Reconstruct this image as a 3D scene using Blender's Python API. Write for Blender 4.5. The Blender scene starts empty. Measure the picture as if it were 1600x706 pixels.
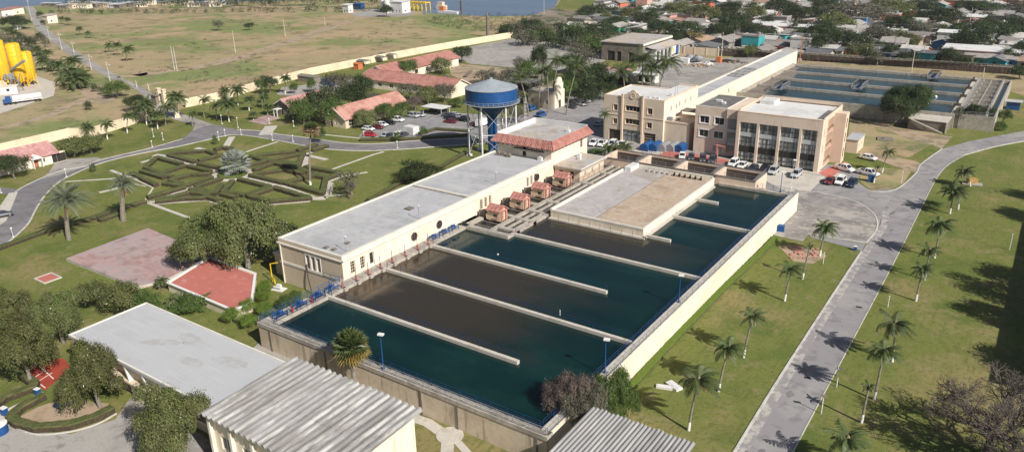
import bpy, math, random
import numpy as np
from mathutils import Vector, Matrix
random.seed(11)
RNG = np.random.default_rng(5)
sc = bpy.context.scene
COL = sc.collection
rad = math.radians
PI = math.pi

# ------------------------------------------------------------------ camera
CR = np.array([0.82296912, 0.56773253, -0.02003994])
CU = np.array([-0.19072209, 0.30935012, 0.93162631])
CF = np.array([-0.53511392, 0.76287763, -0.36286473])
FPX, CAMH = 1210.65, 60.0
cam = bpy.data.objects.new('camera', bpy.data.cameras.new('camera'))
COL.objects.link(cam)
cam.matrix_world = Matrix([[CR[0], CU[0], -CF[0], 0], [CR[1], CU[1], -CF[1], 0], [CR[2], CU[2], -CF[2], CAMH], [0, 0, 0, 1]])
cam.data.sensor_width = 36
cam.data.sensor_fit = 'HORIZONTAL'
cam.data.lens = 36 * FPX / 1600
cam.data.clip_start, cam.data.clip_end = 1, 6000
sc.camera = cam


def at(u, v, z=0.0):
    """Survey helper: the point of the level z that the photo shows at (u, v)."""
    d = CR * (u - 800) / FPX - CU * (v - 353) / FPX + CF
    t = (z - CAMH) / d[2]
    return (float(d[0] * t), float(d[1] * t))


def px(x, y, z=0.0):
    d = np.array([x, y, z - CAMH])
    w = d @ CF
    return (800 + FPX * (d @ CR) / w, 353 - FPX * (d @ CU) / w)


def height_of(x, y, v, z0=0.0):
    lo, hi = z0, 58.0
    for _ in range(40):
        m = (lo + hi) / 2
        if px(x, y, m)[1] > v: lo = m
        else: hi = m
    return lo - z0


# ------------------------------------------------------------------ light
EL, AZ = rad(38), rad(-16)
sd = Vector((math.cos(EL) * math.cos(AZ), math.cos(EL) * math.sin(AZ), math.sin(EL)))
sun = bpy.data.objects.new('sun', bpy.data.lights.new('sun', 'SUN'))
COL.objects.link(sun)
sun.rotation_euler = sd.to_track_quat('Z', 'Y').to_euler()
sun.location = sd * 500
sun.data.energy = 4.9
sun.data.angle = rad(0.55)
sun.data.color = (1.0, 0.955, 0.88)
w = bpy.data.worlds.new('World')
sc.world = w
w.use_nodes = True
nt = w.node_tree
sky = nt.nodes.new('ShaderNodeTexSky')
sky.sky_type = 'NISHITA'
sky.sun_disc = False
sky.sun_elevation = EL
sky.sun_rotation = PI / 2 - AZ
sky.altitude = 50
sky.dust_density = 1.5
bg = nt.nodes['Background']
nt.links.new(sky.outputs[0], bg.inputs[0])
bg.inputs[1].default_value = 0.052
sc.view_settings.view_transform = 'Standard'
sc.view_settings.look = 'None'
sc.view_settings.exposure = 0.26
sc.view_settings.gamma = 1
sc.view_settings.use_curve_mapping = False
sc.render.engine = 'CYCLES'
sc.cycles.max_bounces = 6
sc.cycles.transparent_max_bounces = 4
sc.cycles.use_denoising = True

# ------------------------------------------------------------------ materials
M = {}


def mat(name, col, layers=(), rough=0.85, spec=0.3, bump=0.0, bscale=4.0, island=None, objvar=0.0, metal=0.0,
        wave=None, stretch=None, trans=0.0, world=False, brick=None, alpha=None):
    """col base colour; layers = (colour, noise scale, lo, hi, strength[, stretch xyz]) laid one over the other."""
    m = bpy.data.materials.new(name)
    m.use_nodes = True
    t = m.node_tree
    N, L = t.nodes, t.links
    b = N['Principled BSDF']
    b.inputs['Roughness'].default_value = rough
    b.inputs['Specular IOR Level'].default_value = spec
    b.inputs['Metallic'].default_value = metal
    tc = N.new('ShaderNodeTexCoord')
    if world:
        g = N.new('ShaderNodeNewGeometry'); co = g.outputs['Position']
    else:
        co = tc.outputs['Object']
    cur = None
    base = N.new('ShaderNodeRGB'); base.outputs[0].default_value = (*col, 1); cur = base.outputs[0]
    if island:
        g = N.new('ShaderNodeNewGeometry')
        r = N.new('ShaderNodeValToRGB')
        L.new(g.outputs['Random Per Island'], r.inputs[0])
        el = r.color_ramp.elements
        for i, c in enumerate(island):
            p = i / max(1, len(island) - 1)
            e = el[0] if i == 0 else (el[1] if i == len(island) - 1 else el.new(p))
            e.position = p; e.color = (*c, 1)
        cur = r.outputs[0]
    if brick:
        br = N.new('ShaderNodeTexBrick'); L.new(co, br.inputs[0])
        br.inputs['Scale'].default_value = brick['scale']
        br.inputs['Color1'].default_value = (*col, 1); br.inputs['Color2'].default_value = (*brick['c2'], 1)
        br.inputs['Mortar'].default_value = (*brick['m'], 1); br.inputs['Mortar Size'].default_value = brick.get('ms', .02)
        br.inputs['Brick Width'].default_value = brick.get('w', .5); br.inputs['Row Height'].default_value = brick.get('h', .25)
        cur = br.outputs[0]
    for ly in layers:
        c, s, lo, hi, f = ly[:5]
        lo, hi = .5 + (lo - .5) * .55, .5 + (hi - .5) * .55
        n = N.new('ShaderNodeTexNoise'); n.inputs['Scale'].default_value = s
        n.inputs['Detail'].default_value = 5; n.inputs['Roughness'].default_value = 0.6
        src = co
        mp = N.new('ShaderNodeMapping'); L.new(co, mp.inputs[0])
        mp.inputs['Location'].default_value = (s * 13.7, s * 7.1, 3.3)
        if len(ly) > 5: mp.inputs['Scale'].default_value = ly[5]
        L.new(mp.outputs[0], n.inputs['Vector'])
        r = N.new('ShaderNodeMapRange'); L.new(n.outputs[0], r.inputs[0])
        r.inputs[1].default_value = lo; r.inputs[2].default_value = hi
        r.inputs[3].default_value = 0; r.inputs[4].default_value = f
        x = N.new('ShaderNodeMix'); x.data_type = 'RGBA'
        L.new(r.outputs[0], x.inputs[0]); L.new(cur, x.inputs[6]); x.inputs[7].default_value = (*c, 1)
        cur = x.outputs[2]
    if objvar:
        oi = N.new('ShaderNodeObjectInfo')
        r = N.new('ShaderNodeMapRange'); L.new(oi.outputs['Random'], r.inputs[0])
        r.inputs[3].default_value = 1 - objvar; r.inputs[4].default_value = 1 + objvar
        h = N.new('ShaderNodeHueSaturation'); L.new(cur, h.inputs['Color']); L.new(r.outputs[0], h.inputs['Value'])
        q = N.new('ShaderNodeMapRange'); L.new(oi.outputs['Random'], q.inputs[0])
        q.inputs[3].default_value = 0.5 - objvar * .06; q.inputs[4].default_value = 0.5 + objvar * .06
        L.new(q.outputs[0], h.inputs['Hue'])
        cur = h.outputs[0]
    L.new(cur, b.inputs['Base Color'])
    nrm = None
    if wave:
        wv = N.new('ShaderNodeTexWave'); L.new(co, wv.inputs[0])
        wv.bands_direction = wave[0]; wv.inputs['Scale'].default_value = wave[1]
        bp = N.new('ShaderNodeBump'); bp.inputs['Strength'].default_value = wave[2]; bp.inputs['Distance'].default_value = .08
        L.new(wv.outputs['Fac'], bp.inputs['Height']); nrm = bp.outputs[0]
    if bump:
        n = N.new('ShaderNodeTexNoise'); n.inputs['Scale'].default_value = bscale; n.inputs['Detail'].default_value = 4
        L.new(co, n.inputs['Vector'])
        bp = N.new('ShaderNodeBump'); bp.inputs['Strength'].default_value = bump; bp.inputs['Distance'].default_value = .15
        L.new(n.outputs[0], bp.inputs['Height'])
        if nrm: L.new(nrm, bp.inputs['Normal'])
        nrm = bp.outputs[0]
    if nrm: L.new(nrm, b.inputs['Normal'])
    if trans:
        tr = N.new('ShaderNodeBsdfTranslucent'); L.new(cur, tr.inputs[0])
        ms = N.new('ShaderNodeMixShader'); ms.inputs[0].default_value = trans
        L.new(b.outputs[0], ms.inputs[1]); L.new(tr.outputs[0], ms.inputs[2])
        L.new(ms.outputs[0], N['Material Output'].inputs['Surface'])
    M[name] = m
    return m


# ------------------------------------------------------------------ mesh building
class MB:
    def __init__(s):
        s.v, s.f, s.m = [], [], []

    def add(s, vs, fs, m=0):
        k = len(s.v)
        s.v.extend(tuple(map(float, p)) for p in vs)
        s.f.extend(tuple(i + k for i in f) for f in fs)
        s.m.extend([m] * len(fs))
        return s

    def box(s, x0, x1, y0, y1, z0, z1, m=0):
        if x0 > x1: x0, x1 = x1, x0
        if y0 > y1: y0, y1 = y1, y0
        return s.add([(x0, y0, z0), (x1, y0, z0), (x1, y1, z0), (x0, y1, z0), (x0, y0, z1), (x1, y0, z1), (x1, y1, z1), (x0, y1, z1)],
                     [(3, 2, 1, 0), (4, 5, 6, 7), (0, 1, 5, 4), (1, 2, 6, 5), (2, 3, 7, 6), (3, 0, 4, 7)], m)

    def obox(s, cx, cy, z0, z1, lx, ly, a=0.0, m=0):
        c, q = math.cos(a), math.sin(a)
        P = [(cx + x * c - y * q, cy + x * q + y * c) for x, y in ((-lx / 2, -ly / 2), (lx / 2, -ly / 2), (lx / 2, ly / 2), (-lx / 2, ly / 2))]
        return s.prism(P, z0, z1, m)

    def prism(s, P, z0, z1, m=0, cap=True):
        A = sum(P[i][0] * P[(i + 1) % len(P)][1] - P[(i + 1) % len(P)][0] * P[i][1] for i in range(len(P)))
        if A < 0: P = P[::-1]
        n = len(P)
        vs = [(x, y, z0) for x, y in P] + [(x, y, z1) for x, y in P]
        fs = [(i, (i + 1) % n, n + (i + 1) % n, n + i) for i in range(n)]
        if cap: fs += [tuple(range(n, 2 * n)), tuple(range(n))[::-1]]
        return s.add(vs, fs, m)

    def bar(s, p, q, w=.1, h=.1, m=0):
        p, q = Vector(p), Vector(q)
        d = (q - p)
        if d.length < 1e-6: return s
        d.normalize()
        a = d.cross(Vector((0, 0, 1)))
        if a.length < 1e-3: a = Vector((1, 0, 0))
        a.normalize(); b = a.cross(d)
        a *= w / 2; b *= h / 2
        vs = [p - a - b, p + a - b, p + a + b, p - a + b, q - a - b, q + a - b, q + a + b, q - a + b]
        return s.add(vs, [(0, 1, 2, 3), (7, 6, 5, 4), (1, 0, 4, 5), (2, 1, 5, 6), (3, 2, 6, 7), (0, 3, 7, 4)], m)

    def tube(s, P, R, n=8, m=0):
        P = [Vector(p) for p in P]
        if not hasattr(R, '__len__'): R = [R] * len(P)
        vs, fs = [], []
        for i, p in enumerate(P):
            d = (P[min(i + 1, len(P) - 1)] - P[max(i - 1, 0)]).normalized()
            a = d.cross(Vector((0.13, 0.97, 0.1))).normalized(); b = d.cross(a)
            for k in range(n):
                t = 2 * PI * k / n
                vs.append(p + a * math.cos(t) * R[i] + b * math.sin(t) * R[i])
        for i in range(len(P) - 1):
            for k in range(n):
                k2 = (k + 1) % n
                fs.append((i * n + k, (i + 1) * n + k, (i + 1) * n + k2, i * n + k2))
        fs.append(tuple(range(n))); fs.append(tuple(range((len(P) - 1) * n, len(P) * n))[::-1])
        return s.add(vs, fs, m)

    def lathe(s, prof, cx=0, cy=0, n=32, m=0):
        vs, fs = [], []
        for r, z in prof:
            for k in range(n):
                t = 2 * PI * k / n
                vs.append((cx + r * math.cos(t), cy + r * math.sin(t), z))
        for i in range(len(prof) - 1):
            for k in range(n):
                k2 = (k + 1) % n
                fs.append((i * n + k, i * n + k2, (i + 1) * n + k2, (i + 1) * n + k))
        return s.add(vs, fs, m)

    def quad(s, a, b, c, d, m=0):
        return s.add([a, b, c, d], [(0, 1, 2, 3)], m)

    def sphere(s, c, r, sz=1.0, n=12, m=0):
        return s.lathe([(max(r * math.sin(PI * i / 8), .001), c[2] - r * sz * math.cos(PI * i / 8)) for i in range(9)], c[0], c[1], n, m)

    def facade(s, ox, oy, d, L, z0, z1, ops, depth=.25, m=0):
        """wall of length L from (ox, oy) along the unit direction d, outside to its right, with real openings."""
        nx, ny = d[1], -d[0]
        S = sorted({0, L, *[o[0] for o in ops], *[o[1] for o in ops]})
        Z = sorted({z0, z1, *[o[2] for o in ops], *[o[3] for o in ops]})
        P = lambda a, z, k=0: (ox + d[0] * a - nx * k, oy + d[1] * a - ny * k, z)
        for i in range(len(S) - 1):
            for j in range(len(Z) - 1):
                a, b, c, e = S[i], S[i + 1], Z[j], Z[j + 1]
                mx, mz = (a + b) / 2, (c + e) / 2
                if any(o[0] < mx < o[1] and o[2] < mz < o[3] for o in ops): continue
                s.quad(P(a, c), P(b, c), P(b, e), P(a, e), m)
        for a, b, c, e in ops:
            s.quad(P(a, c), P(a, c, depth), P(b, c, depth), P(b, c), m)
            s.quad(P(a, e), P(b, e), P(b, e, depth), P(a, e, depth), m)
            s.quad(P(a, c), P(a, e), P(a, e, depth), P(a, c, depth), m)
            s.quad(P(b, c), P(b, c, depth), P(b, e, depth), P(b, e), m)
        return s

    def build(s, name, mats, parent=None, smooth=False, origin=None):
        if not isinstance(mats, (list, tuple)): mats = [mats]
        me = bpy.data.meshes.new(name)
        off = Vector((0, 0, 0))
        q = parent
        while q: off += q.location; q = q.parent
        if parent is None:
            if origin is None:
                a = np.array(s.v); origin = ((a[:, 0].min() + a[:, 0].max()) / 2, (a[:, 1].min() + a[:, 1].max()) / 2, a[:, 2].min())
            off = Vector(origin)
        me.from_pydata([(x - off.x, y - off.y, z - off.z) for x, y, z in s.v], [], s.f)
        for mm in mats: me.materials.append(M[mm] if isinstance(mm, str) else mm)
        if len(mats) > 1: me.polygons.foreach_set('material_index', s.m)
        if smooth: me.polygons.foreach_set('use_smooth', [True] * len(me.polygons))
        me.update()
        o = bpy.data.objects.new(name, me)
        COL.objects.link(o)
        if parent is not None: o.parent = parent
        else: o.location = off
        return o


TOPS = []


def tag(o, label=None, cat=None, group=None, kind=None):
    if label: o['label'] = label
    if cat: o['category'] = cat
    if group: o['group'] = group
    if kind: o['kind'] = kind
    if label: TOPS.append(o)
    return o


def thing(name, label, cat, loc=(0, 0, 0), rz=0.0, group=None):
    o = bpy.data.objects.new(name, None)
    COL.objects.link(o)
    o.empty_display_size = .5
    o.location = loc if len(loc) == 3 else (*loc, 0)
    o.rotation_euler = (0, 0, rz)
    return tag(o, label, cat, group)


def copy_tree(o, parent=None, colmap=None):
    c = o.copy(); COL.objects.link(c); c.parent = parent
    for ch in o.children: copy_tree(ch, c)
    return c


def solo(mb, name, mats, label, cat, group=None, smooth=False):
    return tag(mb.build(name, mats, smooth=smooth), label, cat, group)


def struct(mb, name, mats):
    return tag(mb.build(name, mats), kind='structure')


def retint(o, m):
    o.material_slots[0].link = 'OBJECT'; o.material_slots[0].material = M[m] if isinstance(m, str) else m


def sheet(P, z, name, m, space='px'):
    if space == 'px': P = [at(*p) for p in P]
    A = sum(P[i][0] * P[(i + 1) % len(P)][1] - P[(i + 1) % len(P)][0] * P[i][1] for i in range(len(P)))
    if A < 0: P = P[::-1]
    mb = MB(); mb.add([(x, y, z) for x, y in P], [tuple(range(len(P)))])
    return struct(mb, name, m)


def smoothline(P, n=6):
    """Catmull-Rom through world points."""
    out = []
    for i in range(len(P) - 1):
        p0, p1, p2, p3 = P[max(i - 1, 0)], P[i], P[i + 1], P[min(i + 2, len(P) - 1)]
        for k in range(n):
            t = k / n
            out.append(tuple(.5 * ((2 * p1[j]) + (p2[j] - p0[j]) * t + (2 * p0[j] - 5 * p1[j] + 4 * p2[j] - p3[j]) * t * t
                                   + (3 * p1[j] - p0[j] - 3 * p2[j] + p3[j]) * t ** 3) for j in (0, 1)))
    out.append(tuple(P[-1]))
    return out


def offset(P, w):
    out = []
    for i, p in enumerate(P):
        a, b = P[max(i - 1, 0)], P[min(i + 1, len(P) - 1)]
        dx, dy = b[0] - a[0], b[1] - a[1]; l = math.hypot(dx, dy) or 1
        out.append((p[0] - dy / l * w, p[1] + dx / l * w))
    return out


def strip(mb, P, w, z0, z1, m=0):
    A, B = offset(P, w / 2), offset(P, -w / 2)
    n = len(P)
    vs = [(x, y, z1) for x, y in A] + [(x, y, z1) for x, y in B] + [(x, y, z0) for x, y in A] + [(x, y, z0) for x, y in B]
    fs = []
    for i in range(n - 1):
        fs += [(n + i, n + i + 1, i + 1, i)]
        if z1 - z0 > 1e-4:
            fs += [(i, i + 1, 2 * n + i + 1, 2 * n + i), (n + i + 1, n + i, 3 * n + i, 3 * n + i + 1)]
    if z1 - z0 > 1e-4: fs += [(0, 2 * n, 3 * n, n), (n - 1, 2 * n - 1, 4 * n - 1, 3 * n - 1)]
    mb.add(vs, fs, m)
    return mb


def window(root, ox, oy, d, a, b, c, e, depth=.18, cols=2, rows=1, fr=.09, name='window', mats=('white_paint', 'dark_glass'), surround=0.0):
    """one window filling an opening: outer frame, bars, pane."""
    nx, ny = d[1], -d[0]
    mb = MB()
    P = lambda s_, z, k: (ox + d[0] * s_ - nx * k, oy + d[1] * s_ - ny * k, z)

    def slab(s0, s1, z0, z1, k0, k1, m):
        vs = [P(s0, z0, k0), P(s1, z0, k0), P(s1, z1, k0), P(s0, z1, k0), P(s0, z0, k1), P(s1, z0, k1), P(s1, z1, k1), P(s0, z1, k1)]
        mb.add(vs, [(0, 1, 2, 3), (7, 6, 5, 4), (1, 0, 4, 5), (2, 1, 5, 6), (3, 2, 6, 7), (0, 3, 7, 4)], m)
    slab(a, b, c, c + fr, depth - .07, depth, 0); slab(a, b, e - fr, e, depth - .07, depth, 0)
    slab(a, a + fr, c + fr, e - fr, depth - .07, depth, 0); slab(b - fr, b, c + fr, e - fr, depth - .07, depth, 0)
    for i in range(1, cols):
        s_ = a + (b - a) * i / cols; slab(s_ - fr / 2, s_ + fr / 2, c + fr, e - fr, depth - .06, depth, 0)
    for j in range(1, rows):
        z = c + (e - c) * j / rows; slab(a + fr, b - fr, z - fr / 2, z + fr / 2, depth - .05, depth - .004, 0)
    mb.quad(P(a, c, depth + .006), P(b, c, depth + .006), P(b, e, depth + .006), P(a, e, depth + .006), 1)
    if surround:
        t = surround
        slab(a - t, b + t, e, e + t, -.07, 0.001, 0); slab(a - t, b + t, c - t, c, -.10, 0.001, 0)
        slab(a - t, a, c, e, -.07, 0.001, 0); slab(b, b + t, c, e, -.07, 0.001, 0)
    return mb.build(name, list(mats), root)


def railing(P, z, label, group='railings round the basins', h=1.05, step=2.4, m='blue_rail', t=.06, name='railing', rails=3):
    mb = MB()
    for i in range(len(P) - 1):
        a, b = Vector((*P[i], z)), Vector((*P[i + 1], z))
        L = (b - a).length; n = max(1, round(L / step))
        for k in range(n + 1):
            if k == 0 and i > 0: continue
            p = a.lerp(b, k / n)
            mb.box(p.x - t / 2, p.x + t / 2, p.y - t / 2, p.y + t / 2, z, z + h)
        for j in range(rails):
            zz_ = h * (1 - .42 * j)
            mb.bar(a + Vector((0, 0, zz_)), b + Vector((0, 0, zz_)), t * .8, t * .8)
    return solo(mb, name, m, label, 'railing', group)
# ------------------------------------------------------------------ palette
mat('lawn', (.155, .175, .045), [((.27, .215, .10), .05, .54, .74, .8), ((.095, .135, .028), .09, .52, .7, .75), ((.26, .21, .11), .35, .58, .78, .6), ((.07, .095, .025), 1.6, .52, .8, .6), ((.25, .25, .10), 6, .55, .85, .6), ((.12, .12, .04), .6, .55, .75, .5, (2.5, .4, 1))], rough=.95, spec=.1, bump=.6, bscale=6)
mat('dry_field', (.36, .285, .165), [((.185, .23, .08), .010, .46, .60, .92, (1, 1.6, 1)), ((.42, .30, .19), .022, .52, .66, .85), ((.22, .18, .11), .05, .56, .76, .7), ((.13, .15, .06), .13, .6, .78, .8), ((.15, .13, .08), .6, .6, .85, .6), ((.38, .32, .19), 2, .5, .9, .5)], rough=1, spec=.05, bump=.5, bscale=2)
mat('dirt', (.40, .30, .21), [((.38, .31, .23), .08, .4, .65, .8), ((.2, .15, .10), .3, .5, .7, .6), ((.16, .15, .08), .15, .6, .72, .6)], rough=1, spec=.05, bump=.3)
mat('town_dirt', (.22, .18, .14), [((.3, .26, .21), .05, .45, .6, .8), ((.08, .10, .04), .07, .54, .64, .9), ((.13, .11, .08), .3, .5, .7, .6)], rough=1, spec=.05)
mat('asphalt', (.27, .255, .26), [((.34, .325, .315), .12, .42, .7, .8), ((.15, .145, .155), .5, .52, .72, .5), ((.3, .29, .28), 4, .5, .8, .35)], rough=.9, spec=.2, bump=.15, bscale=12)
mat('road_old', (.18, .17, .18), [((.24, .225, .23), .07, .42, .64, .8), ((.13, .125, .135), .3, .5, .7, .6), ((.27, .26, .25), 3, .5, .8, .35)], rough=.9, spec=.2, bump=.1, bscale=10)
mat('yard_concrete', (.37, .345, .32), [((.27, .25, .235), .06, .45, .62, .8), ((.38, .36, .33), .2, .5, .7, .7), ((.17, .155, .14), .5, .58, .74, .6), ((.25, .23, .2), 2.5, .5, .8, .4)], rough=.9, spec=.2)
mat('rough_yard', (.27, .25, .24), [((.42, .385, .34), .10, .5, .66, .85, (1, 2.2, 1)), ((.19, .175, .165), .25, .5, .68, .7), ((.5, .46, .4), .6, .6, .74, .6)], rough=.95, spec=.1, bump=.3)
mat('concrete', (.40, .36, .31), [((.27, .235, .2), .35, .5, .68, .7), ((.5, .46, .4), .9, .5, .7, .6), ((.2, .17, .14), 1.6, .6, .78, .6)], rough=.9, spec=.2, bump=.1)
mat('pale_concrete', (.52, .48, .42), [((.38, .34, .29), .4, .5, .7, .6), ((.6, .56, .5), 1.5, .5, .7, .5)], rough=.9, spec=.2)
mat('dark_concrete', (.20, .17, .145), [((.12, .10, .085), .4, .45, .7, .8), ((.28, .25, .21), 1.2, .55, .75, .5)], rough=.95)
mat('basin_side', (.62, .52, .40), [((.48, .385, .285), .25, .5, .68, .7), ((.5, .41, .30), 1.1, .5, .75, .5), ((.2, .155, .11), 1.0, .6, .74, .5, (1.6, 1.6, .15))], rough=.95)
mat('kerb_paint', (.55, .53, .48), [((.36, .34, .31), .7, .5, .7, .7)], rough=.9)
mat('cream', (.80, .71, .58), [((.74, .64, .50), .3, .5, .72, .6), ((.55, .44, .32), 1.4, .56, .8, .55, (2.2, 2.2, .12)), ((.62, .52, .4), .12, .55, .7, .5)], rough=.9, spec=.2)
mat('cream_end', (.58, .48, .36), [((.5, .405, .3), .3, .5, .72, .6), ((.4, .32, .23), .9, .6, .8, .45, (2, 2, .3))], rough=.9, spec=.2)  # darker cream puts the grazing light on the pump hall's end into colour
mat('wall_cream', (.74, .63, .46), [((.62, .51, .36), .15, .5, .7, .7), ((.5, .42, .3), .6, .6, .8, .4, (1, 1, .4))], rough=.95, spec=.1)
mat('tan_paint', (.66, .55, .425), [((.58, .475, .36), .3, .5, .7, .6), ((.42, .32, .22), .8, .62, .8, .4, (2, 2, .25))], rough=.9, spec=.2)
mat('peach_paint', (.70, .58, .475), [((.6, .45, .34), .25, .5, .7, .6), ((.44, .32, .24), .7, .62, .8, .35, (2, 2, .25))], rough=.9, spec=.2)
mat('peach_light', (.70, .55, .43), [((.62, .48, .37), .3, .5, .7, .6)], rough=.9, spec=.2)
mat('roof_grey', (.43, .43, .44), [((.36, .36, .37), .08, .45, .65, .8), ((.5, .495, .49), .3, .5, .7, .6), ((.3, .295, .29), .9, .6, .78, .5), ((.47, .47, .48), .2, .55, .6, .5, (.3, 3, 1))], rough=.85, spec=.25)
mat('roof_hall', (.46, .465, .48), [((.42, .415, .41), .15, .5, .75, .6, (1, 2, 1)), ((.50, .505, .52), .5, .5, .8, .6, (.3, 4, 1)), ((.40, .395, .38), .9, .6, .85, .5, (4, .4, 1))], rough=.85, spec=.25)
mat('roof_tan', (.45, .385, .32), [((.40, .39, .40), .055, .44, .54, .95), ((.31, .265, .22), .2, .52, .68, .7), ((.52, .46, .39), .6, .5, .7, .6), ((.25, .2, .16), 1.2, .62, .78, .5)], rough=.9)
mat('roof_warm', (.46, .36, .27), [((.36, .27, .20), .15, .5, .68, .8), ((.52, .44, .36), .5, .5, .7, .6), ((.42, .25, .17), .35, .6, .78, .6), ((.26, .2, .15), 1.3, .6, .78, .5)], rough=.9)
mat('roof_cool', (.42, .39, .385), [((.36, .31, .27), .1, .5, .66, .8), ((.48, .46, .45), .4, .5, .7, .7), ((.28, .23, .19), 1.0, .6, .78, .6)], rough=.9)
mat('roof_stain', (.405, .40, .39), [((.455, .46, .47), .9, .42, .7, .9)], rough=.8)
mat('roof_dark', (.15, .145, .14), [((.24, .23, .22), .4, .5, .65, .8), ((.08, .08, .08), 1, .55, .7, .5)], rough=.9)
mat('roof_white', (.66, .65, .64), [((.56, .55, .53), .15, .5, .65, .8), ((.45, .43, .4), .8, .6, .75, .4)], rough=.8)
mat('parapet', (.70, .66, .58), [((.56, .52, .45), .5, .5, .7, .6)], rough=.85)
mat('sheet_metal', (.31, .305, .295), [((.19, .18, .17), .25, .45, .66, .8, (3, .4, 1)), ((.58, .57, .55), .5, .5, .7, .6, (4, .3, 1)), ((.24, .22, .2), 1.2, .6, .76, .6, (3, .6, 1))], rough=.75, spec=.3)
mat('sheet_old', (.33, .325, .32), [((.23, .22, .215), .25, .5, .66, .7, (3, .4, 1)), ((.45, .44, .42), .5, .55, .7, .6, (4, .3, 1))], rough=.75, spec=.3)
mat('tile', (.44, .205, .17), [((.35, .15, .12), .35, .45, .65, .8), ((.55, .32, .27), 1.2, .5, .72, .6), ((.24, .10, .08), 3, .58, .75, .5)], rough=.85, wave=('X', 1.6, .7), bump=.2, bscale=8)
mat('tile_y', (.44, .205, .17), [((.35, .15, .12), .35, .45, .65, .8), ((.55, .32, .27), 1.2, .5, .72, .6), ((.24, .10, .08), 3, .58, .75, .5)], rough=.85, wave=('Y', 1.6, .7), bump=.2, bscale=8)
mat('tile_pale', (.54, .30, .245), [((.42, .19, .15), .25, .45, .65, .8), ((.6, .36, .29), .8, .5, .72, .6), ((.3, .13, .10), 3, .6, .75, .4)], rough=.85, wave=('Y', 1.6, .7), bump=.2, bscale=8)
mat('tile_pink', (.50, .27, .25), [((.40, .19, .18), .4, .45, .65, .8), ((.6, .4, .37), 1.0, .5, .72, .6)], rough=.85, wave=('X', 1.4, .6))
mat('hut_wall', (.62, .47, .33), [((.5, .36, .25), 1, .5, .7, .6)], rough=.9)
mat('hut_red', (.48, .23, .19), [((.4, .18, .15), 1, .5, .7, .6)], rough=.9)
mat('pavers_pink', (.45, .30, .285), [((.38, .31, .305), .1, .42, .6, .85), ((.44, .31, .29), .5, .5, .7, .6), ((.22, .15, .14), .3, .6, .75, .6)], rough=.95, brick=dict(scale=.35, c2=(.34, .20, .19), m=(.24, .2, .19), ms=.012))
mat('pavers_red', (.47, .155, .125), [((.42, .14, .115), .2, .45, .65, .6), ((.54, .25, .21), .8, .58, .8, .5), ((.6, .38, .33), .25, .66, .8, .5)], rough=.95)
mat('court_red', (.36, .06, .035), [((.28, .05, .03), .4, .5, .7, .7)], rough=.9)
mat('white_paint', (.74, .73, .70), rough=.6)
mat('white_steel', (.72, .72, .72), [((.5, .46, .42), 2, .6, .75, .6)], rough=.5)
mat('blue_paint', (.015, .075, .24), [((.03, .10, .27), 2, .5, .7, .5)], rough=.5)
mat('grey_steel', (.30, .31, .33), rough=.5, metal=.3)
mat('tank_blue', (.008, .065, .21), [((.012, .09, .27), .6, .5, .7, .6), ((.01, .05, .16), 1.2, .6, .75, .6, (2, 2, .2))], rough=.5, spec=.4)
mat('tank_roof', (.30, .34, .37), [((.23, .27, .30), .4, .5, .7, .7), ((.3, .27, .24), 1.4, .63, .75, .5)], rough=.7)
mat('dark_glass', (.018, .022, .03), rough=.08, spec=.8)
mat('tint_glass', (.17, .20, .205), [((.27, .30, .30), .2, .5, .6, .7)], rough=.06, spec=.9)
mat('curtain', (.48, .50, .50), [((.36, .38, .38), .5, .5, .7, .7, (8, 8, .3))], rough=.8)
mat('dark', (.03, .028, .026), rough=.9)
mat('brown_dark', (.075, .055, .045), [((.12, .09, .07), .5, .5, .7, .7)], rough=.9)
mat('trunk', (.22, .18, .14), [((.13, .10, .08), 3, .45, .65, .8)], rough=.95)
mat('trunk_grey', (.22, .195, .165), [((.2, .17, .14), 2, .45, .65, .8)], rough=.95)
mat('palm_trunk', (.26, .23, .19), [((.15, .13, .10), 4, .45, .65, .8, (.3, .3, 3))], rough=.95)
mat('leaf_olive', (0, 0, 0), [((.13, .165, .045), 2.6, .5, .72, .65), ((.18, .175, .075), 5, .55, .75, .5)], island=[(.06, .085, .025), (.105, .14, .04), (.16, .19, .065), (.08, .12, .034), (.20, .20, .09)], rough=.75, spec=.08, objvar=.26, trans=.2)
mat('leaf_green', (0, 0, 0), [((.08, .12, .03), 2.6, .5, .72, .65), ((.19, .20, .07), 5, .55, .75, .5)], island=[(.065, .105, .03), (.11, .165, .045), (.17, .22, .07), (.09, .14, .035)], rough=.7, spec=.1, objvar=.15, trans=.2)
mat('leaf_dark', (0, 0, 0), [((.035, .055, .02), 2.6, .5, .72, .65), ((.12, .12, .05), 5, .55, .75, .5)], island=[(.032, .05, .02), (.055, .08, .028), (.09, .115, .042), (.045, .065, .024)], rough=.7, spec=.1, objvar=.18, trans=.12)
mat('leaf_grey', (0, 0, 0), [((.12, .13, .07), 2.6, .5, .72, .65), ((.20, .17, .14), 5, .55, .75, .5)], island=[(.11, .11, .075), (.17, .165, .12), (.22, .20, .15), (.13, .12, .09)], rough=.8, spec=.2, objvar=.16, trans=.15)
mat('leaf_pink', (0, 0, 0), island=[(.12, .10, .08), (.26, .17, .17), (.40, .28, .29), (.09, .085, .05), (.18, .13, .12)], rough=.8, spec=.2, trans=.15)
mat('leaf_lime', (0, 0, 0), island=[(.12, .18, .03), (.19, .26, .05), (.26, .32, .07), (.14, .2, .04)], rough=.75, spec=.1, objvar=.1, trans=.2)
mat('hedge_leaf', (.075, .092, .028), [((.12, .115, .045), .6, .45, .65, .8), ((.08, .09, .03), 3, .55, .75, .8), ((.14, .14, .06), 6, .58, .75, .5)], rough=.9, bump=.9, bscale=5)
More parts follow.
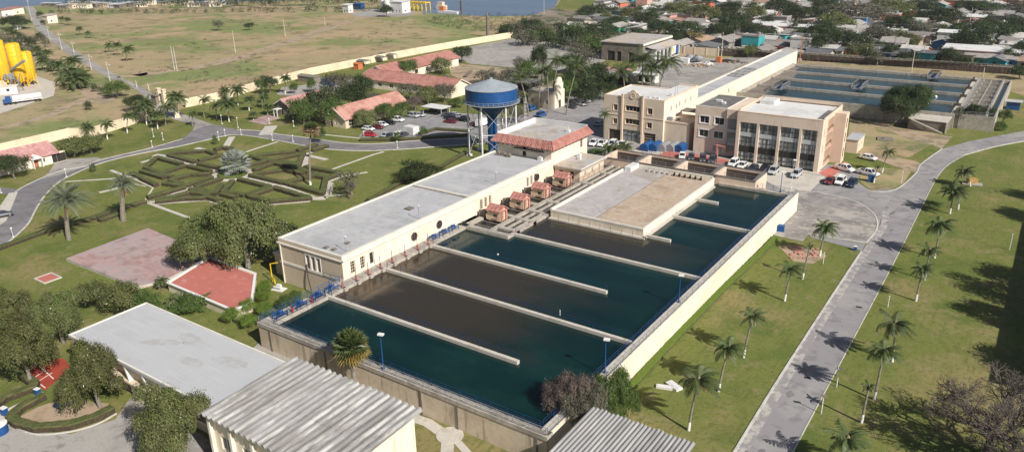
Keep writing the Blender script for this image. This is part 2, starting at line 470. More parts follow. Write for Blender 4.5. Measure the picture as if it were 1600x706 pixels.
mat('hedge_side', (.075, .052, .034), [((.035, .04, .018), 2.5, .45, .65, .85), ((.14, .10, .06), 5, .55, .75, .6)], rough=.95, bump=.9, bscale=5)
mat('frond', (0, 0, 0), island=[(.09, .12, .04), (.16, .18, .065), (.26, .26, .10), (.38, .33, .16), (.08, .11, .035)], rough=.5, spec=.4, objvar=.12, trans=.2)
mat('frond_silver', (0, 0, 0), island=[(.30, .34, .30), (.42, .45, .40), (.55, .57, .52), (.36, .38, .33)], rough=.5, spec=.4, trans=.15)
mat('frond_date', (0, 0, 0), island=[(.15, .175, .12), (.22, .24, .16), (.30, .31, .22), (.17, .19, .12)], rough=.5, spec=.4, trans=.15)
mat('frond_dry', (0, 0, 0), island=[(.24, .15, .08), (.33, .22, .13), (.18, .12, .07), (.4, .3, .19)], rough=.85, trans=.2)
mat('frond_yellow', (0, 0, 0), island=[(.16, .16, .04), (.25, .23, .06), (.1, .12, .03), (.36, .24, .07)], rough=.6, trans=.2)
mat('blue_rail', (.012, .04, .12), rough=.5)
mat('bare_twig', (.15, .125, .108), [((.09, .075, .065), 1.2, .45, .65, .8)], rough=.95)
mat('silo_yellow', (.78, .48, .015), [((.66, .38, .02), .4, .5, .7, .7), ((.5, .33, .1), 1.4, .62, .78, .5)], rough=.55)
mat('yellow_paint', (.75, .48, .03), rough=.5)
mat('orange', (.55, .18, .07), rough=.7)
mat('red_paint', (.42, .05, .035), rough=.5)
mat('river', (.10, .145, .24), [((.13, .17, .26), .01, .45, .65, .8, (1, 4, 1))], rough=.25, spec=.4, bump=.25, bscale=.4)


def water_mat(name, silt, ylo=0, yhi=1):
    m = mat(name, (.003, .028, .028), rough=.10, spec=.22, bump=.10, bscale=1.6)
    t = m.node_tree; N, L = t.nodes, t.links
    b = N['Principled BSDF']
    g = N.new('ShaderNodeNewGeometry'); sp = N.new('ShaderNodeSeparateXYZ'); L.new(g.outputs['Position'], sp.inputs[0])
    n = N.new('ShaderNodeTexNoise'); n.inputs['Scale'].default_value = .09; n.inputs['Detail'].default_value = 4
    mp = N.new('ShaderNodeMapping'); mp.inputs['Scale'].default_value = (1, 2.4, 1); L.new(g.outputs['Position'], mp.inputs[0]); L.new(mp.outputs[0], n.inputs['Vector'])
    ad = N.new('ShaderNodeMath'); ad.operation = 'MULTIPLY_ADD'; L.new(n.outputs[0], ad.inputs[0]); ad.inputs[1].default_value = 26; L.new(sp.outputs[0], ad.inputs[2])
    r = N.new('ShaderNodeMapRange'); r.interpolation_type = 'SMOOTHSTEP'; L.new(ad.outputs[0], r.inputs[0])
    lo, hi = silt
    r.inputs[1].default_value = lo; r.inputs[2].default_value = hi; r.inputs[3].default_value = 1; r.inputs[4].default_value = 0
    x = N.new('ShaderNodeMix'); x.data_type = 'RGBA'; L.new(r.outputs[0], x.inputs[0])
    n3 = N.new('ShaderNodeTexNoise'); n3.inputs['Scale'].default_value = .07; n3.inputs['Detail'].default_value = 6; L.new(mp.outputs[0], n3.inputs['Vector'])
    cr = N.new('ShaderNodeValToRGB'); L.new(n3.outputs[0], cr.inputs[0]); e = cr.color_ramp.elements
    e[0].position = .36; e[0].color = (.002, .016, .018, 1); e[1].position = .64; e[1].color = (.006, .028, .025, 1); q = e.new(.5); q.color = (.003, .020, .0185, 1)
    L.new(cr.outputs[0], x.inputs[6]); x.inputs[7].default_value = (.036, .030, .021, 1)
    # shallow silt bank along the inlet wall
    r2 = N.new('ShaderNodeMapRange'); r2.interpolation_type = 'SMOOTHSTEP'; L.new(ad.outputs[0], r2.inputs[0])
    r2.inputs[1].default_value = -80; r2.inputs[2].default_value = -71; r2.inputs[3].default_value = .8; r2.inputs[4].default_value = 0
    x2 = N.new('ShaderNodeMix'); x2.data_type = 'RGBA'; L.new(r2.outputs[0], x2.inputs[0]); L.new(x.outputs[2], x2.inputs[6]); x2.inputs[7].default_value = (.11, .075, .045, 1)
    L.new((x2 if hi > -1000 else x).outputs[2], b.inputs['Base Color'])
    return m


water_mat('water_clear', (-2002, -2001))
water_mat('water_silt', (-56, -34))
water_mat('water_half', (-52, -26))
mat('water_blue', (.008, .036, .050), [((.014, .046, .060), .05, .45, .6, .8)], rough=.14, spec=.4, bump=.15, bscale=1.2)
mat('silo_y2', (.70, .42, .03), rough=.6)
mat('water_dark', (.012, .014, .014), rough=.15, spec=.4, bump=.1)

# ------------------------------------------------------------------ ground
sheet([(-1500, -150), (700, -150), (700, 1500), (-1500, 1500)], -.02, 'ground', 'dry_field', 'w')
LAWN = [(-60, 262), (109, 217), (143, 212), (245, 184), (289, 169), (400, 141), (485, 115), (604, 95), (706, 76), (800, 62), (1055, 84), (1100, 86), (1600, 117), (1900, 145), (2300, 700), (2300, 1100), (-300, 1100), (-500, 380)]
sheet(LAWN, 0.0, 'lawn', 'lawn')
sheet([(800, 60), (1055, 82), (1250, 93), (1600, 117), (1900, 145), (2300, 60), (1900, -70), (1100, -60), (930, -20), (800, 40)], .0, 'town_ground', 'town_dirt')
sheet([(662, 24), (668, 21), (760, 26), (830, 25), (865, 12), (880, -8), (760, -20), (600, -16), (655, 8)], .02, 'river', 'river')
sheet([(-300, 60), (-100, 26), (0, 14), (60, 9), (150, 9), (250, 5), (420, 2), (640, -6), (640, -18), (200, -30), (-300, -20)], .02, 'river', 'river')
sheet([(868, 14), (930, 22), (945, 2), (985, -6), (880, -8)], .03, 'meadow', 'lawn')
# dirt tracks, verges and yards outside the fence
sheet([(0, 128), (60, 120), (88, 130), (84, 150), (30, 168), (0, 178), (-80, 200), (-80, 130)], .02, 'silo_yard', 'pale_concrete')
mbt = MB()
for P, w_ in (([(0, 200), (60, 186), (110, 166), (135, 155), (150, 148)], 5), ([(550, 32), (480, 56), (400, 82), (320, 103), (255, 112), (215, 119)], 9), ([(185, 120), (218, 118), (215, 112)], 6), ([(222, 136), (248, 128)], 4),
              ([(102, 27), (200, 25), (300, 23.5), (400, 20), (520, 17), (560, 16), (600, 15)], 5), ([(0, 44), (30, 43), (62, 41)], 4), ([(84, 14.5), (160, 16), (250, 16), (400, 12), (540, 9)], 5)):
    strip(mbt, smoothline([at(*p) for p in P]), w_, 0, .03)
struct(mbt, 'dirt_track', 'dirt')
sheet([(120, 140), (150, 133), (176, 137), (186, 150), (170, 163), (140, 160)], .015, 'dirt', 'dirt')
sheet([(545, 22), (590, 13), (650, 18), (640, 26), (560, 27)], .035, 'gravel_yard', 'yard_concrete')
# behind the hedge line: mown strip between basin and boundary
sheet([(1056, 82), (1100, 85), (1250, 92), (1600, 116), (1750, 128), (1750, 170), (1600, 150), (1540, 132), (1250, 106), (1150, 106), (1040, 96)], .025, 'verge', 'dry_field')
sheet([(800, 61), (941, 73), (945, 96), (880, 112), (820, 108), (735, 100), (700, 88), (720, 76)], .03, 'concrete_yard', 'yard_concrete')
sheet([(700, 98), (800, 108), (880, 113), (870, 150), (800, 140), (740, 132), (705, 118)], .02, 'dirt', 'dirt')
sheet([(1000, 90), (1060, 92), (1190, 90), (1150, 106), (1098, 140), (1040, 145), (990, 125)], .035, 'concrete_yard', 'yard_concrete')
sheet([(1040, 78), (1110, 90), (1228, 96), (1200, 104), (1100, 100), (1050, 92)], .03, 'dirt', 'dirt')
# the parking ground round the offices, one sheet
sheet([(560, 214), (577, 196), (655, 176), (700, 176), (735, 178), (790, 184), (822, 178), (850, 168), (880, 160), (905, 140), (940, 138), (950, 200), (1040, 225), (1330, 262), (1345, 268), (1340, 285), (1360, 298), (1404, 294), (1380, 330), (1372, 356), (1353, 380), (1240, 350), (1200, 300), (980, 250), (930, 262), (870, 235), (800, 215), (770, 222), (742, 221), (640, 219), (600, 215)], .03, 'parking_lot', 'asphalt')
sheet([(944, 226), (1085, 240), (1150, 250), (1320, 272), (1312, 277), (1150, 257), (1040, 243), (950, 232)], .045, 'pavement', 'pale_concrete')
sheet([(1040, 236), (1085, 240), (1140, 250), (1135, 257), (1030, 243)], .05, 'red_pavement', 'pavers_red')
sheet([(1278, 270), (1296, 262), (1322, 253), (1330, 258), (1308, 270), (1298, 280)], .05, 'red_pavement', 'pavers_red')
sheet([(1170, 258), (1290, 276), (1265, 300), (1230, 300), (1200, 285)], .05, 'concrete_apron', 'pale_concrete')
# car park kerbs and bare strip near the tower
mbk = MB()


def kerb(P, w_=.35, h=.13, sp='px', closed=False):
    Q = [at(*p) for p in P] if sp == 'px' else P
    if len(Q) > 2: Q = smoothline(Q)
    strip(mbk, Q, w_, 0, h)


# right-hand service road
ROADL = [(1060, 870), (1147, 706), (1200, 619), (1250, 540), (1298, 466), (1346, 393), (1366, 366), (1376, 349), (1378, 330), (1404, 294), (1431, 271), (1440, 256), (1472, 233), (1515, 221), (1600, 205), (1720, 178)]
ROADR = [(1160, 860), (1239, 706), (1290, 610), (1366, 468), (1404, 396), (1438, 328), (1462, 281), (1479, 260), (1506, 243), (1553, 230), (1600, 221), (1740, 190)]
sheet(ROADL + ROADR[::-1], .04, 'service_road', 'asphalt')
mat('dusty_edge', (.27, .255, .26), [((.46, .43, .39), .8, .44, .62, .9, (1, 1, 1)), ((.36, .33, .3), 3, .5, .7, .6)], rough=.95)
mbe = MB(); strip(mbe, offset(smoothline([at(*p) for p in ROADL[1:9]]), -.75), 1.3, .04, .044); struct(mbe, 'road_edge', 'dusty_edge')
mbe = MB(); rr = random.Random(5)
for _ in range(16):
    i = rr.randrange(1, 10); f = rr.random(); a = at(*ROADL[i]); b = at(*ROADR[min(i, 10)]); x, y = a[0] + (b[0] - a[0]) * f, a[1] + (b[1] - a[1]) * f; r_ = rr.uniform(.2, .6)
    mbe.add([(x + r_ * rr.uniform(.6, 1) * math.cos(t * PI / 6), y + r_ * 1.8 * rr.uniform(.6, 1) * math.sin(t * PI / 6), .0445) for t in range(12)], [tuple(range(12))])
struct(mbe, 'road_patch', 'road_old')
kerb([(1130, 735), (1200, 619), (1250, 540), (1298, 466), (1346, 393)], .32)
kerb(ROADR[:9], .13, .1)
kerb([(1472, 233), (1440, 256), (1431, 271), (1404, 294), (1380, 300), (1356, 298)], .25)
kerb([(1506, 243), (1553, 230), (1600, 221)], .3)
sheet([(1440, 256), (1431, 271), (1404, 262), (1370, 250), (1340, 240), (1345, 236), (1400, 246), (1430, 252)], .045, 'dirt', 'dirt')
sheet([(1471, 233), (1488, 214), (1440, 208), (1400, 200), (1350, 186), (1380, 200), (1430, 222), (1455, 226)], .02, 'dirt', 'dirt')
sheet([(1328, 186), (1395, 190), (1480, 214), (1455, 226), (1420, 246), (1340, 236), (1325, 215)], .012, 'dry_grass', 'dry_field')
sheet([(1342, 263), (1366, 262), (1425, 266), (1412, 286), (1396, 295), (1362, 298), (1345, 285)], .035, 'grass_island', 'dry_field')
# rough half-round yard beside the basin
YARD = [(1242, 297), (1270, 299), (1302, 306), (1330, 313), (1349, 322), (1365, 334), (1371, 348), (1368, 362), (1353, 380), (1300, 372), (1264, 366), (1254, 378), (1210, 368), (1204, 360), (1243, 330)]
sheet(YARD, .055, 'rough_yard', 'rough_yard')
kerb(YARD[1:9], .3, .12)
kerb([(1353, 380), (1264, 366)], .3, .12)
sheet([(1353, 381), (1264, 367.5), (1267, 371), (1346, 392)], .05, 'footpath', 'asphalt')
# left ring road
RIN = [(-70, 430), (0, 387), (20, 373), (44, 350), (56, 328), (68, 309), (88, 288), (112, 274), (153, 257), (211, 242), (275, 230), (332, 217), (364, 211), (391, 213), (434, 220), (476, 228), (512, 233.5), (560, 236), (600, 235), (638, 233), (690, 229), (733, 226), (790, 222)]
ROUT = [(-110, 340), (0, 322), (20, 305), (30, 296), (62, 280), (100, 266), (136, 260), (150, 252), (187, 243), (238, 231), (285, 217.6), (300, 205), (320, 198), (336, 195), (370, 203), (406, 205), (434, 210), (487, 216.6), (540, 224), (590, 225), (638, 221), (690, 218), (733, 217), (790, 213)]
sheet(RIN + ROUT[::-1], .04, 'ring_road', 'road_old')
kerb(RIN, .38)
kerb(ROUT[2:11], .3); kerb(ROUT[14:], .4)
sheet([(20, 304), (0, 303), (-60, 306), (-60, 292), (0, 293), (28, 296)], .045, 'side_road', 'road_old')
sheet([(76, 270), (84, 258), (90, 250), (150, 246), (165, 250), (148, 254), (112, 268), (60, 282)], .05, 'driveway', 'yard_concrete')
sheet([(0, 322), (14, 302), (28, 300), (10, 345), (0, 352)], .055, 'footpath', 'pale_concrete')
# road out through the gate
GL = [(285, 217.6), (300, 207), (304, 196), (270, 186), (252, 178), (240, 166), (234, 157), (197, 129), (173, 124), (146, 109), (102, 82), (74, 60), (58, 48), (50, 34), (44, 20), (38, 10)]
GR = [(345, 199), (320, 190), (290, 180), (275, 172), (262, 165), (246, 152), (217, 134), (190, 122), (150, 99), (115, 78), (90, 58), (71, 44), (63, 30), (58, 20), (52, 10)]
sheet(GL + GR[::-1], .03, 'gate_road', 'yard_concrete')
# footpaths of the garden, in the z6 survey frame
g6 = lambda u, v: (200 + u / 4.706, 190 + v / 4.706)
mbp = MB()
for P, w_ in (([(195, 245), (240, 252), (640, 368)], 2.4), ([(885, 415), (1130, 482), (1360, 566), (1455, 562)], 2.5), ([(110, 592), (200, 590), (430, 497), (640, 415)], 1.4),
              ([(880, 372), (1090, 300)], 1.5), ([(715, 192), (765, 112)], 2.0), ([(865, 224), (1098, 150)], .9), ([(500, 195), (625, 222)], 1.8), ([(95, 302), (170, 280)], 1.2),
              ([(105, 365), (185, 262)], .5), ([(40, 420), (185, 487), (122, 585)], .5), ([(140, 595), (440, 705)], .9), ([(200, 607), (570, 580), (600, 560)], .7), ([(590, 585), (690, 612)], .8),
              ([(1040, 612), (1340, 587)], .7), ([(1465, 550), (1600, 535)], .6), ([(1500, 450), (1492, 540)], .6), ([(1480, 440), (1600, 398), (1760, 372)], 1.0), ([(1478, 360), (1800, 245), (1880, 222)], .9),
              ([(1240, 232), (1460, 280)], 1.6), ([(1300, 330), (1318, 245)], 1.5), ([(1310, 240), (1430, 200)], 1.2), ([(682, 540), (738, 448)], .6), ([(1455, 562), (1480, 440)], .9),
              ([(30, 455), (130, 478)], .5)):
    strip(mbp, [at(*g6(*p)) for p in P], w_, 0, .05)
for P, w_ in (([(102, 284), (180, 279)], .8), ([(173, 266), (195, 275), (240, 285)], 1.0), ([(155, 301), (185, 294)], 1.3), ([(500, 210), (560, 216), (590, 214)], .9), ([(424, 197), (414, 211)], 4.0)):
    strip(mbp, [at(*p) for p in P], w_, 0, .045)
struct(mbp, 'footpath', 'pale_concrete')
cx, cy = at(*g6(770, 392))
mbc = MB(); mbc.prism([(cx + 5.6 * math.cos(t * PI / 18), cy + 5.6 * math.sin(t * PI / 18)) for t in range(36)], 0, .06)
struct(mbc, 'garden_circle', 'pale_concrete')
# near left: paving round the halls
sheet([(-200, 760), (-120, 660), (0, 640), (18, 655), (60, 675), (110, 678), (180, 655), (205, 620), (262, 640), (330, 690), (330, 900), (-100, 900)], .04, 'paved_yard', 'yard_concrete')
sheet([(-60, 670), (0, 644), (66, 612), (72, 616), (14, 650), (-40, 690)], .05, 'footpath', 'pale_concrete')
sheet([(38, 585), (60, 562), (100, 560), (112, 575), (70, 610)], .045, 'court', 'court_red')
mbk2 = MB()
for a, b in (((41, 583), (71, 606)), ((62, 572), (84, 592)), ((50, 592), (72, 578)), ((56, 598), (82, 582)), ((62, 565), (40, 583))):
    strip(mbk2, [at(*a), at(*b)], .14, .045, .052)
struct(mbk2, 'court_lines', 'white_paint')
kerb([(15, 657), (26, 669), (60, 679), (112, 674), (153, 662), (182, 646)], .22)
struct(mbk, 'kerb', 'kerb_paint')
# strip of paving between the near basin wall and the halls
sheet([(404, 536), (420, 520), (440, 528), (640, 640), (660, 650), (640, 672), (560, 620), (430, 575), (390, 548)], .02, 'footpath', 'yard_concrete')
mbr = MB()
strip(mbr, [at(645, 652), at(668, 660), at(700, 682)], 1.6, 0, .05); strip(mbr, [at(700, 682), at(697, 730)], 1.6, 0, .05); strip(mbr, [at(715, 690), at(735, 712)], 1.0, 0, .05)
c0 = at(703, 680); mbr.prism([(c0[0] + 1.75 * math.cos(t * PI / 12), c0[1] + 1.75 * math.sin(t * PI / 12)) for t in range(24)], 0, .09)
struct(mbr, 'footpath', 'pale_concrete')
# road patches and manholes
for (u, v, s_) in ((1342, 480, .55), (1261, 590, .5), (1418, 322, .5), (1419, 262, .5)):
    x, y = at(u, v); mb = MB(); mb.obox(x, y, .04, .052, s_ * 1.6, s_, .2)
    struct(mb, 'manhole', 'dark')
mb = MB()
for i in range(7):
    x, y = at(1298 + i * 6, 497 + i * 1.2); mb.obox(x, y, .04, .048, .42, .3, .3)
struct(mb, 'road_patch', 'pavers_pink')
# ------------------------------------------------------------------ main settling basin
X0, X1, Y0, Y1, ZT, ZW = -92.3, -40.3, 63.6, 165.2, 4.3, 3.72
b = thing('settling_basin', 'large rectangular concrete settling basin filled with dark green water', 'water basin', ((X0 + X1) / 2, (Y0 + Y1) / 2))
mb = MB()
mb.box(X0, X1, Y0, Y0 + .25, 0, ZT - .6); mb.box(X0, X0 + .2, Y0 + .25, 118, 0, ZT - .6)
mb.build('outer_wall', 'basin_side', b)
mb = MB(); mb.box(X0 - .12, X1 + .12, Y0 - .12, Y0 + 1.15, ZT - .6, ZT); mb.box(X0 + .2, X0 + 2.4, Y0 + 1.2, 118, 0.1, ZT - .6); mb.box(X0 + .2, X1 - .2, Y0 + .3, Y0 + 1.1, 0.1, ZT - .6)
mb.box(X0 - .12, X0 + 2.5, Y0 + 1.15, 118, ZT - .6, ZT)
mb.build('rim', 'concrete', b)
mb = MB(); mb.box(X1 - .18, X1, Y0 + .25, Y1 + 1.2, 0, ZT); mb.build('side_wall', 'cream', b)
mb = MB(); mb.box(X1 - 1.45, X1 - .185, Y0 + 1.16, Y1, ZW - 1, ZT - .05); mb.build('walkway', 'pale_concrete', b)
mb = MB(); mb.box(-57.4, X1 - .2, Y1 - 1.4, Y1, ZW - 1, ZT - .02); mb.build('far_walkway', 'concrete', b)
for i in range(9):   # slim piers on the near wall
    mb = MB(); mb.box(X0 + 2.5 + i * 6, X0 + 2.75 + i * 6, Y0 - .12, Y0, 0, ZT - .6)
    if i % 3 != 1: mb.build('pier', 'dark_concrete', b)
mb = MB(); mb.box(X0 + .3, X1 - .3, Y0 + .3, Y1 - .2, .05, .3); mb.build('bed', 'dark_concrete', b)


def baffle(x0, x1, y, label, rail=True, post=True):
    mb = MB(); mb.box(x0, x1, y - .30, y + .30, .4, ZT - .04)
    o = solo(mb, 'baffle_wall', 'pale_concrete', label, 'wall', 'low walls dividing the basin water')
    if rail: railing([(x0 + .3, y + .25), (x1 - .2, y + .25)], ZT - .04, 'thin blue railing along the ' + label.split('basin')[0].strip() + ' water basin', t=.05, step=3.2, rails=2)
    return o


baffle(-89.8, -52.6, 75.8, 'nearest dividing wall in the basin, ending short of the right side')
baffle(-89.8, X1 - 1.45, 88.9, 'second dividing wall in the basin, reaching the right walkway')
baffle(-89.8, -52.6, 101.4, 'third dividing wall in the basin, ending in open water')
baffle(-79.8, X1 - 1.45, 114.3, 'fourth dividing wall in the basin, starting at the filter channels')
baffle(-57.5, -52.8, 127.0, 'short stub wall in the basin at the near corner of the flat roof', rail=False)
baffle(-57.5, X1 - 1.45, 139.3, 'dividing wall in the basin right of the middle of the flat roof')
baffle(-57.5, -52.8, 151.5, 'short stub wall in the basin beside the far end of the flat roof', rail=False)


def water(x0, x1, y0, y1, m, z=ZW, name='water'):
    mb = MB(); mb.quad((x0, y0, z), (x1, y0, z), (x1, y1, z), (x0, y1, z)); return struct(mb, name, m)


water(X0 + .2, X1 - .2, Y0 + .3, 75.8, 'water_clear')
water(X0 + .2, X1 - .2, 75.8, 88.9, 'water_silt')
water(X0 + .2, X1 - .2, 88.9, 101.4, 'water_silt')
water(X0 + .2, X1 - .2, 101.4, 114.3, 'water_clear')
water(-80, X1 - .2, 114.3, 126.9, 'water_half')
water(-58.3, X1 - .2, 126.9, Y1 - .3, 'water_clear')
water(-92.2, -80.2, 113, 165, 'water_dark', ZW + .1)
railing([(X0 + 2.5, Y0 + .95), (X1 - 1.5, Y0 + .95)], ZT, 'long blue railing on the near rim of the basin, inner side')
railing([(X0 + .1, Y0 + .1), (X1 - .2, Y0 + .1)], ZT, 'grey railing on the near rim of the basin, outer side', m='grey_steel')
railing([(X1 - 1.38, Y0 + 1.3), (X1 - 1.38, Y1 - 1.5)], ZT - .05, 'long blue railing along the water side of the right walkway')
railing([(X1 - .1, Y0 + .3), (X1 - .1, Y1)], ZT, 'grey railing on top of the cream wall above the lawn', m='grey_steel')
railing([(X0 + 2.35, Y0 + 1.3), (X0 + 2.35, 75.2)], ZT, 'blue railing at the water on the left walkway, nearest bay')
railing([(X0 + .05, Y0 + .4), (X0 + .05, 80.5)], ZT, 'blue railing over the shrubs on the outer left rim of the basin', m='blue_paint')
railing([(X0 + 2.35, 76.6), (X0 + 2.35, 88.2)], ZT, 'railing at the water on the left walkway beside the near end of the pump hall', m='grey_steel')
railing([(X0 + 2.35, 89.7), (X0 + 2.35, 100.7)], ZT, 'railing at the water on the left walkway below the round windows', m='grey_steel')
railing([(-57.3, Y1 - .2), (X1 - .4, Y1 - .2)], ZT, 'grey railing across the far end of the basin before the parking', m='grey_steel')
# blue gate frames and gate spindles on the left walkway
names = ['nearest the corner', 'second from the corner', 'third from the corner', 'at the first dividing wall', 'left of the triple windows', 'under the triple windows', 'last before the filter cells']
for (y, nm) in zip((66.5, 70.5, 74.3, 77.2, 103.5, 106.5, 109.3), names):
    mb = MB()
    for dx in (-.5, .5):
        mb.bar((X0 + 1.6 + dx, y - 1, ZT), (X0 + 1.6 + dx, y - 1, ZT + .8), .1, .1); mb.bar((X0 + 1.6 + dx, y + 1, ZT), (X0 + 1.6 + dx, y + 1, ZT + .8), .1, .1)
        mb.bar((X0 + 1.6 + dx, y - 1.1, ZT + .8), (X0 + 1.6 + dx, y + 1.1, ZT + .8), .12, .12); mb.bar((X0 + 1.6 + dx, y - 1.1, ZT + .5), (X0 + 1.6 + dx, y + 1.1, ZT + .5), .1, .1)
    mb.box(X0 + 1.1, X0 + 2.1, y - .25, y + .25, ZT + .8, ZT + 1.0)
    solo(mb, 'sluice', 'blue_paint', f'blue steel sluice frame on the left walkway, {nm}', 'sluice frame', 'blue sluice frames on the walkway')
for i, y in enumerate((68.6, 72.6, 79.2, 82.3, 85.2, 88.2, 91.2, 94.6, 98, 101.0)):
    t = thing('sluice_spindle', f'thin red and dark sluice spindle post on the left walkway, {["first", "second", "third", "fourth", "fifth", "sixth", "seventh", "eighth", "ninth", "tenth"][i]} from the near corner', 'spindle', (X0 + 2.1, y, ZT), group='sluice spindles on the walkway')
    mb = MB(); mb.box(X0 + 1.98, X0 + 2.22, y - .12, y + .12, ZT, ZT + .9); mb.build('pedestal', 'red_paint', t)
    mb = MB(); mb.tube([(X0 + 2.1, y, ZT + .9), (X0 + 2.1, y, ZT + 2.3)], .05, 6); mb.build('stem', 'brown_dark', t)
    if i > 1:
        mb = MB(); mb.box(X0 + 2.0, X0 + 3.0, y - .35, y + .35, ZT - .5, ZT); mb.build('footing', 'concrete', t)
# blue lamp posts at the basin
def lamp_post(x, y, z, h, label, m='blue_paint', head='box', arm=0.0, group='lamp posts'):
    t = thing('lamp_post', label, 'lamp post', (x, y, z), group=group)
    mb = MB(); mb.tube([(x, y, z), (x, y, z + h)], [.09, .06] if m == 'blue_paint' else [.06, .045], 8); mb.box(x - .18, x + .18, y - .18, y + .18, z, z + .25); mb.build('pole', m, t)
    mb = MB()
    if head == 'box': mb.obox(x + .2, y - .1, z + h, z + h + .22, .8, .5, .3)
    elif head == 'globe': mb.sphere((x, y, z + h + .2), .22)
    else:
        mb.bar((x, y, z + h), (x + arm, y, z + h + .35), .08, .08); mb.obox(x + arm, y, z + h + .3, z + h + .45, .9, .32)
    mb.build('lamp_head', 'white_paint', t, smooth=head == 'globe')
    return t


lamp_post(*at(599, 576, ZT), ZT, 5.3, 'blue lamp post with white floodlight on the near basin rim beside the fan palm')
lamp_post(X1 - .9, 79.5, ZT, 5.0, 'blue lamp post with white floodlight on the right walkway above the flowering tree')
lamp_post(X1 - .9, 103.8, ZT, 4.6, 'blue lamp post on the right walkway near the middle of the basin')
lamp_post(X1 - 3.4, Y1 - .7, ZT, 4.6, 'blue twin lamp post at the far right corner of the basin')
lamp_post(*at(1236, 296), 0, 7.2, 'pale lamp post outside the far right corner of the basin', m='white_steel')
# ------------------------------------------------------------------ clear well with flat roof
b = thing('clear_well', 'low concrete reservoir with broad stained flat roof standing in the basin', 'reservoir', (-68.4, 144.6))
cx0, cx1, cy0, cy1, cz = -78.9, -58.2, 126.4, 163.2, 5.55
mb = MB(); mb.box(cx0, cx1, cy0, cy1, .3, cz - .35); mb.build('wall', 'cream', b)
mb = MB(); mb.quad((cx0 + .35, cy0 + .35, cz - .25), (cx1 - .35, cy0 + .35, cz - .25), (cx1 - .35, cy1 - .35, cz - .25), (cx0 + .35, cy1 - .35, cz - .25)); mb.v = []; mb.f = []; mb.m = []; mb.quad((cx0 + .35, cy0 + .3, cz - .25), (-68.95, cy0 + .3, cz - .25), (-68.95, cy1 - .35, cz - .25), (cx0 + .35, cy1 - .35, cz - .25)); mb.quad((-68.95, cy0 + .3, cz - .25), (cx1 - .3, cy0 + .3, cz - .25), (cx1 - .3, cy1 - .35, cz - .25), (-68.95, cy1 - .35, cz - .25), 1); mb.build('roof', ['roof_cool', 'roof_warm'], b)
mb = MB(); mb.box(cx1 - .62, cx1 - .31, cy0 + .4, cy1 - .5, cz - .25, cz - .235); mb.build('edge_strip', 'dark_concrete', b)  # flat dark line along the inside of the right parapet
mb = MB(); mb.box(cx0 - .08, cx0 + .35, cy0 - .08, cy1, cz - .35, cz + .25); mb.box(cx0 + .35, cx1 + .08, cy0 - .08, cy0 + .3, cz - .35, cz + .02)
mb.box(cx1 - .3, cx1 + .08, cy0 + .3, cy1, cz - .35, cz + .02); mb.box(cx0 + .35, cx1 - .3, cy1 - .4, cy1, cz - .35, cz + .35); mb.build('parapet', 'parapet', b)
mb = MB(); mb.box(cx1 + .05, cx1 + .75, cy0 - .6, cy1 - 1, .3, ZT - .3); mb.box(cx0, cx1 + .75, cy0 - 1.0, cy0 - .1, .3, ZT - .3); mb.build('ledge', 'pale_concrete', b)
mb = MB(); mb.box(cx0 + .6, cx0 + 2.2, cy1 - 5, cy1 - .6, cz - .24, cz + .8); mb.build('roof_hatch', 'roof_white', b)
mb = MB(); mb.box(-69.0, -68.9, cy0 + .4, cy1 - .5, cz - .25, cz - .22); mb.build('roof_joint', 'dark_concrete', b)
mb = MB(); mb.box(cx0 + 2.3, cx1 + .1, cy1 + .02, cy1 + .3, cz - .1, cz + .45); mb.build('pipe_screen', 'brown_dark', b)
for i in range(11):
    x = -73.4 + i * 1.28; y = cy1 - 2.0
    t = thing('roof_vent', f'small {"dark" if i > 4 else "pale"} gooseneck vent in the row on the flat reservoir roof, {["first", "second", "third", "fourth", "fifth", "sixth", "seventh", "eighth", "ninth", "tenth", "eleventh"][i]} from the left', 'vent', (x, y, cz - .25), group='vents on the reservoir roof')
    mb = MB(); mb.tube([(x, y, cz - .25), (x, y, cz + .3), (x + .1, y - .2, cz + .5), (x + .15, y - .5, cz + .35)], .13, 8); mb.build('pipe', 'grey_steel' if i < 5 else 'dark', t)
    mb = MB(); mb.box(x - .1, x + .4, y - .75, y - .45, cz - .2, cz + .3); mb.build('hood', 'pale_concrete' if i < 5 else 'dark', t)
railing([(cx0 + .1, cy0 - .9), (cx1 + .6, cy0 - .9)], ZT - .3, 'thin brown railing before the near wall of the flat roof reservoir', m='brown_dark', t=.05, rails=2)
# ------------------------------------------------------------------ filter cells with tiled huts
b = thing('filter_cells', 'row of open concrete filter cells between pump hall and flat roof', 'filter basin', (-86, 139))
mb = MB()
mb.box(-92.2, -79.6, 112.0, 113.5, .3, ZT)                          # near walkway
mb.box(-92.2, -90.9, 113.5, 118, .3, ZT)
ys = [121.6, 130.2, 138.6, 147.2]
for y in ys: mb.box(-92.0, -84.9, y, y + 1.0, .3, ZT - .1)
mb.box(-85.0, -84.2, 113.5, 165, .3, ZT); mb.box(-80.2, -79.6, 113.5, 126.0, .3, ZT)
mb.box(-82.9, -82.5, 116, 165, .3, ZT - .1); mb.box(-81.2, -80.9, 116, 165, .3, ZT - .05)
for y in (115, 121, 126.2, 133, 148, 157): mb.box(-84.2, -79.6, y, y + 1.1, .3, ZT + .02)
mb.build('walls', 'concrete', b)
mb = MB()
for y in ys:
    for k in range(3): mb.box(-91.8, -85.2, y - 6.6 + k * 2.2, y - 6.4 + k * 2.2, ZW - .1, ZW + .2)
mb.build('launders', 'dark_concrete', b)
railing([(-91, 112.1), (-79.8, 112.1)], ZT, 'grey railing on the near walkway of the filter cells', m='grey_steel')
railing([(-79.7, 126.5), (-79.7, 165)], ZT, 'brown railing between filter channels and flat roof', m='brown_dark')
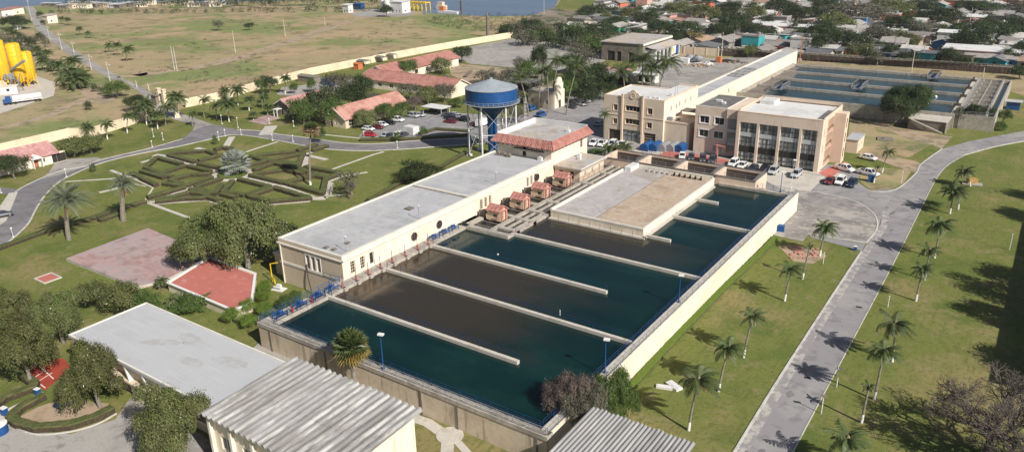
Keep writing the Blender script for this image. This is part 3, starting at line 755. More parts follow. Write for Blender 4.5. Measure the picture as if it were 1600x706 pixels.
railing([(-84.6, 135), (-84.6, 165)], ZT, 'dark railing along the filter channel beside the low annex', m='brown_dark')
HUTL = ['nearest tiled hut on the filter cells, by the basin', 'second nearest tiled hut on the filter cells', 'third nearest tiled hut on the filter cells', 'farthest tiled hut on the filter cells, near the red eaved tower']
for (y, lb) in zip((119.0, 127.4, 135.6, 144.6), HUTL):
    h = thing('valve_hut', 'tiled roof hut, the ' + lb, 'hut', (-87.2, y, ZT - .1), group='tiled valve huts on the filter cells')
    hx0, hx1, hy0, hy1, hz = -88.6, -85.6, y - 1.1, y + 1.3, ZT - .1
    mb = MB(); mb.facade(hx0, hy0, (1, 0), 3.0, hz, hz + 2.1, [(1.2, 2.3, hz + .5, hz + 1.35)], .3)
    mb.facade(hx1, hy0, (0, 1), 2.4, hz, hz + 2.1, [(.5, 1.2, hz + .1, hz + 1.9)], .3); mb.facade(hx1, hy1, (-1, 0), 3.0, hz, hz + 2.1, []); mb.facade(hx0, hy1, (0, -1), 2.4, hz, hz + 2.1, [])
    mb.add([(hx1, hy0, hz + 2.1), (hx1, hy1, hz + 2.1), (hx1, y + .1, hz + 2.95)], [(0, 1, 2)]); mb.add([(hx0, hy1, hz + 2.1), (hx0, hy0, hz + 2.1), (hx0, y + .1, hz + 2.95)], [(0, 1, 2)])
    mb.box(hx0 - .5, hx0, hy0, hy0 + 1, hz, hz + 1.2)
    mb.build('wall', 'hut_wall', h)
    mb = MB(); mb.box(hx1, hx1 + .35, hy0 + .1, hy0 + .35, hz, hz + 2.05); mb.box(hx1, hx1 + .35, hy0 + 1.7, hy0 + 2.1, hz, hz + 2.05); mb.box(hx1, hx1 + .4, hy0 + .1, hy0 + 2.1, hz + 2.05, hz + 2.2); mb.build('porch', 'hut_red', h)
    mb = MB()
    ov = .35
    A = (hx0 - ov, hy0 - ov, hz + 2.0); B = (hx1 + ov, hy0 - ov, hz + 2.0); C = (hx1 + ov, y + .1, hz + 3.0); D = (hx0 - ov, y + .1, hz + 3.0); E_ = (hx1 + ov, hy1 + ov, hz + 2.0); F_ = (hx0 - ov, hy1 + ov, hz + 2.0)
    up = lambda p: (p[0], p[1], p[2] + .12)
    for q in ((A, B, C, D), (D, C, E_, F_)):
        mb.quad(*q[::-1]); mb.quad(*[up(p) for p in q])
    for a_, b_ in ((A, B), (E_, F_), (B, C), (C, E_), (F_, D), (D, A)): mb.quad(a_, b_, up(b_), up(a_))
    for k in range(15):
        x = A[0] + .12 + k * (B[0] - A[0] - .2) / 14
        mb.tube([(x, A[1], A[2] + .13), (x, C[1], C[2] + .13)], .07, 6); mb.tube([(x, E_[1], E_[2] + .13), (x, C[1], C[2] + .13)], .07, 6)
    mb.build('roof', 'tile', h)
    mb = MB(); mb.box(hx0 + 1.15, hx0 + 2.35, hy0 - .12, hy0 - .001, hz + .35, hz + .5); mb.build('sill', 'hut_red', h)
    # dark mound of pipes behind each hut
    mb = MB()
    mb.obox(-90.7, y + .2, ZT - .2, ZT + .5, 1.8, 1.4, .5); mb.prism([(-91.4, y - .4), (-90.0, y - .2), (-90.4, y + 1.0)], ZT + .5, ZT + 1.2)
    mb.tube([(-90, y, ZT + .2), (-88.7, y, ZT + .3)], .3, 8)
    solo(mb, 'valve', 'dark_concrete', 'grey valve housing between the pump hall wall and the ' + lb.split(',')[0].split(' hut')[0] + ' hut', 'valve', 'valves behind the huts')
# ------------------------------------------------------------------ four square tanks
TL = ['leftmost of the four open square tanks behind the flat roof', 'second of the four open square tanks from the left', 'third of the four open square tanks from the left', 'rightmost of the four open square tanks, by the parked cars']
tx = [-87.6, -78.2, -68.6, -59.0, -49.2]
for i in range(4):
    x0, x1, y0, y1, z = tx[i], tx[i + 1], 164.4, 172.4, 5.75
    t = thing('open_tank', TL[i], 'tank', ((x0 + x1) / 2, (y0 + y1) / 2), group='open concrete tanks in a row')
    mb = MB(); e = .45
    mb.box(x0, x1, y0, y0 + e, .0, z); mb.box(x0, x1, y1 - e, y1, 0, z); mb.box(x0, x0 + e, y0 + e, y1 - e, 0, z); mb.box(x1 - e - .6, x1, y0 + e, y1 - e, 0, z)
    mb.build('wall', 'peach_light', t)
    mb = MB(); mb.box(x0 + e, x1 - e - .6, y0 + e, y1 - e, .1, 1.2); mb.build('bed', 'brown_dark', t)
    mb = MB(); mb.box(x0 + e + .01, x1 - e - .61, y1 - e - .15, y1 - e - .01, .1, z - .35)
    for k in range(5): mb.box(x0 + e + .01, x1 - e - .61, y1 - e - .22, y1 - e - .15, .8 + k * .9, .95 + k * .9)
    mb.build('shade_panel', 'brown_dark', t)  # dark panel puts the shade on the inner far wall into its colour
    mb = MB(); mb.box(x0 + .02, x1 - .02, y1 - .44, y1 + .1, z, z + .12); mb.box(x1 - 1.0, x1 - .1, y0 + .46, y1 - .46, z, z + .1); mb.box(x0, x1, y0 - .1, y0 + .44, z, z + .1); mb.build('coping', 'dark_concrete', t)
    railing([(x1 - .2, y0 + .4), (x1 - .2, y1 - .3)], z + .1, 'pair of grey rails on the right edge of the ' + TL[i].split(' of the')[0] + ' open tank', m='grey_steel', h=.9)
railing([(tx[0], 164.5), (tx[4], 164.5)], 5.85, 'long grey railing on the near edge of the square tanks', m='grey_steel')
railing([(tx[0], 172.2), (tx[4], 172.2)], 5.87, 'long dark railing on the far edge of the square tanks', m='brown_dark')
# ------------------------------------------------------------------ pump hall
b = thing('pump_hall', 'long low cream pump hall with flat grey roof beside the basin', 'building', (-100.1, 114.5))
px0, px1, py0, py1, pz = -108.2, -92.0, 81.2, 148.3, 8.4
ops = [(1.8, 2.9, 4.75, 7.0), (4.1, 5.2, 4.75, 7.0), (6.4, 7.5, 4.75, 7.0)]
for s0 in (38.6, 56.0): ops += [(s0 + k * 1.55, s0 + k * 1.55 + .95, 4.9, 7.1) for k in range(3)]
mb = MB(); mb.facade(px1, py0, (0, 1), py1 - py0, 0, pz, ops, .3)
mb.facade(px1, py1, (-1, 0), px1 - px0, 0, pz, [], .3)
mb.facade(px0, py1, (0, -1), py1 - py0, 0, pz, [(6 + 9 * k, 8 + 9 * k, 2, 5) for k in range(7)], .3)
mb.build('wall', 'cream', b)
endops = [(7.0 + k * 1.35, 8.0 + k * 1.35, 4.3, 7.0) for k in range(3)]
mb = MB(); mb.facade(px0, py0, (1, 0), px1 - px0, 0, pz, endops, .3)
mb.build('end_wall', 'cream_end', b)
for i, o in enumerate(ops):
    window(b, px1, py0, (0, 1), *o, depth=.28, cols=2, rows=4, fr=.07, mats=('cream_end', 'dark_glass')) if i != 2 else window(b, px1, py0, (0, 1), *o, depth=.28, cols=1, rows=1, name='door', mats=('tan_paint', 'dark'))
for o in endops: window(b, px0, py0, (1, 0), *o, depth=.28, cols=1, rows=1, surround=.14)
for y in (99.3, 106.6, 141.5):
    mb = MB(); mb.lathe([(0.001, -.1), (.85, -.1), (.85, .12), (.62, .12), (.62, .02), (.001, .02)], 0, 0, 16)
    mb.v = [(px1 + z_, y + a_, 6.1 + b_) for a_, b_, z_ in mb.v]; mb.m = [1 if i >= 64 else 0 for i in range(len(mb.f))]
    f0 = len(mb.f)
    mb.box(px1 - .05, px1 + .1, y - .06, y + .06, 5.4, 6.8, 0); mb.box(px1 - .05, px1 + .1, y - .7, y + .7, 6.04, 6.16, 0)
    mb.build('round_window', ['brown_dark', 'dark_glass'], b)
mb = MB()
mb.box(px1 + .001, px1 + .22, py0 - .2, py1, pz - .75, pz - .5); mb.box(px0 - .2, px1 + .22, py0 - .22, py0 - .001, pz - .75, pz - .5)
mb.box(px0 - .1, px1 + .12, py0 - .12, py0 - .002, 3.9, 4.35)
mb.box(px0, px1, py0, py0 + .4, pz, pz + .3); mb.box(px0, px0 + .45, py0 + .4, py1, pz, pz + .3); mb.box(px1 - .5, px1, py0 + .4, py1, pz, pz + .3)
mb.box(px0 + .5, px1 - .5, 117.2, 117.7, pz - .1, pz + .12)
mb.build('cornice', 'parapet', b)
mb = MB(); mb.quad((px0 + .4, py0 + .4, pz - .1), (px1 - .4, py0 + .4, pz - .1), (px1 - .4, py1, pz - .1), (px0 + .4, py1, pz - .1)); mb.build('roof', 'roof_grey', b)
mb = MB(); mb.box(px0 + .5, px1 - .6, 116.6, 117.15, pz - .098, pz - .09); mb.build('roof_joint', 'dark_concrete', b)
mb = MB(); mb.tube([(-107.6, py0 - .15, 0), (-107.6, py0 - .15, 7.6)], .12, 8); mb.build('downpipe', 'parapet', b)
mb = MB(); mb.tube([(-101.0, py0 - .1, 5.2), (-100.6, py0 - .5, 3.0), (-99.6, py0 - .9, .3)], .1, 6); mb.build('cable_duct', 'brown_dark', b)
for (u, v, n) in ((640, 326, 'square roof vent in the middle of the grey pump hall roof'), (543, 380, 'small roof vent near the front end of the pump hall roof'), (510, 387, 'low roof vent at the left front of the pump hall roof'), (522, 390, 'second low roof vent at the front of the pump hall roof')):
    x, y = at(u, v, pz); mb = MB(); s_ = .55 if u == 640 else .3
    mb.box(x - s_, x + s_, y - s_, y + s_, pz - .1, pz + .1); mb.box(x - s_ * 1.4, x + s_ * 1.4, y - s_ * 1.3, y + s_ * 1.3, pz + .1, pz + .2)
    solo(mb, 'roof_vent', 'dark_concrete', n, 'vent')
for (u, v, n) in ((541, 392, 'thin lamp pole on the pump hall roof near its front end'), (655, 342, 'thin lamp pole on the edge of the pump hall roof, middle one'), (775, 288, 'thin lamp pole on the edge of the pump hall roof, farthest one')):
    x, y = at(u, v, pz); t = thing('roof_lamp', n, 'lamp', (x, y, pz - .1), group='lamp poles on the pump hall roof')
    mb = MB(); mb.tube([(x, y, pz - .1), (x, y, pz + 2.7)], .05, 6); mb.build('pole', 'grey_steel', t)
    mb = MB(); mb.box(x - .2, x + .2, y - .12, y + .12, pz + 2.6, pz + 2.78); mb.build('lamp_head', 'white_paint', t)
for k, (u, v) in enumerate(((779, 242), (787, 243), (795, 245), (844, 250))):
    x, y = at(u, v, pz); mb = MB(); mb.box(x - .55, x + .55, y - .35, y + .35, pz - .1, pz + .75); mb.lathe([(.3, pz + .75), (.3, pz + .85), (.001, pz + .86)], x, y, 12)
    solo(mb, 'condenser', 'trunk_grey' if k < 3 else 'roof_white', f'air conditioner box on the pump hall roof beside the tower house, {["leftmost", "second from the left", "third from the left", "rightmost"][k]}', 'air conditioner', 'air conditioners on the pump hall roof')
# external stair at the near end of the hall
mb = MB()
for k in range(8): mb.box(-96.6 + k * .45, -96.15 + k * .45 + .001 * k, 79.2, 80.9, 0, 1.0 + k * .42)
mb.box(-93.0, X0 - .13, 79.2, 80.9, 0, ZT - .02)
solo(mb, 'stair', 'concrete', 'concrete stair climbing to the walkway at the near end of the pump hall', 'stairs')
railing([(-96.5, 80.95), (X0 - .3, 80.95)], ZT - .02, 'thin railing of the stair at the near end of the pump hall', m='grey_steel', h=.9, t=.05)
# low annex at the left of the end wall, pipe
b = thing('utility_box', 'small cream meter house with white box at the foot of the pump hall', 'hut', (-110.1, 84.5))
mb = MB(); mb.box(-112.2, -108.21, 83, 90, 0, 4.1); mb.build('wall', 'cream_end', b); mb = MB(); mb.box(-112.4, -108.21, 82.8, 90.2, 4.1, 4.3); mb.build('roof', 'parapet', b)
mb = MB(); x, y = at(426, 440); mb.tube([(x, y, 0), (x, y, 3.6), (x + 1.2, y + .8, 3.8)], .10, 8); mb.tube([(x, y, 1.0), (x + 1.5, y - .6, 1.0), (x + 1.6, y - .7, .2)], .09, 8)
solo(mb, 'gas_pipe', 'yellow_paint', 'yellow upright pipe beside the left corner of the pump hall', 'pipe')
x, y = at(436, 452); mb = MB(); mb.obox(x, y, 0, .15, 2.4, 1.6, .2); mb.obox(x - .3, y + .3, .15, .8, .8, .6, .2); mb.tube([(x - .8, y - .4, .5), (x + .8, y - .2, .5)], .2, 8)
solo(mb, 'pump_unit', 'roof_white', 'small white pump on a slab at the foot of the pump hall', 'pump')
# ------------------------------------------------------------------ tower house with tiled eaves
b = thing('tower_house', 'tall cream block with red tiled eaves at the end of the pump hall', 'building', (-99.6, 156.5))
tx0, tx1, ty0, ty1 = -107.4, -91.9, 147.6, 164.4
zt = 11.6
opx = [(1.0, 2.0, 4.4, 6.4), (7.0, 8.0, 4.6, 6.2), (9.6, 10.6, 4.6, 6.2), (13.4, 14.5, 8.4, 10.6)]
mb = MB(); mb.facade(tx1, ty0, (0, 1), ty1 - ty0, 0, zt, opx, .3); mb.facade(tx1, ty1, (-1, 0), tx1 - tx0, 0, zt, [(3, 5, 6, 8), (9, 11, 6, 8)], .3); mb.facade(tx0, ty1, (0, -1), ty1 - ty0, 0, zt, [(3, 5, 6, 8), (9, 11, 6, 8)], .3)
mb.facade(tx0, ty0, (1, 0), tx1 - tx0, 0, zt, [(7.4, 8.4, 8.5, 10.8)], .3)
mb.build('wall', 'cream', b)
window(b, tx1, ty0, (0, 1), *opx[0], name='door', cols=1, mats=('hut_red', 'hut_red')); window(b, tx1, ty0, (0, 1), *opx[1]); window(b, tx1, ty0, (0, 1), *opx[2]); window(b, tx1, ty0, (0, 1), *opx[3], rows=3, mats=('hut_red', 'dark_glass'))
window(b, tx0, ty0, (1, 0), 7.4, 8.4, 8.5, 10.8, name='door', cols=1, mats=('brown_dark', 'dark'))
mb = MB(); mb.box(tx0 + 5, tx1 - 2, ty0 - 1.2, ty0 - .001, 10.1, 10.3); mb.build('canopy', 'dark_concrete', b)
mb = MB()
for k in range(3):
    y = ty0 + 3.0 + k * 3.2; mb.tube([(tx1 + .05, y - .9, 9.0), (tx1 + .05, y - .6, 9.7), (tx1 + .05, y, 10.05), (tx1 + .05, y + .6, 9.7), (tx1 + .05, y + .9, 9.0)], .07, 6)
mb.build('arch_moulding', 'parapet', b)
# skirt roof, real sloping courses of tile
mb = MB(); e0, e1, zh, zl = 1.15, .05, 13.1, 11.3
O = [(tx0 - e0, ty0 - e0), (tx1 + e0, ty0 - e0), (tx1 + e0, ty1 + e0), (tx0 - e0, ty1 + e0)]
I = [(tx0 + .1, ty0 + .1), (tx1 - .1, ty0 + .1), (tx1 - .1, ty1 - .1), (tx0 + .1, ty1 - .1)]
for k in range(4):
    a, c = O[k], O[(k + 1) % 4]; d, e = I[(k + 1) % 4], I[k]
    if k < 2:
        mb.quad((*a, zl), (*c, zl), (*d, zh), (*e, zh)); mb.quad((*e, zh - .2), (*d, zh - .2), (*c, zl - .15), (*a, zl - .15)); mb.quad((*a, zl - .15), (*c, zl - .15), (*c, zl), (*a, zl))
        n = 40
        for i in range(n + 1):
            t = i / n; p = [a[j] + (c[j] - a[j]) * t for j in (0, 1)]; q = [e[j] + (d[j] - e[j]) * t for j in (0, 1)]
            if k == 0: q = [p[0] if I[0][0] < p[0] < I[1][0] else q[0], q[1]]
            else: q = [q[0], p[1] if I[1][1] < p[1] < I[2][1] else q[1]]
            mb.tube([(*p, zl + .02), (*q, zh + .02)], .09, 5)
    for i in range(1, 6):
        pass
mb.build('eave_roof', 'tile', b)
mb = MB(); mb.box(tx0, tx1, ty0, ty0 + .1, zt, zh - .15); mb.box(tx1 - .1, tx1, ty0 + .1, ty1, zt, zh - .15)
for i in range(11): mb.box(tx1, tx1 + .8, ty0 + .6 + i * 1.55, ty0 + .8 + i * 1.55, zl - .55, zl - .16); mb.box(tx0 + .6 + i * 1.4, tx0 + .8 + i * 1.4, ty0 - .8, ty0, zl - .55, zl - .16)
mb.build('eave_bracket', 'brown_dark', b)
mb = MB(); mb.box(tx0, tx0 + .3, ty0, ty1, zt, zh + .35); mb.box(tx0 + .3, tx1, ty1 - .3, ty1, zt, zh + .35); mb.box(tx0 + .3, tx1 - .1, ty0 + .1, ty0 + .3, zt, zh - .02); mb.box(tx1 - .3, tx1 - .11, ty0 + .3, ty1 - .3, zt, zh - .02); mb.build('parapet', 'roof_white', b)
mb = MB(); mb.quad((tx0 + .3, ty0 + .3, zh - 1.0), (tx1 - .3, ty0 + .3, zh - 1.0), (tx1 - .3, ty1 - .3, zh - 1.0), (tx0 + .3, ty1 - .3, zh - 1.0)); mb.build('roof', 'roof_tan', b)
mb = MB(); mb.box(-95.5, -94.6, 160, 160.8, zh - 1, zh - .4); mb.tube([(-95, 160.4, zh - .4), (-95, 160.4, zh + .6)], .05, 6); mb.build('roof_hatch', 'roof_white', b)
# low annex in front
b = thing('low_annex', 'low cream annex with flat tan roof slab beside the filter channels', 'building', (-88, 154))
ops = [(2.2, 3.1, 4.9, 6.1), (5.6, 6.5, 4.9, 6.1), (9, 9.9, 4.9, 6.1)]
mb = MB(); mb.facade(-85.0, 148.8, (0, 1), 11.6, 4.0, 6.9, ops, .25); mb.facade(-91.8, 148.8, (1, 0), 6.8, 4, 6.9, [(1.2, 2.4, 4.4, 6.2), (4.2, 5.2, 4.4, 6.2)], .25); mb.facade(-85, 160.4, (-1, 0), 6.8, 4, 6.9, []); mb.box(-91.8, -85.01, 148.85, 160.3, .2, 4.0)
mb.build('wall', 'peach_light', b)
for o in ops: window(b, -85.0, 148.8, (0, 1), *o)
mb = MB(); mb.box(-91.85, -84.3, 148.2, 160.9, 6.9, 7.25); mb.build('roof', 'roof_tan', b)
mb = MB(); mb.box(-84.5, -84.25, 148.2, 160.9, 7.25, 7.4); mb.build('cornice', 'parapet', b)
mb = MB(); mb.box(-90.4, -89.6, 156.8, 157.6, 7.25, 8.1); mb.box(-89.2, -88.5, 155.0, 155.7, 7.25, 7.9); solo(mb, 'planter', 'roof_white', 'white planter on the tan roof of the low annex', 'planter')

# ------------------------------------------------------------------ water tower
wx, wy = -124.2, 168.6
b = thing('water_tower', 'blue riveted water tower with grey cone roof on white legs', 'water tower', (wx, wy))
R_ = 7.1
mb = MB(); mb.lathe([(1.3, 0), (1.3, 10.4), (1.6, 11.2), (3.0, 12.2), (5.0, 13.4), (6.6, 14.7), (R_, 15.3)], wx, wy, 40); mb.build('riser', 'tank_blue', b, smooth=True)
mb = MB(); mb.lathe([(R_, 15.3), (R_, 18.9)], wx, wy, 48)
for z in (16.4, 17.7): mb.lathe([(R_, z), (R_ + .03, z + .02), (R_ + .03, z + .08), (R_, z + .1)], wx, wy, 48)
mb.build('tank', 'tank_blue', b, smooth=True)
mb = MB(); mb.lathe([(R_ + .12, 18.85), (R_ + .12, 18.96), (3.2, 20.2), (.5, 21.1), (.45, 21.4), (.001, 21.5)], wx, wy, 40); mb.build('roof', 'tank_roof', b)
mb = MB(); mb.lathe([(R_ + .01, 14.95), (R_ + .7, 14.95), (R_ + .7, 15.08), (R_ + .01, 15.08)], wx, wy, 40)
for z in (15.5, 16.0): mb.lathe([(R_ + .66, z), (R_ + .71, z), (R_ + .71, z + .06), (R_ + .66, z + .06), (R_ + .66, z)], wx, wy, 40)
for k in range(36):
    t = 2 * PI * k / 36; x, y = wx + (R_ + .68) * math.cos(t), wy + (R_ + .68) * math.sin(t); mb.box(x - .03, x + .03, y - .03, y + .03, 15.08, 16.05)
mb.build('gallery', 'tank_roof', b)
LP = []
for k in range(6):
    t = rad(40.6 + 60 * k); LP.append((t, wx + 6.6 * math.cos(t), wy + 6.6 * math.sin(t)))
for t, x, y in LP:
    mb = MB(); mb.tube([(x, y, .3), (x, y, 14.95)], .24, 10); mb.box(x - .6, x + .6, y - .6, y + .6, 0, .5); mb.build('leg', 'white_steel', b)
for k in range(6):
    p, q = LP[k], LP[(k + 1) % 6]; mb = MB()
    mb.tube([(p[1], p[2], 7.0), (q[1], q[2], 7.0)], .1, 6)
    for a_, c_ in ((14.5, 7.1), (6.9, .6)): mb.tube([(p[1], p[2], a_), (q[1], q[2], c_)], .035, 5); mb.tube([(q[1], q[2], a_), (p[1], p[2], c_)], .035, 5)
    mb.build('brace', 'white_steel', b)
mb = MB(); x, y = wx + 7.6, wy + 4.6
for dx in (0, .5): mb.tube([(x + dx, y, .2), (x + dx, y, 16)], .05, 5)
for k in range(30): mb.bar((x, y, .7 + k * .5), (x + .5, y, .7 + k * .5), .04, .04)
for k in range(13): mb.lathe([(.42, 2 + k * 1.05), (.45, 2 + k * 1.05), (.45, 2.06 + k * 1.05), (.42, 2.06 + k * 1.05)], x + .25, y + .25, 10)
mb.build('ladder', 'white_steel', b)

# ------------------------------------------------------------------ office with bell gable
b = thing('office_block', 'three storey tan office with curved gable and roundel over the entrance', 'building', (-97, 208))
ox0, ox1, oy0, oy1, oz = -106.1, -87.2, 199.6, 216.8, 12.9
d = (1, 0)
win = [(3.1, 4.4, 8.9, 10.6), (3.1, 4.4, 4.9, 6.5), (13.9, 15.4, 8.9, 10.6), (13.9, 15.4, 4.9, 6.5)]
wide = [(7.0, 11.5, 9.1, 10.7), (7.0, 11.5, 5.3, 6.9)]
grd = [(1.8, 5.6, 0, 3.2), (6.3, 12.0, 0.2, 3.6), (13.0, 16.7, .2, 3.4)]
ops = win + wide + grd
mb = MB(); mb.facade(ox0, oy0, d, ox1 - ox0, 0, oz, ops, .35)
sw = [(4.5 + 3.6 * k, 5.5 + 3.6 * k, 9.2, 10.8) for k in range(2)] + [(10.4 + 4.2 * k, 11.3 + 4.2 * k, 9.4, 11.0) for k in range(3)]
mb.build('front_wall', 'tan_paint', b)
mb = MB(); mb.facade(ox1, oy0, (0, 1), 24.6, 0, oz, sw, .3); mb.facade(ox1, oy0 + 24.6, (-1, 0), 6.2, 0, oz, []); mb.facade(ox1 - 6.2, oy0 + 24.6, (0, -1), 7.4, 0, oz, []); mb.facade(ox1 - 6.2, oy1, (-1, 0), ox1 - 6.2 - ox0, 0, oz, [])
mb.facade(ox0, oy1, (0, -1), oy1 - oy0, 0, oz, [(3, 4.5, 9, 10.6), (8, 9.5, 9, 10.6), (3, 4.5, 5, 6.6), (8, 9.5, 5, 6.6)], .3)
mb.build('side_wall', 'cream', b)
for o in win: window(b, ox0, oy0, d, *o, depth=.3, surround=.2, mats=('peach_light', 'dark_glass'))
for o in wide: window(b, ox0, oy0, d, *o, depth=.3, cols=4, surround=.2, mats=('peach_light', 'dark_glass'))
window(b, ox0, oy0, d, *grd[1], depth=.33, cols=4, rows=2, mats=('brown_dark', 'tint_glass')); window(b, ox0, oy0, d, *grd[0], depth=.33, name='garage_door', cols=1, rows=4, mats=('brown_dark', 'brown_dark')); window(b, ox0, oy0, d, *grd[2], depth=.33, name='garage_door', cols=1, rows=4, mats=('tan_paint', 'brown_dark'))
for o in sw: window(b, ox1, oy0, (0, 1), *o)
mb = MB()
for s0 in (5.75, 12.15): mb.box(ox0 + s0, ox0 + s0 + .5, oy0 - .35, oy0 - .001, 0, oz + .9); mb.box(ox0 + s0 - .1, ox0 + s0 + .6, oy0 - .45, oy0 - .001, oz + .9, oz + 1.1)
mb.build('pilaster', 'peach_light', b)
mb = MB()
gp = [(6.26, oz), (6.26, oz + .9), (7.2, oz + 1.0), (7.5, oz + 1.5), (8.3, oz + 1.75), (8.6, oz + 2.2), (9.2, oz + 2.5), (9.9, oz + 2.2), (10.2, oz + 1.75), (11.0, oz + 1.5), (11.3, oz + 1.0), (12.14, oz + .9), (12.14, oz)]
vs = [(ox0 + s_, oy0 - .05, z) for s_, z in gp] + [(ox0 + s_, oy0 + .5, z) for s_, z in gp]; n = len(gp)
mb.add(vs, [tuple(range(n))[::-1], tuple(range(n, 2 * n))] + [(i, i + 1, n + i + 1, n + i) for i in range(n - 1)])
mb.build('gable', 'tan_paint', b)
mb = MB(); mb.lathe([(.62, -.05), (.62, .12), (.9, .12), (.9, -.05)], 0, 0, 24); mb.lathe([(.001, .1), (.28, .06), (.3, -.05)], 0, 0, 12); mb.v = [(ox0 + 9.2 + x, oy0 - .05 - z, oz + .75 + y) for x, y, z in mb.v]; mb.build('roundel', 'peach_light', b)
mb = MB(); mb.box(ox0, ox0 + 5.7, oy0, oy0 + .4, oz, oz + .35); mb.box(ox0 + 12.8, ox1, oy0, oy0 + .4, oz, oz + .35); mb.box(ox1 - .35, ox1, oy0 + .4, oy0 + 24.6, oz, oz + .5); mb.box(ox0, ox0 + .35, oy0 + .4, oy1, oz, oz + .3); mb.box(ox0 + .35, ox1 - 6.2, oy1 - .35, oy1, oz, oz + .3); mb.box(ox1 - 6.2, ox1 - .35, oy0 + 24.3, oy0 + 24.6, oz, oz + .5)
mb.box(ox0 - .1, ox0 + 5.7, oy0 - .12, oy0 - .001, 7.6, 7.8); mb.box(ox0 + 12.7, ox1 + .1, oy0 - .12, oy0 - .001, 7.6, 7.8); mb.build('cornice', 'peach_light', b)
mb = MB(); mb.prism([(ox0 + .35, oy0 + .4), (ox1 - .35, oy0 + .4), (ox1 - .35, oy0 + 24.3), (ox1 - 6.2, oy0 + 24.3), (ox1 - 6.2, oy1 - .35), (ox0 + .35, oy1 - .35)], oz - .3, oz - .02); mb.build('roof', 'roof_white', b)
for k, (dx, dy) in enumerate(((13.5, 1.4), (15.0, 1.5), (16.2, 1.6), (17.3, 8))):
    mb = MB(); x, y = ox0 + dx, oy0 + dy; mb.box(x - .4, x + .4, y - .3, y + .3, oz - .02, oz + .8); solo(mb, 'condenser', 'roof_white', f'air conditioner on the office roof right of the gable, {["nearest the gable", "middle one", "third from the gable", "far one by the side wall"][k]}', 'air conditioner', 'air conditioners on the office roof')
mb = MB(); mb.tube([(ox1 - .8, oy0 + 9, oz), (ox1 - .8, oy0 + 9, oz + 3.6)], .05, 6); mb.tube([(ox1 - .9, oy0 + 11, oz), (ox1 - .9, oy0 + 11, oz + 4.0)], .05, 6); mb.bar((ox1 - 1.4, oy0 + 9, oz + 3.0), (ox1 - .2, oy0 + 9, oz + 3.0), .05, .05); solo(mb, 'antenna', 'grey_steel', 'thin twin antenna masts on the office roof', 'antenna')
b = thing('office_annex', 'blank tan two storey annex between the office and the glass fronted building', 'building', (-83.6, 206))
mb = MB(); mb.box(-87.19, -79.8, 200.4, 212, 0, 7.1); mb.build('wall', 'tan_paint', b)
mb = MB(); mb.box(-87.15, -79.7, 200.3, 200.7, 7.1, 7.5); mb.box(-80.1, -79.7, 200.7, 212, 7.1, 7.5); mb.box(-87.1, -80.1, 200.7, 211.9, 7.1, 7.16); mb.build('parapet', 'peach_light', b)
mb = MB(); mb.box(-85.6, -80.5, 207.5, 212, 8.9, 9.1); mb.box(-80.7, -80.5, 207.5, 207.7, 7.1, 8.9); mb.box(-85.6, -85.4, 207.5, 207.7, 7.1, 8.9); mb.build('canopy', 'dark_concrete', b)
mb = MB(); mb.box(-86.9, -85.6, 201.5, 202.6, 7.16, 8.3); mb.box(-85.2, -84.2, 203.5, 204.3, 7.16, 7.9); solo(mb, 'condenser', 'grey_steel', 'grey air conditioner units on the blank tan annex', 'air conditioner')

# ------------------------------------------------------------------ glass fronted building
b = thing('glass_building', 'three storey peach building with four tall glass bays and white roof', 'building', (-57, 207))
gx0, gx1, gy0, gy1, gz = -65.4, -43.8, 197.0, 216.4, 13.3
bw = (gx1 - gx0) / 4
mb = MB()
for k in range(5):
    x = gx0 + k * bw; w0 = .55 if k < 4 else 1.3
    mb.box(x - .1 if k else x, x + (.55 if k < 4 else 0) + (0 if k else .3), gy0, gy0 + 1.3, 0, 10.6) if k < 4 else mb.box(gx1 - 1.1, gx1, gy0, gy0 + 1.3, 0, 10.6)
mb.box(gx0, gx1, gy0, gy0 + 1.3, 10.6, gz); mb.box(gx0, gx1 - .3, gy0 + 1.3, gy0 + 1.6, 10.6, gz - .3)
mb.build('front_frame', 'peach_paint', b)
mb = MB()
ops = [(2.1, 2.7, 8.6, 10.6), (2.1, 2.7, 4.6, 6.6), (5.0, 11.0, 9.3, 12.4), (5.0, 11.0, 5.2, 8.6), (5.0, 11.0, 1.0, 4.5)]
mb.facade(gx1, gy0 + 1.3, (0, 1), gy1 - gy0 - 1.3, 0, gz, [(a - 1.3, c - 1.3, e, f) for a, c, e, f in ops], 2.2)
mb.facade(gx1, gy1, (-1, 0), gx1 - gx0, 0, gz, [(3 + 4 * k, 5 + 4 * k, z, z + 2) for k in range(4) for z in (1.5, 5.5, 9.5)], .3); mb.facade(gx0, gy1, (0, -1), gy1 - gy0, 0, gz, [])
mb.build('wall', 'peach_light', b)
for a, c, e, f in ops[2:]:
    mb = MB(); mb.box(gx1 - 2.3, gx1 - 2.15, gy0 + a, gy0 + c, e, f); mb.build('balcony_recess', 'peach_paint', b)
    mb = MB(); mb.box(gx1 - 2.1, gx1 + .12, gy0 + a, gy0 + c, e - .35, e - .12); mb.build('balcony_floor', 'hut_red', b)
    mb = MB()
    for z in (e + .5, e + .95): mb.bar((gx1, gy0 + a, z), (gx1, gy0 + c, z), .06, .06)
    for k in range(7): mb.box(gx1 - .03, gx1 + .03, gy0 + a + k * (c - a) / 6 - .03, gy0 + a + k * (c - a) / 6 + .03, e - .1, e + .95)
    mb.build('balcony_rail', 'brown_dark', b)
    mb = MB(); mb.box(gx1 - 2.14, gx1 - 2.1, gy0 + a + 1, gy0 + a + 2.3, e, f - .5); mb.build('door', 'brown_dark', b)
for a, c, e, f in ops[:2]: window(b, gx1, gy0, (0, 1), a, c, e, f, depth=.3, cols=1, rows=2)
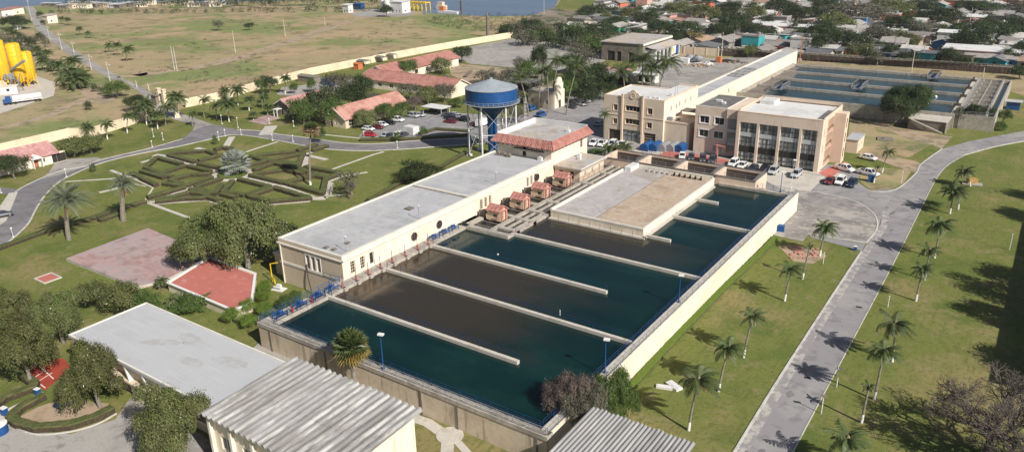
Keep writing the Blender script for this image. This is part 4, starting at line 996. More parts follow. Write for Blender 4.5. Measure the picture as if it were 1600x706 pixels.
for k in range(4):
    x0, x1 = gx0 + k * bw + (.55 if k else .3), gx0 + (k + 1) * bw - (.1 if k < 3 else 1.1)
    y = gy0 + .62
    mb = MB(); mb.quad((x0, y, .2), (x1, y, .2), (x1, y, 10.6), (x0, y, 10.6)); mb.build('glass', 'tint_glass', b)
    mb = MB(); mb.box(x0, x1, y - .2, y - .01, 6.8, 7.9); mb.build('spandrel', 'curtain', b)
    mb = MB(); mb.box(x0, x1, y - .12, y - .01, 2.6, 4.2); mb.box(x0, x1, y - .09, y - .01, 10.4, 10.6); mb.box(x0, x1, y - .16, y - .01, 0, .4)
    mb.build('glass_band', 'dark', b)
    mb = MB()
    for j in range(1, 4 if k < 3 else 4): xx = x0 + (x1 - x0) * j / 4; mb.box(xx - .05, xx + .05, y - .15, y - .015, .4, 10.4)
    for z in (9.2, 7.9, 6.75, 5.4, 4.2, 1.5): mb.box(x0, x1, y - .14, y - .012, z - .05, z + .05)
    mb.build('mullion', 'brown_dark', b)
    mb = MB(); rr = random.Random(k)
    for j in range(8):
        if rr.random() < .95: xx = x0 + (x1 - x0) * j / 8; z0_, z1_ = rr.choice([(4.4, 6.7), (8, 10.3), (.6, 2.5), (4.6, 6.7)]); mb.box(xx + .05, xx + (x1 - x0) / 8 - .05, y - .028, y - .008, z0_, z1_); mb.build('curtain', 'curtain', b); mb = MB()
mb = MB(); mb.box(gx0 + .3, gx1 - .3, gy0 + 1.6, gy1 - .3, gz - .6, gz - .35); mb.build('roof', 'roof_white', b)
mb = MB(); mb.box(gx0, gx0 + .3, gy0 + 1.3, gy1, gz, gz + .35); mb.box(gx1 - .3, gx1, gy0 + 1.3, gy1, gz, gz + .35); mb.box(gx0 + .3, gx1 - .3, gy1 - .3, gy1, gz, gz + .75); mb.box(gx0, gx1, gy0 - .05, gy0 + .4, gz, gz + .12); mb.build('parapet', 'peach_light', b)
mb = MB(); mb.box(gx0 + 1.5, gx0 + 5.4, gy1 - 6.5, gy1 - 1.5, gz - .35, gz + .7); mb.build('roof_room', 'roof_white', b)
mb = MB(); mb.box(gx1 - 2.2, gx1 - .31, gy0 + 1.62, gy1 - 6, gz - .34, gz - .2); mb.build('roof_gutter', 'roof_dark', b)
mb = MB(); mb.box(gx1 + .001, gx1 + 2.9, gy0 + 11.1, gy0 + 14.4, 0, gz - .2); mb.build('stair_tower', 'peach_light', b)
mb = MB()
for z in (1.5, 5.5, 9.3): mb.box(gx1 + 2.9, gx1 + 2.96, gy0 + 12.3, gy0 + 12.9, z, z + 2.4)
mb.build('stair_window', 'dark_glass', b)
# link and left wing
mb = MB(); mb.box(-69.0, gx0 - .001, 199.2, 216, 10.5, gz - .3); mb.box(-69, gx0 - .01, 199.6, 216, 0, 10.4); mb.build('link_wall', 'peach_paint', b)
mb = MB(); mb.box(-68.6, gx0 - .1, 199.3, 199.59, .3, 10.4); mb.build('link_glass', 'tint_glass', b)
mb = MB()
for z in (3.6, 7.2): mb.box(-68.7, gx0 - .05, 199.18, 199.29, z - .3, z + .5)
mb.build('link_band', 'curtain', b)
lx0, lx1, ly0, ly1, lz = -78.0, -69.0, 199.7, 216, 12.9
ops = [(1.4, 4.0, 8.4, 10.3), (5.6, 8.2, 8.4, 10.3), (1.4, 4.0, 4.6, 6.5), (5.6, 8.2, 4.6, 6.5), (5.6, 8.2, .9, 2.6)]
mb = MB(); mb.facade(lx0, ly0, (1, 0), lx1 - lx0, 0, lz, ops, .3); mb.facade(lx1, ly0, (0, 1), .5, 0, lz, []); mb.facade(lx0, ly1, (0, -1), ly1 - ly0, 0, lz, [(3, 5, 8.4, 10.3), (9, 11, 8.4, 10.3)], .3); mb.facade(lx1, ly1, (-1, 0), lx1 - lx0, 0, lz, []); mb.build('wing_wall', 'peach_paint', b)
for i, o in enumerate(ops): window(b, lx0, ly0, (1, 0), *o, depth=.25, cols=2, surround=.28, fr=.08, mats=('white_paint', 'dark_glass' if i != 4 else 'curtain'))
mb = MB(); mb.box(lx0 + .3, lx1 - .3, ly0 + .3, ly1 - .3, lz - .3, lz - .1); mb.build('wing_roof', 'roof_dark', b)
mb = MB(); mb.box(lx0, lx1, ly0, ly0 + .3, lz, lz + .15); mb.box(lx0, lx0 + .3, ly0 + .3, ly1, lz, lz + .2); mb.box(lx1 - .3, lx1, ly0 + .3, ly1, lz, lz + .2); mb.box(lx0 + .3, lx1 - .3, ly1 - .3, ly1, lz, lz + .2); mb.build('wing_parapet', 'parapet', b)
mb = MB(); mb.box(-70.8, -68.2, 197.6, 199.1, 3.0, 3.3); mb.box(-70.7, -70.2, 197.6, 198.1, 0, 3.0); mb.build('porch', 'hut_red', b)
for k, (x, y, s_) in enumerate(((-74.5, 208, 1.6), (-72.5, 206, 1.0))):
    mb = MB(); mb.box(x - s_ / 2, x + s_ / 2, y - .5, y + .5, lz - .09, lz + .4); solo(mb, 'roof_unit', 'roof_white', ['pale flat unit on the dark roof of the left wing', 'smaller pale unit on the dark roof of the left wing'][k], 'roof unit')
# shed at the right
b = thing('garden_shed', 'small peach shed with grey roof right of the glass fronted building', 'shed', (-38.4, 219))
sx, sy = at(1320, 238)
mb = MB(); mb.facade(sx, sy, (1, 0), 3.0, 0, 3.6, []); mb.facade(sx + 3, sy, (0, 1), 8, 0, 3.6, [(1.5, 2.4, 1.2, 2.4), (5, 6, 1.2, 2.4)], .25); mb.facade(sx + 3, sy + 8, (-1, 0), 3, 0, 3.6, []); mb.facade(sx, sy + 8, (0, -1), 8, 0, 3.6, []); mb.build('wall', 'peach_light', b)
window(b, sx + 3, sy, (0, 1), 1.5, 2.4, 1.2, 2.4); window(b, sx + 3, sy, (0, 1), 5, 6, 1.2, 2.4)
mb = MB(); mb.box(sx - .2, sx + 3.2, sy - .2, sy + 8.2, 3.6, 3.8); mb.build('roof', 'roof_grey', b)
# blue barrel canopies in front of the office
for k in range(5):
    x, y = at(1000 + k * 13.5, 239 + k * .5, 0); y += 4.5
    mb = MB(); P = [(x + 1.25 * math.cos(t * PI / 8), 0, .9 + 1.25 * math.sin(t * PI / 8)) for t in range(9)]
    vs = [(a, y - 2.4, c) for a, _, c in P] + [(a, y + 2.4, c) for a, _, c in P]
    mb.add(vs, [(i, i + 1, 10 + i, 9 + i) for i in range(8)] + [tuple(range(9))[::-1], tuple(range(9, 18))]); mb.box(x - 1.24, x + 1.24, y - 2.39, y + 2.39, .0, .9)
    solo(mb, 'storage_tank', 'tank_blue' if k not in (2, 3) else 'grey_steel', f'rounded blue tank in front of the tan office, {["leftmost", "second from the left", "middle one", "fourth from the left", "rightmost"][k]}', 'tank', 'rounded blue tanks in front of the office')

# ------------------------------------------------------------------ long gallery and rear basin
b = thing('filter_gallery', 'very long narrow cream gallery with grey flat roof beside the rear basin', 'building', (-91.5, 280))
x0, x1, y0, y1, z = -95.2, -88.2, 226.8, 334.5, 8.3
ops = [(27, 28.2, 5.5, 7.0)] + [(50 + 9 * k, 51 + 9 * k, 5.2, 7.0) for k in range(6)]
mb = MB(); mb.facade(x1, y0, (0, 1), y1 - y0, 0, z, ops[:1], .3); mb.facade(x0, y0, (1, 0), x1 - x0, 0, z, []); mb.facade(x0, y1, (0, -1), y1 - y0, 0, z, []); mb.facade(x1, y1, (-1, 0), x1 - x0, 0, z, []); mb.build('wall', 'cream', b)
window(b, x1, y0, (0, 1), *ops[0])
mb = MB(); mb.box(x0, x0 + .5, y0, y1, z, z + .4); mb.box(x1 - .5, x1, y0, y1, z, z + .4); mb.box(x0 + .5, x1 - .5, y1 - .5, y1, z, z + .4); mb.build('parapet', 'parapet', b)
mb = MB(); mb.box(x0 + .5, x1 - .5, y0, y1 - .5, z - .3, z - .05); mb.build('roof', 'roof_grey', b)
mb = MB()
for k in range(6): mb.box(x0 + 1, x1 - 1, y0 + 42 + k * 3.1, y0 + 44.6 + k * 3.1, z - .05, z + .35 + .1 * (k % 2))
mb.build('roof_cover', 'sheet_metal', b)
b = thing('beam_channel', 'open concrete channel with cross beams left of the long gallery', 'channel', (-98.5, 280))
mb = MB(); mb.box(-101.6, -101.1, 232, 330, 0, 5.6); mb.box(-96.6, -95.9, 232, 330, 0, 5.6); mb.build('walls', 'concrete', b)
mb = MB()
for k in range(33): mb.box(-101.1, -96.6, 233 + 3.0 * k, 233.7 + 3.0 * k, 5.1, 5.65)
mb.build('beams', 'tan_paint', b); mb = MB(); mb.box(-101.1, -96.6, 232, 330, .1, 2); mb.build('bed', 'dark', b)
b = thing('rear_basin', 'wide rectangular concrete basin of blue water at the back', 'water basin', (-55, 295))
x0, x1, y0, y1, z = -86.2, -21.4, 262.6, 328.4, 4.3
mb = MB(); mb.box(x0 - 2, x1, y0, y0 + 1.1, 0, z); mb.box(x0 - 2, x0 - .6, y0 + 1.1, y1, 0, z); mb.box(x0 - 2, x1, y1 - 1.1, y1, 0, z); mb.box(x1 - 1.2, x1 + 1.2, y0 + 1.1, y1 - 1.1, 0, z + .01); mb.build('wall', 'concrete', b)
mb = MB()
for y in (312.0, 296.2, 280.4): mb.box(x0 - .6, x1 - 1.2, y - .35, y + .35, 0, z + .02)
mb.build('partition', 'concrete', b)
mb = MB(); mb.box(x0, x1 - 1.5, y0 + 1.2, y1 - 1.2, .1, .5); mb.build('bed', 'dark_concrete', b)
mb = MB(); mb.quad((x0 - .5, y0 + 1, 3.45), (x1 - 1.1, y0 + 1, 3.45), (x1 - 1.1, y1 - 1, 3.45), (x0 - .5, y1 - 1, 3.45)); struct(mb, 'water', 'water_blue')
mb = MB()
for y in (305, 289, 273, 319): mb.box(x0 - .6, x0 + (5 if y < 310 else 2), y - 6.6, y + 6.2, 3.2, 3.5)
mb.build('silt_bank', 'dark_concrete', b)
mb = MB(); mb.box(x1 - 1.19, x1 + 1.19, y0 + 1.1, y1 - 1.1, z + .012, z + .03); mb.build('walkway', 'pale_concrete', b)
railing([(x0, y0 + .2), (x1, y0 + .2)], z, 'grey railing along the near wall of the rear basin', m='brown_dark', step=3)
railing([(x0, y1 - .3), (x1, y1 - .3)], z, 'grey railing along the far wall of the rear basin', m='grey_steel', step=4)
for k, (u, v) in enumerate(((1220, 138), (1343, 137), (1459, 121))):
    x, y = at(u, v, z); t = thing('scraper_bridge', ['blue lattice scraper bridge at the left end of the rear basin', 'blue lattice scraper bridge near the middle of the rear basin', 'blue lattice scraper bridge at the far right of the rear basin'][k], 'bridge', (x, y, z), group='scraper bridges on the rear basin')
    L2 = 5.6; mb = MB()
    mb.box(x - 1.6, x + 1.6, y - L2, y + L2, z + .3, z + .42); mb.build('deck', 'grey_steel', t)
    mb = MB()
    for dx in (-1.6, 1.6):
        Pp = [(x + dx, y - L2 + j * L2 / 4, z + .5 + (1.3 if 0 < j < 8 else .2) + .2 * math.sin(PI * j / 8)) for j in range(9)]
        for j in range(8):
            mb.bar(Pp[j], (x - dx * 0 + (x - Pp[j][0]) * 2 + Pp[j][0] - x, Pp[j][1], Pp[j][2]), .12, .12); mb.bar(Pp[j], Pp[j + 1], .2, .2); mb.bar(Pp[j], (x + dx, Pp[j + 1][1], z + .35), .1, .1); mb.bar(Pp[j + 1], (x + dx, Pp[j + 1][1], z + .35), .1, .1)
    mb.build('truss', 'grey_steel', t)
    mb = MB(); mb.box(x - .5, x + .5, y - 2.8, y + 2.8, z + .5, z + .9); mb.build('machinery', 'blue_rail', t)
for (u, v, n) in ((1252, 127, 'small white float on the left part of the rear basin'), (1462, 152, 'small white float on the right part of the rear basin')):
    x, y = at(u, v, 3.5); mb = MB(); mb.sphere((x, y, 3.6), .5); solo(mb, 'float', 'white_paint', n, 'float', smooth=True)
for (u, v, n) in ((778, 398, 'small white float on the main basin water below the round windows'), (875, 492, 'thin white stick standing in the main basin water'), (1079, 297, 'thin pale stick at the far end of the main basin')):
    x, y = at(u, v, ZW); mb = MB(); mb.sphere((x, y, ZW + .1), .16) if u == 778 else mb.tube([(x, y, ZW), (x, y, ZW + .9)], .06, 6); solo(mb, 'marker', 'white_paint', n, 'marker')
for (u, v, n) in ((1221, 138, ''),):
    pass
b = thing('flocculator', 'bank of narrow flocculation channels with many cross walkways at the right', 'channel', (-16, 295))
fx0, fx1, fy0, fy1 = -20.2, -10.9, 263.2, 328.4
mb = MB(); mb.box(fx0, fx1, fy0, fy0 + .6, 0, z); mb.box(fx0, fx1, fy1 - .8, fy1, 0, z); mb.box(fx1 - .5, fx1, fy0 + .6, fy1 - .8, 0, z); mb.box(-13.9, -13.2, fy0 + .6, fy1 - .8, 0, z)
mb.build('wall', 'concrete', b)
mb = MB()
for k in range(16):
    y = fy0 + 2 + k * 3.85; mb.box(fx0, -13.9, y, y + .3, .5, z - .1)
    if k % 2 == 0: mb.box(fx0, -13.9, y + .9, y + 1.25, z - .25, z)
for k in range(16):
    y = fy0 + 2 + k * 3.85; x = -19.5 if k % 2 else -15; mb.box(x, x + .3, y + .3, y + 3.0, z - .3, z + .03)
mb.box(-17.2, -16.9, fy0 + 1, fy1 - 1, z - .3, z - .1)
mb.build('baffles', 'concrete', b)
mb = MB(); mb.quad((fx0 + .1, fy0 + .5, 3.3), (fx1 - .4, fy0 + .5, 3.3), (fx1 - .4, fy1 - .7, 3.3), (fx0 + .1, fy1 - .7, 3.3)); struct(mb, 'water', 'water_dark')
railing([(fx0 + .1, fy0 + .5), (fx0 + .1, fy1 - .5)], z, 'grey railing between rear basin and flocculation channels', m='grey_steel', t=.1)
railing([(-13.5, fy0 + .5), (-13.5, fy1 - .5)], z, 'grey railing inside the right edge of the flocculation channels', m='grey_steel', t=.1)
railing([(-18.5, fy0 + .2), (-11, fy0 + .2)], z, 'grey railing at the near end of the flocculation channels', m='grey_steel', t=.1)
for i, y in enumerate((276, 291, 306, 321)):
    mb = MB(); mb.box(-23.2, -21.4, y - 1.2, y + 1.2, z, z + .5); mb.tube([(-22.3, y, z + .5), (-22.3, y, z + 1.5)], .3, 8); solo(mb, 'gearbox', 'brown_dark', f'dark mixer drive on the walkway right of the rear basin, {["nearest", "second nearest", "third", "farthest"][i]}', 'drive', 'mixer drives beside the rear basin')
# ramp structure at the near right of the rear basin
b = thing('ramp', 'concrete stair ramp against the near right corner of the rear basin', 'ramp', (-27, 260))
x, y = at(1462, 203); x2, y2 = at(1425, 196)
rx0, rx1, ry0, ry1 = at(1422, 200)[0] - 0.5, at(1484, 203)[0] - .6, at(1450, 203)[1] - 2.5, 262.55
mb = MB(); mb.prism([(rx0, ry0 + .5), (rx1, ry0), (rx1 + .2, ry1), (rx0, ry1)], 0, 3.2); mb.build('wall', 'dark_concrete', b)
mb = MB(); mb.prism([(rx0 - .2, ry0 + .3), (rx1 + .2, ry0 - .2), (rx1 + .4, ry1), (rx0 - .2, ry1)], 3.2, 3.4); mb.build('deck', 'pale_concrete', b)
mb = MB(); mb.bar((rx0 + .6, ry0 + .1, 3.2), (rx1 - .6, ry0 - .7, .1), .35, .35); mb.bar((rx1 + .1, ry0 - .2, 0), (rx1 + .1, ry0 - .2, 3.3), .4, .4); mb.build('handrail', 'pale_concrete', b)
x, y = at(1581, 172); b = thing('equipment_cabinet', 'small blue equipment cabinet right of the flocculation channels', 'cabinet', (x, y))
mb = MB(); mb.box(x - 1.8, x + 2.0, y, y + 3.4, 0, 2.6); mb.build('body', 'blue_paint', b); mb = MB(); mb.box(x - .4, x + .6, y - .06, y, .2, 2.1); mb.build('door', 'tank_blue', b); mb = MB(); mb.box(x - 2.2, x + 2.6, y - .5, y + 3.8, 2.6, 2.75); mb.build('roof', 'roof_grey', b)

# ------------------------------------------------------------------ grey warehouse
b = thing('warehouse', 'large grey industrial shed with lean-to behind the palms', 'warehouse', (-162, 340))
wx0, wx1, wy0, wy1 = -174.5, -153.6, 324.5, 356
mb = MB(); mb.facade(wx0, wy0, (1, 0), wx1 - wx0, 0, 8.2, [(3.2, 7, 0, 4.4), (8.0, 10.2, 0, 4.4), (14, 16.6, 0, 4.4)], .4); mb.facade(wx0, wy1, (0, -1), wy1 - wy0, 0, 8.2, []); mb.facade(wx1, wy0, (0, 1), wy1 - wy0, 0, 8.2, []); mb.facade(wx1, wy1, (-1, 0), wx1 - wx0, 0, 8.2, []); mb.build('wall', 'dark_concrete', b)
for o in ((3.2, 7, 0, 4.4), (8.0, 10.2, 0, 4.4), (14, 16.6, 0, 4.4)): window(b, wx0, wy0, (1, 0), *o, name='door', depth=.38, cols=2, mats=('brown_dark', 'dark'))
mb = MB(); mb.prism([(wx0 - .5, wy0 - .5), (wx1 + .3, wy0 - .5), (wx1 + .3, wy1 + .3), (wx0 - .5, wy1 + .3)], 8.2, 8.6); mb.build('roof', 'roof_tan', b)
mb = MB(); mb.box(wx1 + .31, wx1 + .6, wy0 - .5, wy1, 7.6, 8.4); mb.build('edge_strip', 'parapet', b)
mb = MB(); mb.facade(-148.5, wy0 + 3, (0, 1), 27, 0, 5.6, [(1.2 + 4.2 * k, 4.4 + 4.2 * k, .3, 4.9) for k in range(4)] + [(22.5, 26.3, .3, 4.9)], .5); mb.facade(wx1, wy0 + 3, (1, 0), wx1 * -1 - 148.5, 0, 5.6, []); mb.build('lean_to_wall', 'roof_white', b)
mb = MB()
for k in range(4): mb.box(-149.2, -149.0, wy0 + 4.2 + 4.2 * k, wy0 + 7.4 + 4.2 * k, .3, 4.9)
mb.build('lean_to_opening', 'dark_glass', b)
mb = MB(); mb.box(-149.2, -149.0, wy0 + 25.5, wy0 + 29.3, .3, 4.9); mb.build('shutter', 'blue_paint', b)
mb = MB(); mb.add([(wx1 + .62, wy0 + 2.5, 6.9), (-147.9, wy0 + 2.5, 5.7), (-147.9, wy0 + 30.5, 5.7), (wx1 + .62, wy0 + 30.5, 6.9), (wx1 + .62, wy0 + 2.5, 6.7), (-147.9, wy0 + 2.5, 5.5), (-147.9, wy0 + 30.5, 5.5), (wx1 + .62, wy0 + 30.5, 6.7)], [(0, 1, 2, 3), (7, 6, 5, 4), (4, 5, 1, 0), (5, 6, 2, 1)]); mb.build('lean_to_roof', 'roof_tan', b)
mb = MB(); mb.box(-148.45, -148.4, wy0 + 21.2, wy0 + 24.0, 1.2, 4.9); mb.box(-148.4, -148.36, wy0 + 22, wy0 + 23.2, 2.2, 4.0, 1); tag(mb.build('banner', ['white_paint', 'yellow_paint']), 'white banner with yellow emblem on the grey warehouse lean-to', 'banner')
# machinery yard by the warehouse
x, y = at(1065, 98); b = thing('mixer_trailer', 'two blue grey drums beside a white box container in the concrete yard', 'drums', (x, y))
for k in range(2):
    mb = MB(); q = at(1078 + 13 * k, 97 + k); mb.tube([(q[0] - 1.2, q[1] - 1.6, 1.6), (q[0] - 1, q[1], 1.8), (q[0] + 1, q[1] + 2, 1.6)], [1.0, 1.7, .9], 12); mb.build('drum', 'grey_steel', b)
mb = MB(); q = at(1066, 99); mb.obox(q[0], q[1], 0, 2.4, 6, 3, .1); mb.build('container', 'roof_white', b)
for k, (u, v, m_, c) in enumerate(((1105, 101, 'roof_white', 'heap of white rubble'), (1096, 103, 'dirt', 'brown heap of earth'), (1146, 97, 'trunk_grey', 'heap of grey scrap pipes'), (1138, 97, 'brown_dark', 'dark rusty machine'))):
    x, y = at(u, v); mb = MB(); rr = random.Random(u)
    for j in range(26): a_, b_ = x + rr.gauss(0, 2.4), y + rr.gauss(0, 2); mb.obox(a_, b_, 0, .3 + rr.random() * 1.2 * max(.2, 1 - math.hypot(a_ - x, b_ - y) / 5), .5 + rr.random() * 1.2, .5 + rr.random(), rr.random() * 3)
    solo(mb, 'rubble_heap', m_, c + ' in the concrete yard before the boundary wall', 'rubble')
x, y = at(1123, 98); mb = MB(); mb.obox(x, y, 0, 2.6, 2.2, 2.2, 0); solo(mb, 'pump_box', 'orange', 'orange block at the foot of the tall pole in the yard', 'block')
# parked scrap pipes near the workshops
for k in range(26):
    u = 690 + (k * 37) % 110; v = 108 + (k * 53) % 20
    x, y = at(u, v); mb = MB(); rr = random.Random(k + 900)
    if k % 3: mb.lathe([(.6, 0), (.9, .1), (.9, .5), (.6, .6), (.5, .4), (.5, .1)], x, y, 12)
    else: mb.obox(x, y, 0, .7, 2.4, 1.0, rr.random() * 3)
    solo(mb, 'scrap_piece', 'brown_dark' if k % 2 else 'trunk_grey', 'pipe fitting lying in the scrap yard behind the red roofed workshops', 'scrap', 'scrap and pipe fittings in the yard')
# ------------------------------------------------------------------ gabled houses
def gable_house(name, label, cat, x0, x1, y0, y1, he, hr, axis, wallm, roofm, ov=.6, ops={}, extra=None, ftm='parapet'):
    """axis = direction of the ridge; ops = {side: [(a, b, z0, z1, kind)]} for the sides S (-Y), E (+X), N, W."""
    b = thing(name, label, cat, ((x0 + x1) / 2, (y0 + y1) / 2))
    S = {'S': (x0, y0, (1, 0), x1 - x0), 'E': (x1, y0, (0, 1), y1 - y0), 'N': (x1, y1, (-1, 0), x1 - x0), 'W': (x0, y1, (0, -1), y1 - y0)}
    mb = MB()
    for k, (ox, oy, d, L) in S.items(): mb.facade(ox, oy, d, L, 0, he, [o[:4] for o in ops.get(k, [])], .25)
    if axis == 'y':
        xm = (x0 + x1) / 2
        mb.add([(x0, y0, he), (x1, y0, he), (xm, y0, hr)], [(0, 1, 2)]); mb.add([(x1, y1, he), (x0, y1, he), (xm, y1, hr)], [(0, 1, 2)])
        sl = (hr - he) / (x1 - xm); A = [(x0 - ov, he - ov * sl), (xm, hr), (x1 + ov, he - ov * sl)]
        R3 = lambda p, y: (p[0], y, p[1]); a0, a1 = y0 - ov, y1 + ov
    else:
        ym = (y0 + y1) / 2
        mb.add([(x1, y0, he), (x1, y1, he), (x1, ym, hr)], [(0, 1, 2)]); mb.add([(x0, y1, he), (x0, y0, he), (x0, ym, hr)], [(0, 1, 2)])
        sl = (hr - he) / (y1 - ym); A = [(y0 - ov, he - ov * sl), (ym, hr), (y1 + ov, he - ov * sl)]
        R3 = lambda p, x: (x, p[0], p[1]); a0, a1 = x0 - ov, x1 + ov
    mb.build('wall', wallm, b)
    mb = MB(); T = .16
    for i in (0, 1):
        p, q = A[i], A[i + 1]
        lo = [R3(p, a0), R3(p, a1), R3(q, a1), R3(q, a0)]; hi = [(x, y, z + T) for x, y, z in lo]
        mb.quad(*lo[::-1] if axis == 'y' else lo); mb.quad(*hi)
        for j in range(4):
            k = (j + 1) % 4; mb.quad(lo[j], lo[k], hi[k], hi[j])
    n = int((a1 - a0) / .9)
    for i in range(2):
        p, q = A[i], A[i + 1]
        for k in range(n + 1):
            t = a0 + (a1 - a0) * k / n; u, v = R3(p, t), R3(q, t); mb.tube([(u[0], u[1], u[2] + T), (v[0], v[1], v[2] + T)], .08, 4)
    u, v = R3(A[1], a0), R3(A[1], a1); mb.tube([(u[0], u[1], u[2] + T), (v[0], v[1], v[2] + T)], .18, 6)
    mb.build('roof', roofm, b)
    mb = MB()
    for a in (a0 - .05, a1 + .05):
        for i in range(2): u, v = R3(A[i], a), R3(A[i + 1], a); mb.bar((u[0], u[1], u[2] + .02), (v[0], v[1], v[2] + .02), .08, .3)
    mb.build('fascia', ftm, b)
    for k, L in ops.items():
        ox, oy, d, _ = S[k]
        for o in L:
            if o[4] == 'w': window(b, ox, oy, d, *o[:4], cols=2, rows=2)
            else: window(b, ox, oy, d, *o[:4], name='door', cols=1 if o[4] == 'd' else 3, rows=1, mats=('brown_dark', 'orange' if o[4] == 'o' else 'dark'))
    return b


gable_house('red_roof_house', 'long low house with pale red tiled roof beside the left parking rows', 'house', -191.6, -182.3, 168.6, 197.8, 3.2, 6.2, 'y', 'tan_paint', 'tile_pale',
            ops={'S': [(2.4, 3.4, 0, 2.2, 'd'), (4.4, 5.2, .9, 2.1, 'w')], 'E': [(1.5, 3.6, .5, 2.6, 'w'), (8, 10, .9, 2.3, 'w'), (13, 14, 0, 2.2, 'd'), (18, 20, .9, 2.3, 'w'), (24, 26.5, .9, 2.3, 'w')]})
xb0, yb = at(424, 164.3, 3); xb1 = at(450, 170.3, 3)[0]
gable_house('red_roof_cottage', 'small grey walled cottage with dull pink gabled roof near the garden', 'house', xb0 + .5, xb1 - .4, yb + .6, yb + 19, 3.0, 5.4, 'y', 'dark_concrete', 'tile_pink',
            ops={'S': [(1.2, 2.2, .8, 2.1, 'w'), (3.6, 4.6, 0, 2.2, 'd'), (5.8, 7.0, .8, 2.1, 'w')], 'E': [(2, 4, .8, 2.1, 'w'), (8, 10, .8, 2.1, 'w')]})
# porch of the cottage
x, y = at(438, 181); mb = MB(); mb.prism([(x - 1, y - 2.2), (x + 1.2, y - 2.2), (x + 1.2, y + .2), (x - 1, y + .2)], 2.5, 2.65)
for dx in (-.8, .9): mb.box(x + dx, x + dx + .2, y - 2.1, y - 1.9, 0, 2.5)
solo(mb, 'porch', 'white_paint', 'white porch in front of the pink roofed cottage', 'porch')
mb = MB(); xx, yy = at(430, 183); mb.prism([(xx - 4, yy - 5), (xx + 3, yy - 6), (xx + 3, yy - .5), (xx - 4, yy)], 0, .25); mb.prism([(xx - 3, yy - 9), (xx + 6, yy - 9.5), (xx + 6, yy - 6.1), (xx - 3, yy - 5.1)], 0, .12)
struct(mb, 'terrace', 'pavers_pink')
ar = at(721, 127.4, 6.0); C1y0, C1y1 = at(708.6, 154.6)[1], at(734.8, 146)[1]; C1x1 = at(720, 150)[0]
C1x0 = at(566, 111, 6)[0]; ymid = (C1y0 + C1y1) / 2
gable_house('red_workshop', 'long red roofed workshop whose yellow gable end faces the water tower', 'workshop', C1x0 + 1, C1x1, C1y0, C1y1, 3.6, 6.2, 'x', 'cream', 'tile_y',
            ops={'S': [(3 + 6 * k, 5 + 6 * k, 1.0, 2.6, 'w') for k in range(int((C1x1 - C1x0 - 5) / 6))]})
r0, r1 = at(566, 109, 6.2), at(702, 80, 6.2); xr = (r0[0] + r1[0]) / 2
gable_house('red_workshop', 'red roofed workshop wing running back towards the dry field', 'workshop', xr - 6, xr + 5.5, C1y1 + .3, r1[1], 3.8, 6.3, 'y', 'cream', 'tile',
            ops={'E': [(3 + 7 * k, 5 + 7 * k, 1.0, 2.8, 'w' if k % 2 else 'g') for k in range(int((r1[1] - C1y1 - 5) / 7))]})
f0, f1 = at(47.6, 263.7), at(92, 254)
xf = (f0[0] + f1[0]) / 2
dh = gable_house('gate_house', 'cream building with pink tiled roof at the left edge beyond the ring road', 'building', xf - 9, xf, f0[1] - 8, f1[1], 3.0, 5.3, 'y', 'cream', 'tile_pink',
                 ops={'E': [(9.0, 10.2, 0, 2.2, 'o'), (10.9, 12.3, .9, 2.0, 'w'), (14.0, 17.8, .1, 2.5, 'g')]})
mb = MB(); mb.box(xf + .001, xf + 1.4, f0[1] + .4, f0[1] + .55, 0, 2.6); mb.box(xf + .001, xf + 1.4, f0[1] + 2.7, f0[1] + 2.85, 0, 2.6); mb.add([(xf + 1.5, f0[1] + .2, 2.6), (xf + 1.5, f0[1] + 3.1, 2.6), (xf + 1.5, f0[1] + 1.65, 3.7), (xf - 1.5, f0[1] + .2, 2.6), (xf - 1.5, f0[1] + 3.1, 2.6), (xf - 1.5, f0[1] + 1.65, 3.7)], [(0, 1, 2), (0, 2, 5, 3), (2, 1, 4, 5), (3, 4, 1, 0)])
o = mb.build('porch', 'white_paint', dh)
mb = MB(); mb.box(xf - 15, xf - 10, f0[1] - 30, f1[1] + 1, 0, 3.2); solo(mb, 'flat_shed', 'roof_white', 'long flat pale roof behind the pink tiled building at the left edge', 'shed')
# carports behind the workshops, small yard sheds
for k, (u0, v0, L, wd, m, lb) in enumerate(((592, 97, 9, 4, 'roof_dark', 'dark curved carport roof by the boundary wall, nearer one'), (606, 93, 9, 4, 'roof_dark', 'dark curved carport roof by the boundary wall, farther one'), (566, 103, 8, 4, 'roof_dark', 'dark low shed roof at the left end of the red workshops'), (560, 108, 3, 3, 'orange', 'orange brick kiosk at the left end of the red workshops'), (484, 128, 10, 4, 'trunk_grey', 'brown walled shed against the cream boundary wall'))):
    x, y = at(u0, v0); h = thing('yard_shed', lb, 'shed', (x, y)); mb = MB()
    for dx in (-L / 2, L / 2 - .2):
        for dy in (-wd / 2, wd / 2 - .2): mb.box(x + dx, x + dx + .2, y + dy, y + dy + .2, 0, 2.5)
    if k > 2: mb.box(x - L / 2 + .1, x + L / 2 - .1, y - wd / 2 + .1, y + wd / 2 - .1, 0, 2.48)
    mb.build('posts' if k < 3 else 'wall', 'trunk_grey' if k != 3 else 'orange', h)
    mb = MB(); P = [(-wd / 2 - .2 + (wd + .4) * j / 6, 2.5 + .5 * math.sin(PI * j / 6)) for j in range(7)]
    mb.add([(x - L / 2 - .2, y + p, z) for p, z in P] + [(x + L / 2 + .2, y + p, z) for p, z in P], [(j, 7 + j, 8 + j, j + 1) for j in range(6)] + [tuple(range(7)), tuple(range(7, 14))[::-1]]); mb.build('roof', m, h)
x, y = at(512, 133); mb = MB(); mb.box(x - 2.5, x + 2.5, y - 1, y + 2, 0, 2.2); mb.box(x - 2.6, x + 2.6, y - 1.2, y + 2.1, 2.2, 2.35); solo(mb, 'storage_tank', 'blue_paint', 'blue container behind the trees by the cream boundary wall', 'container')
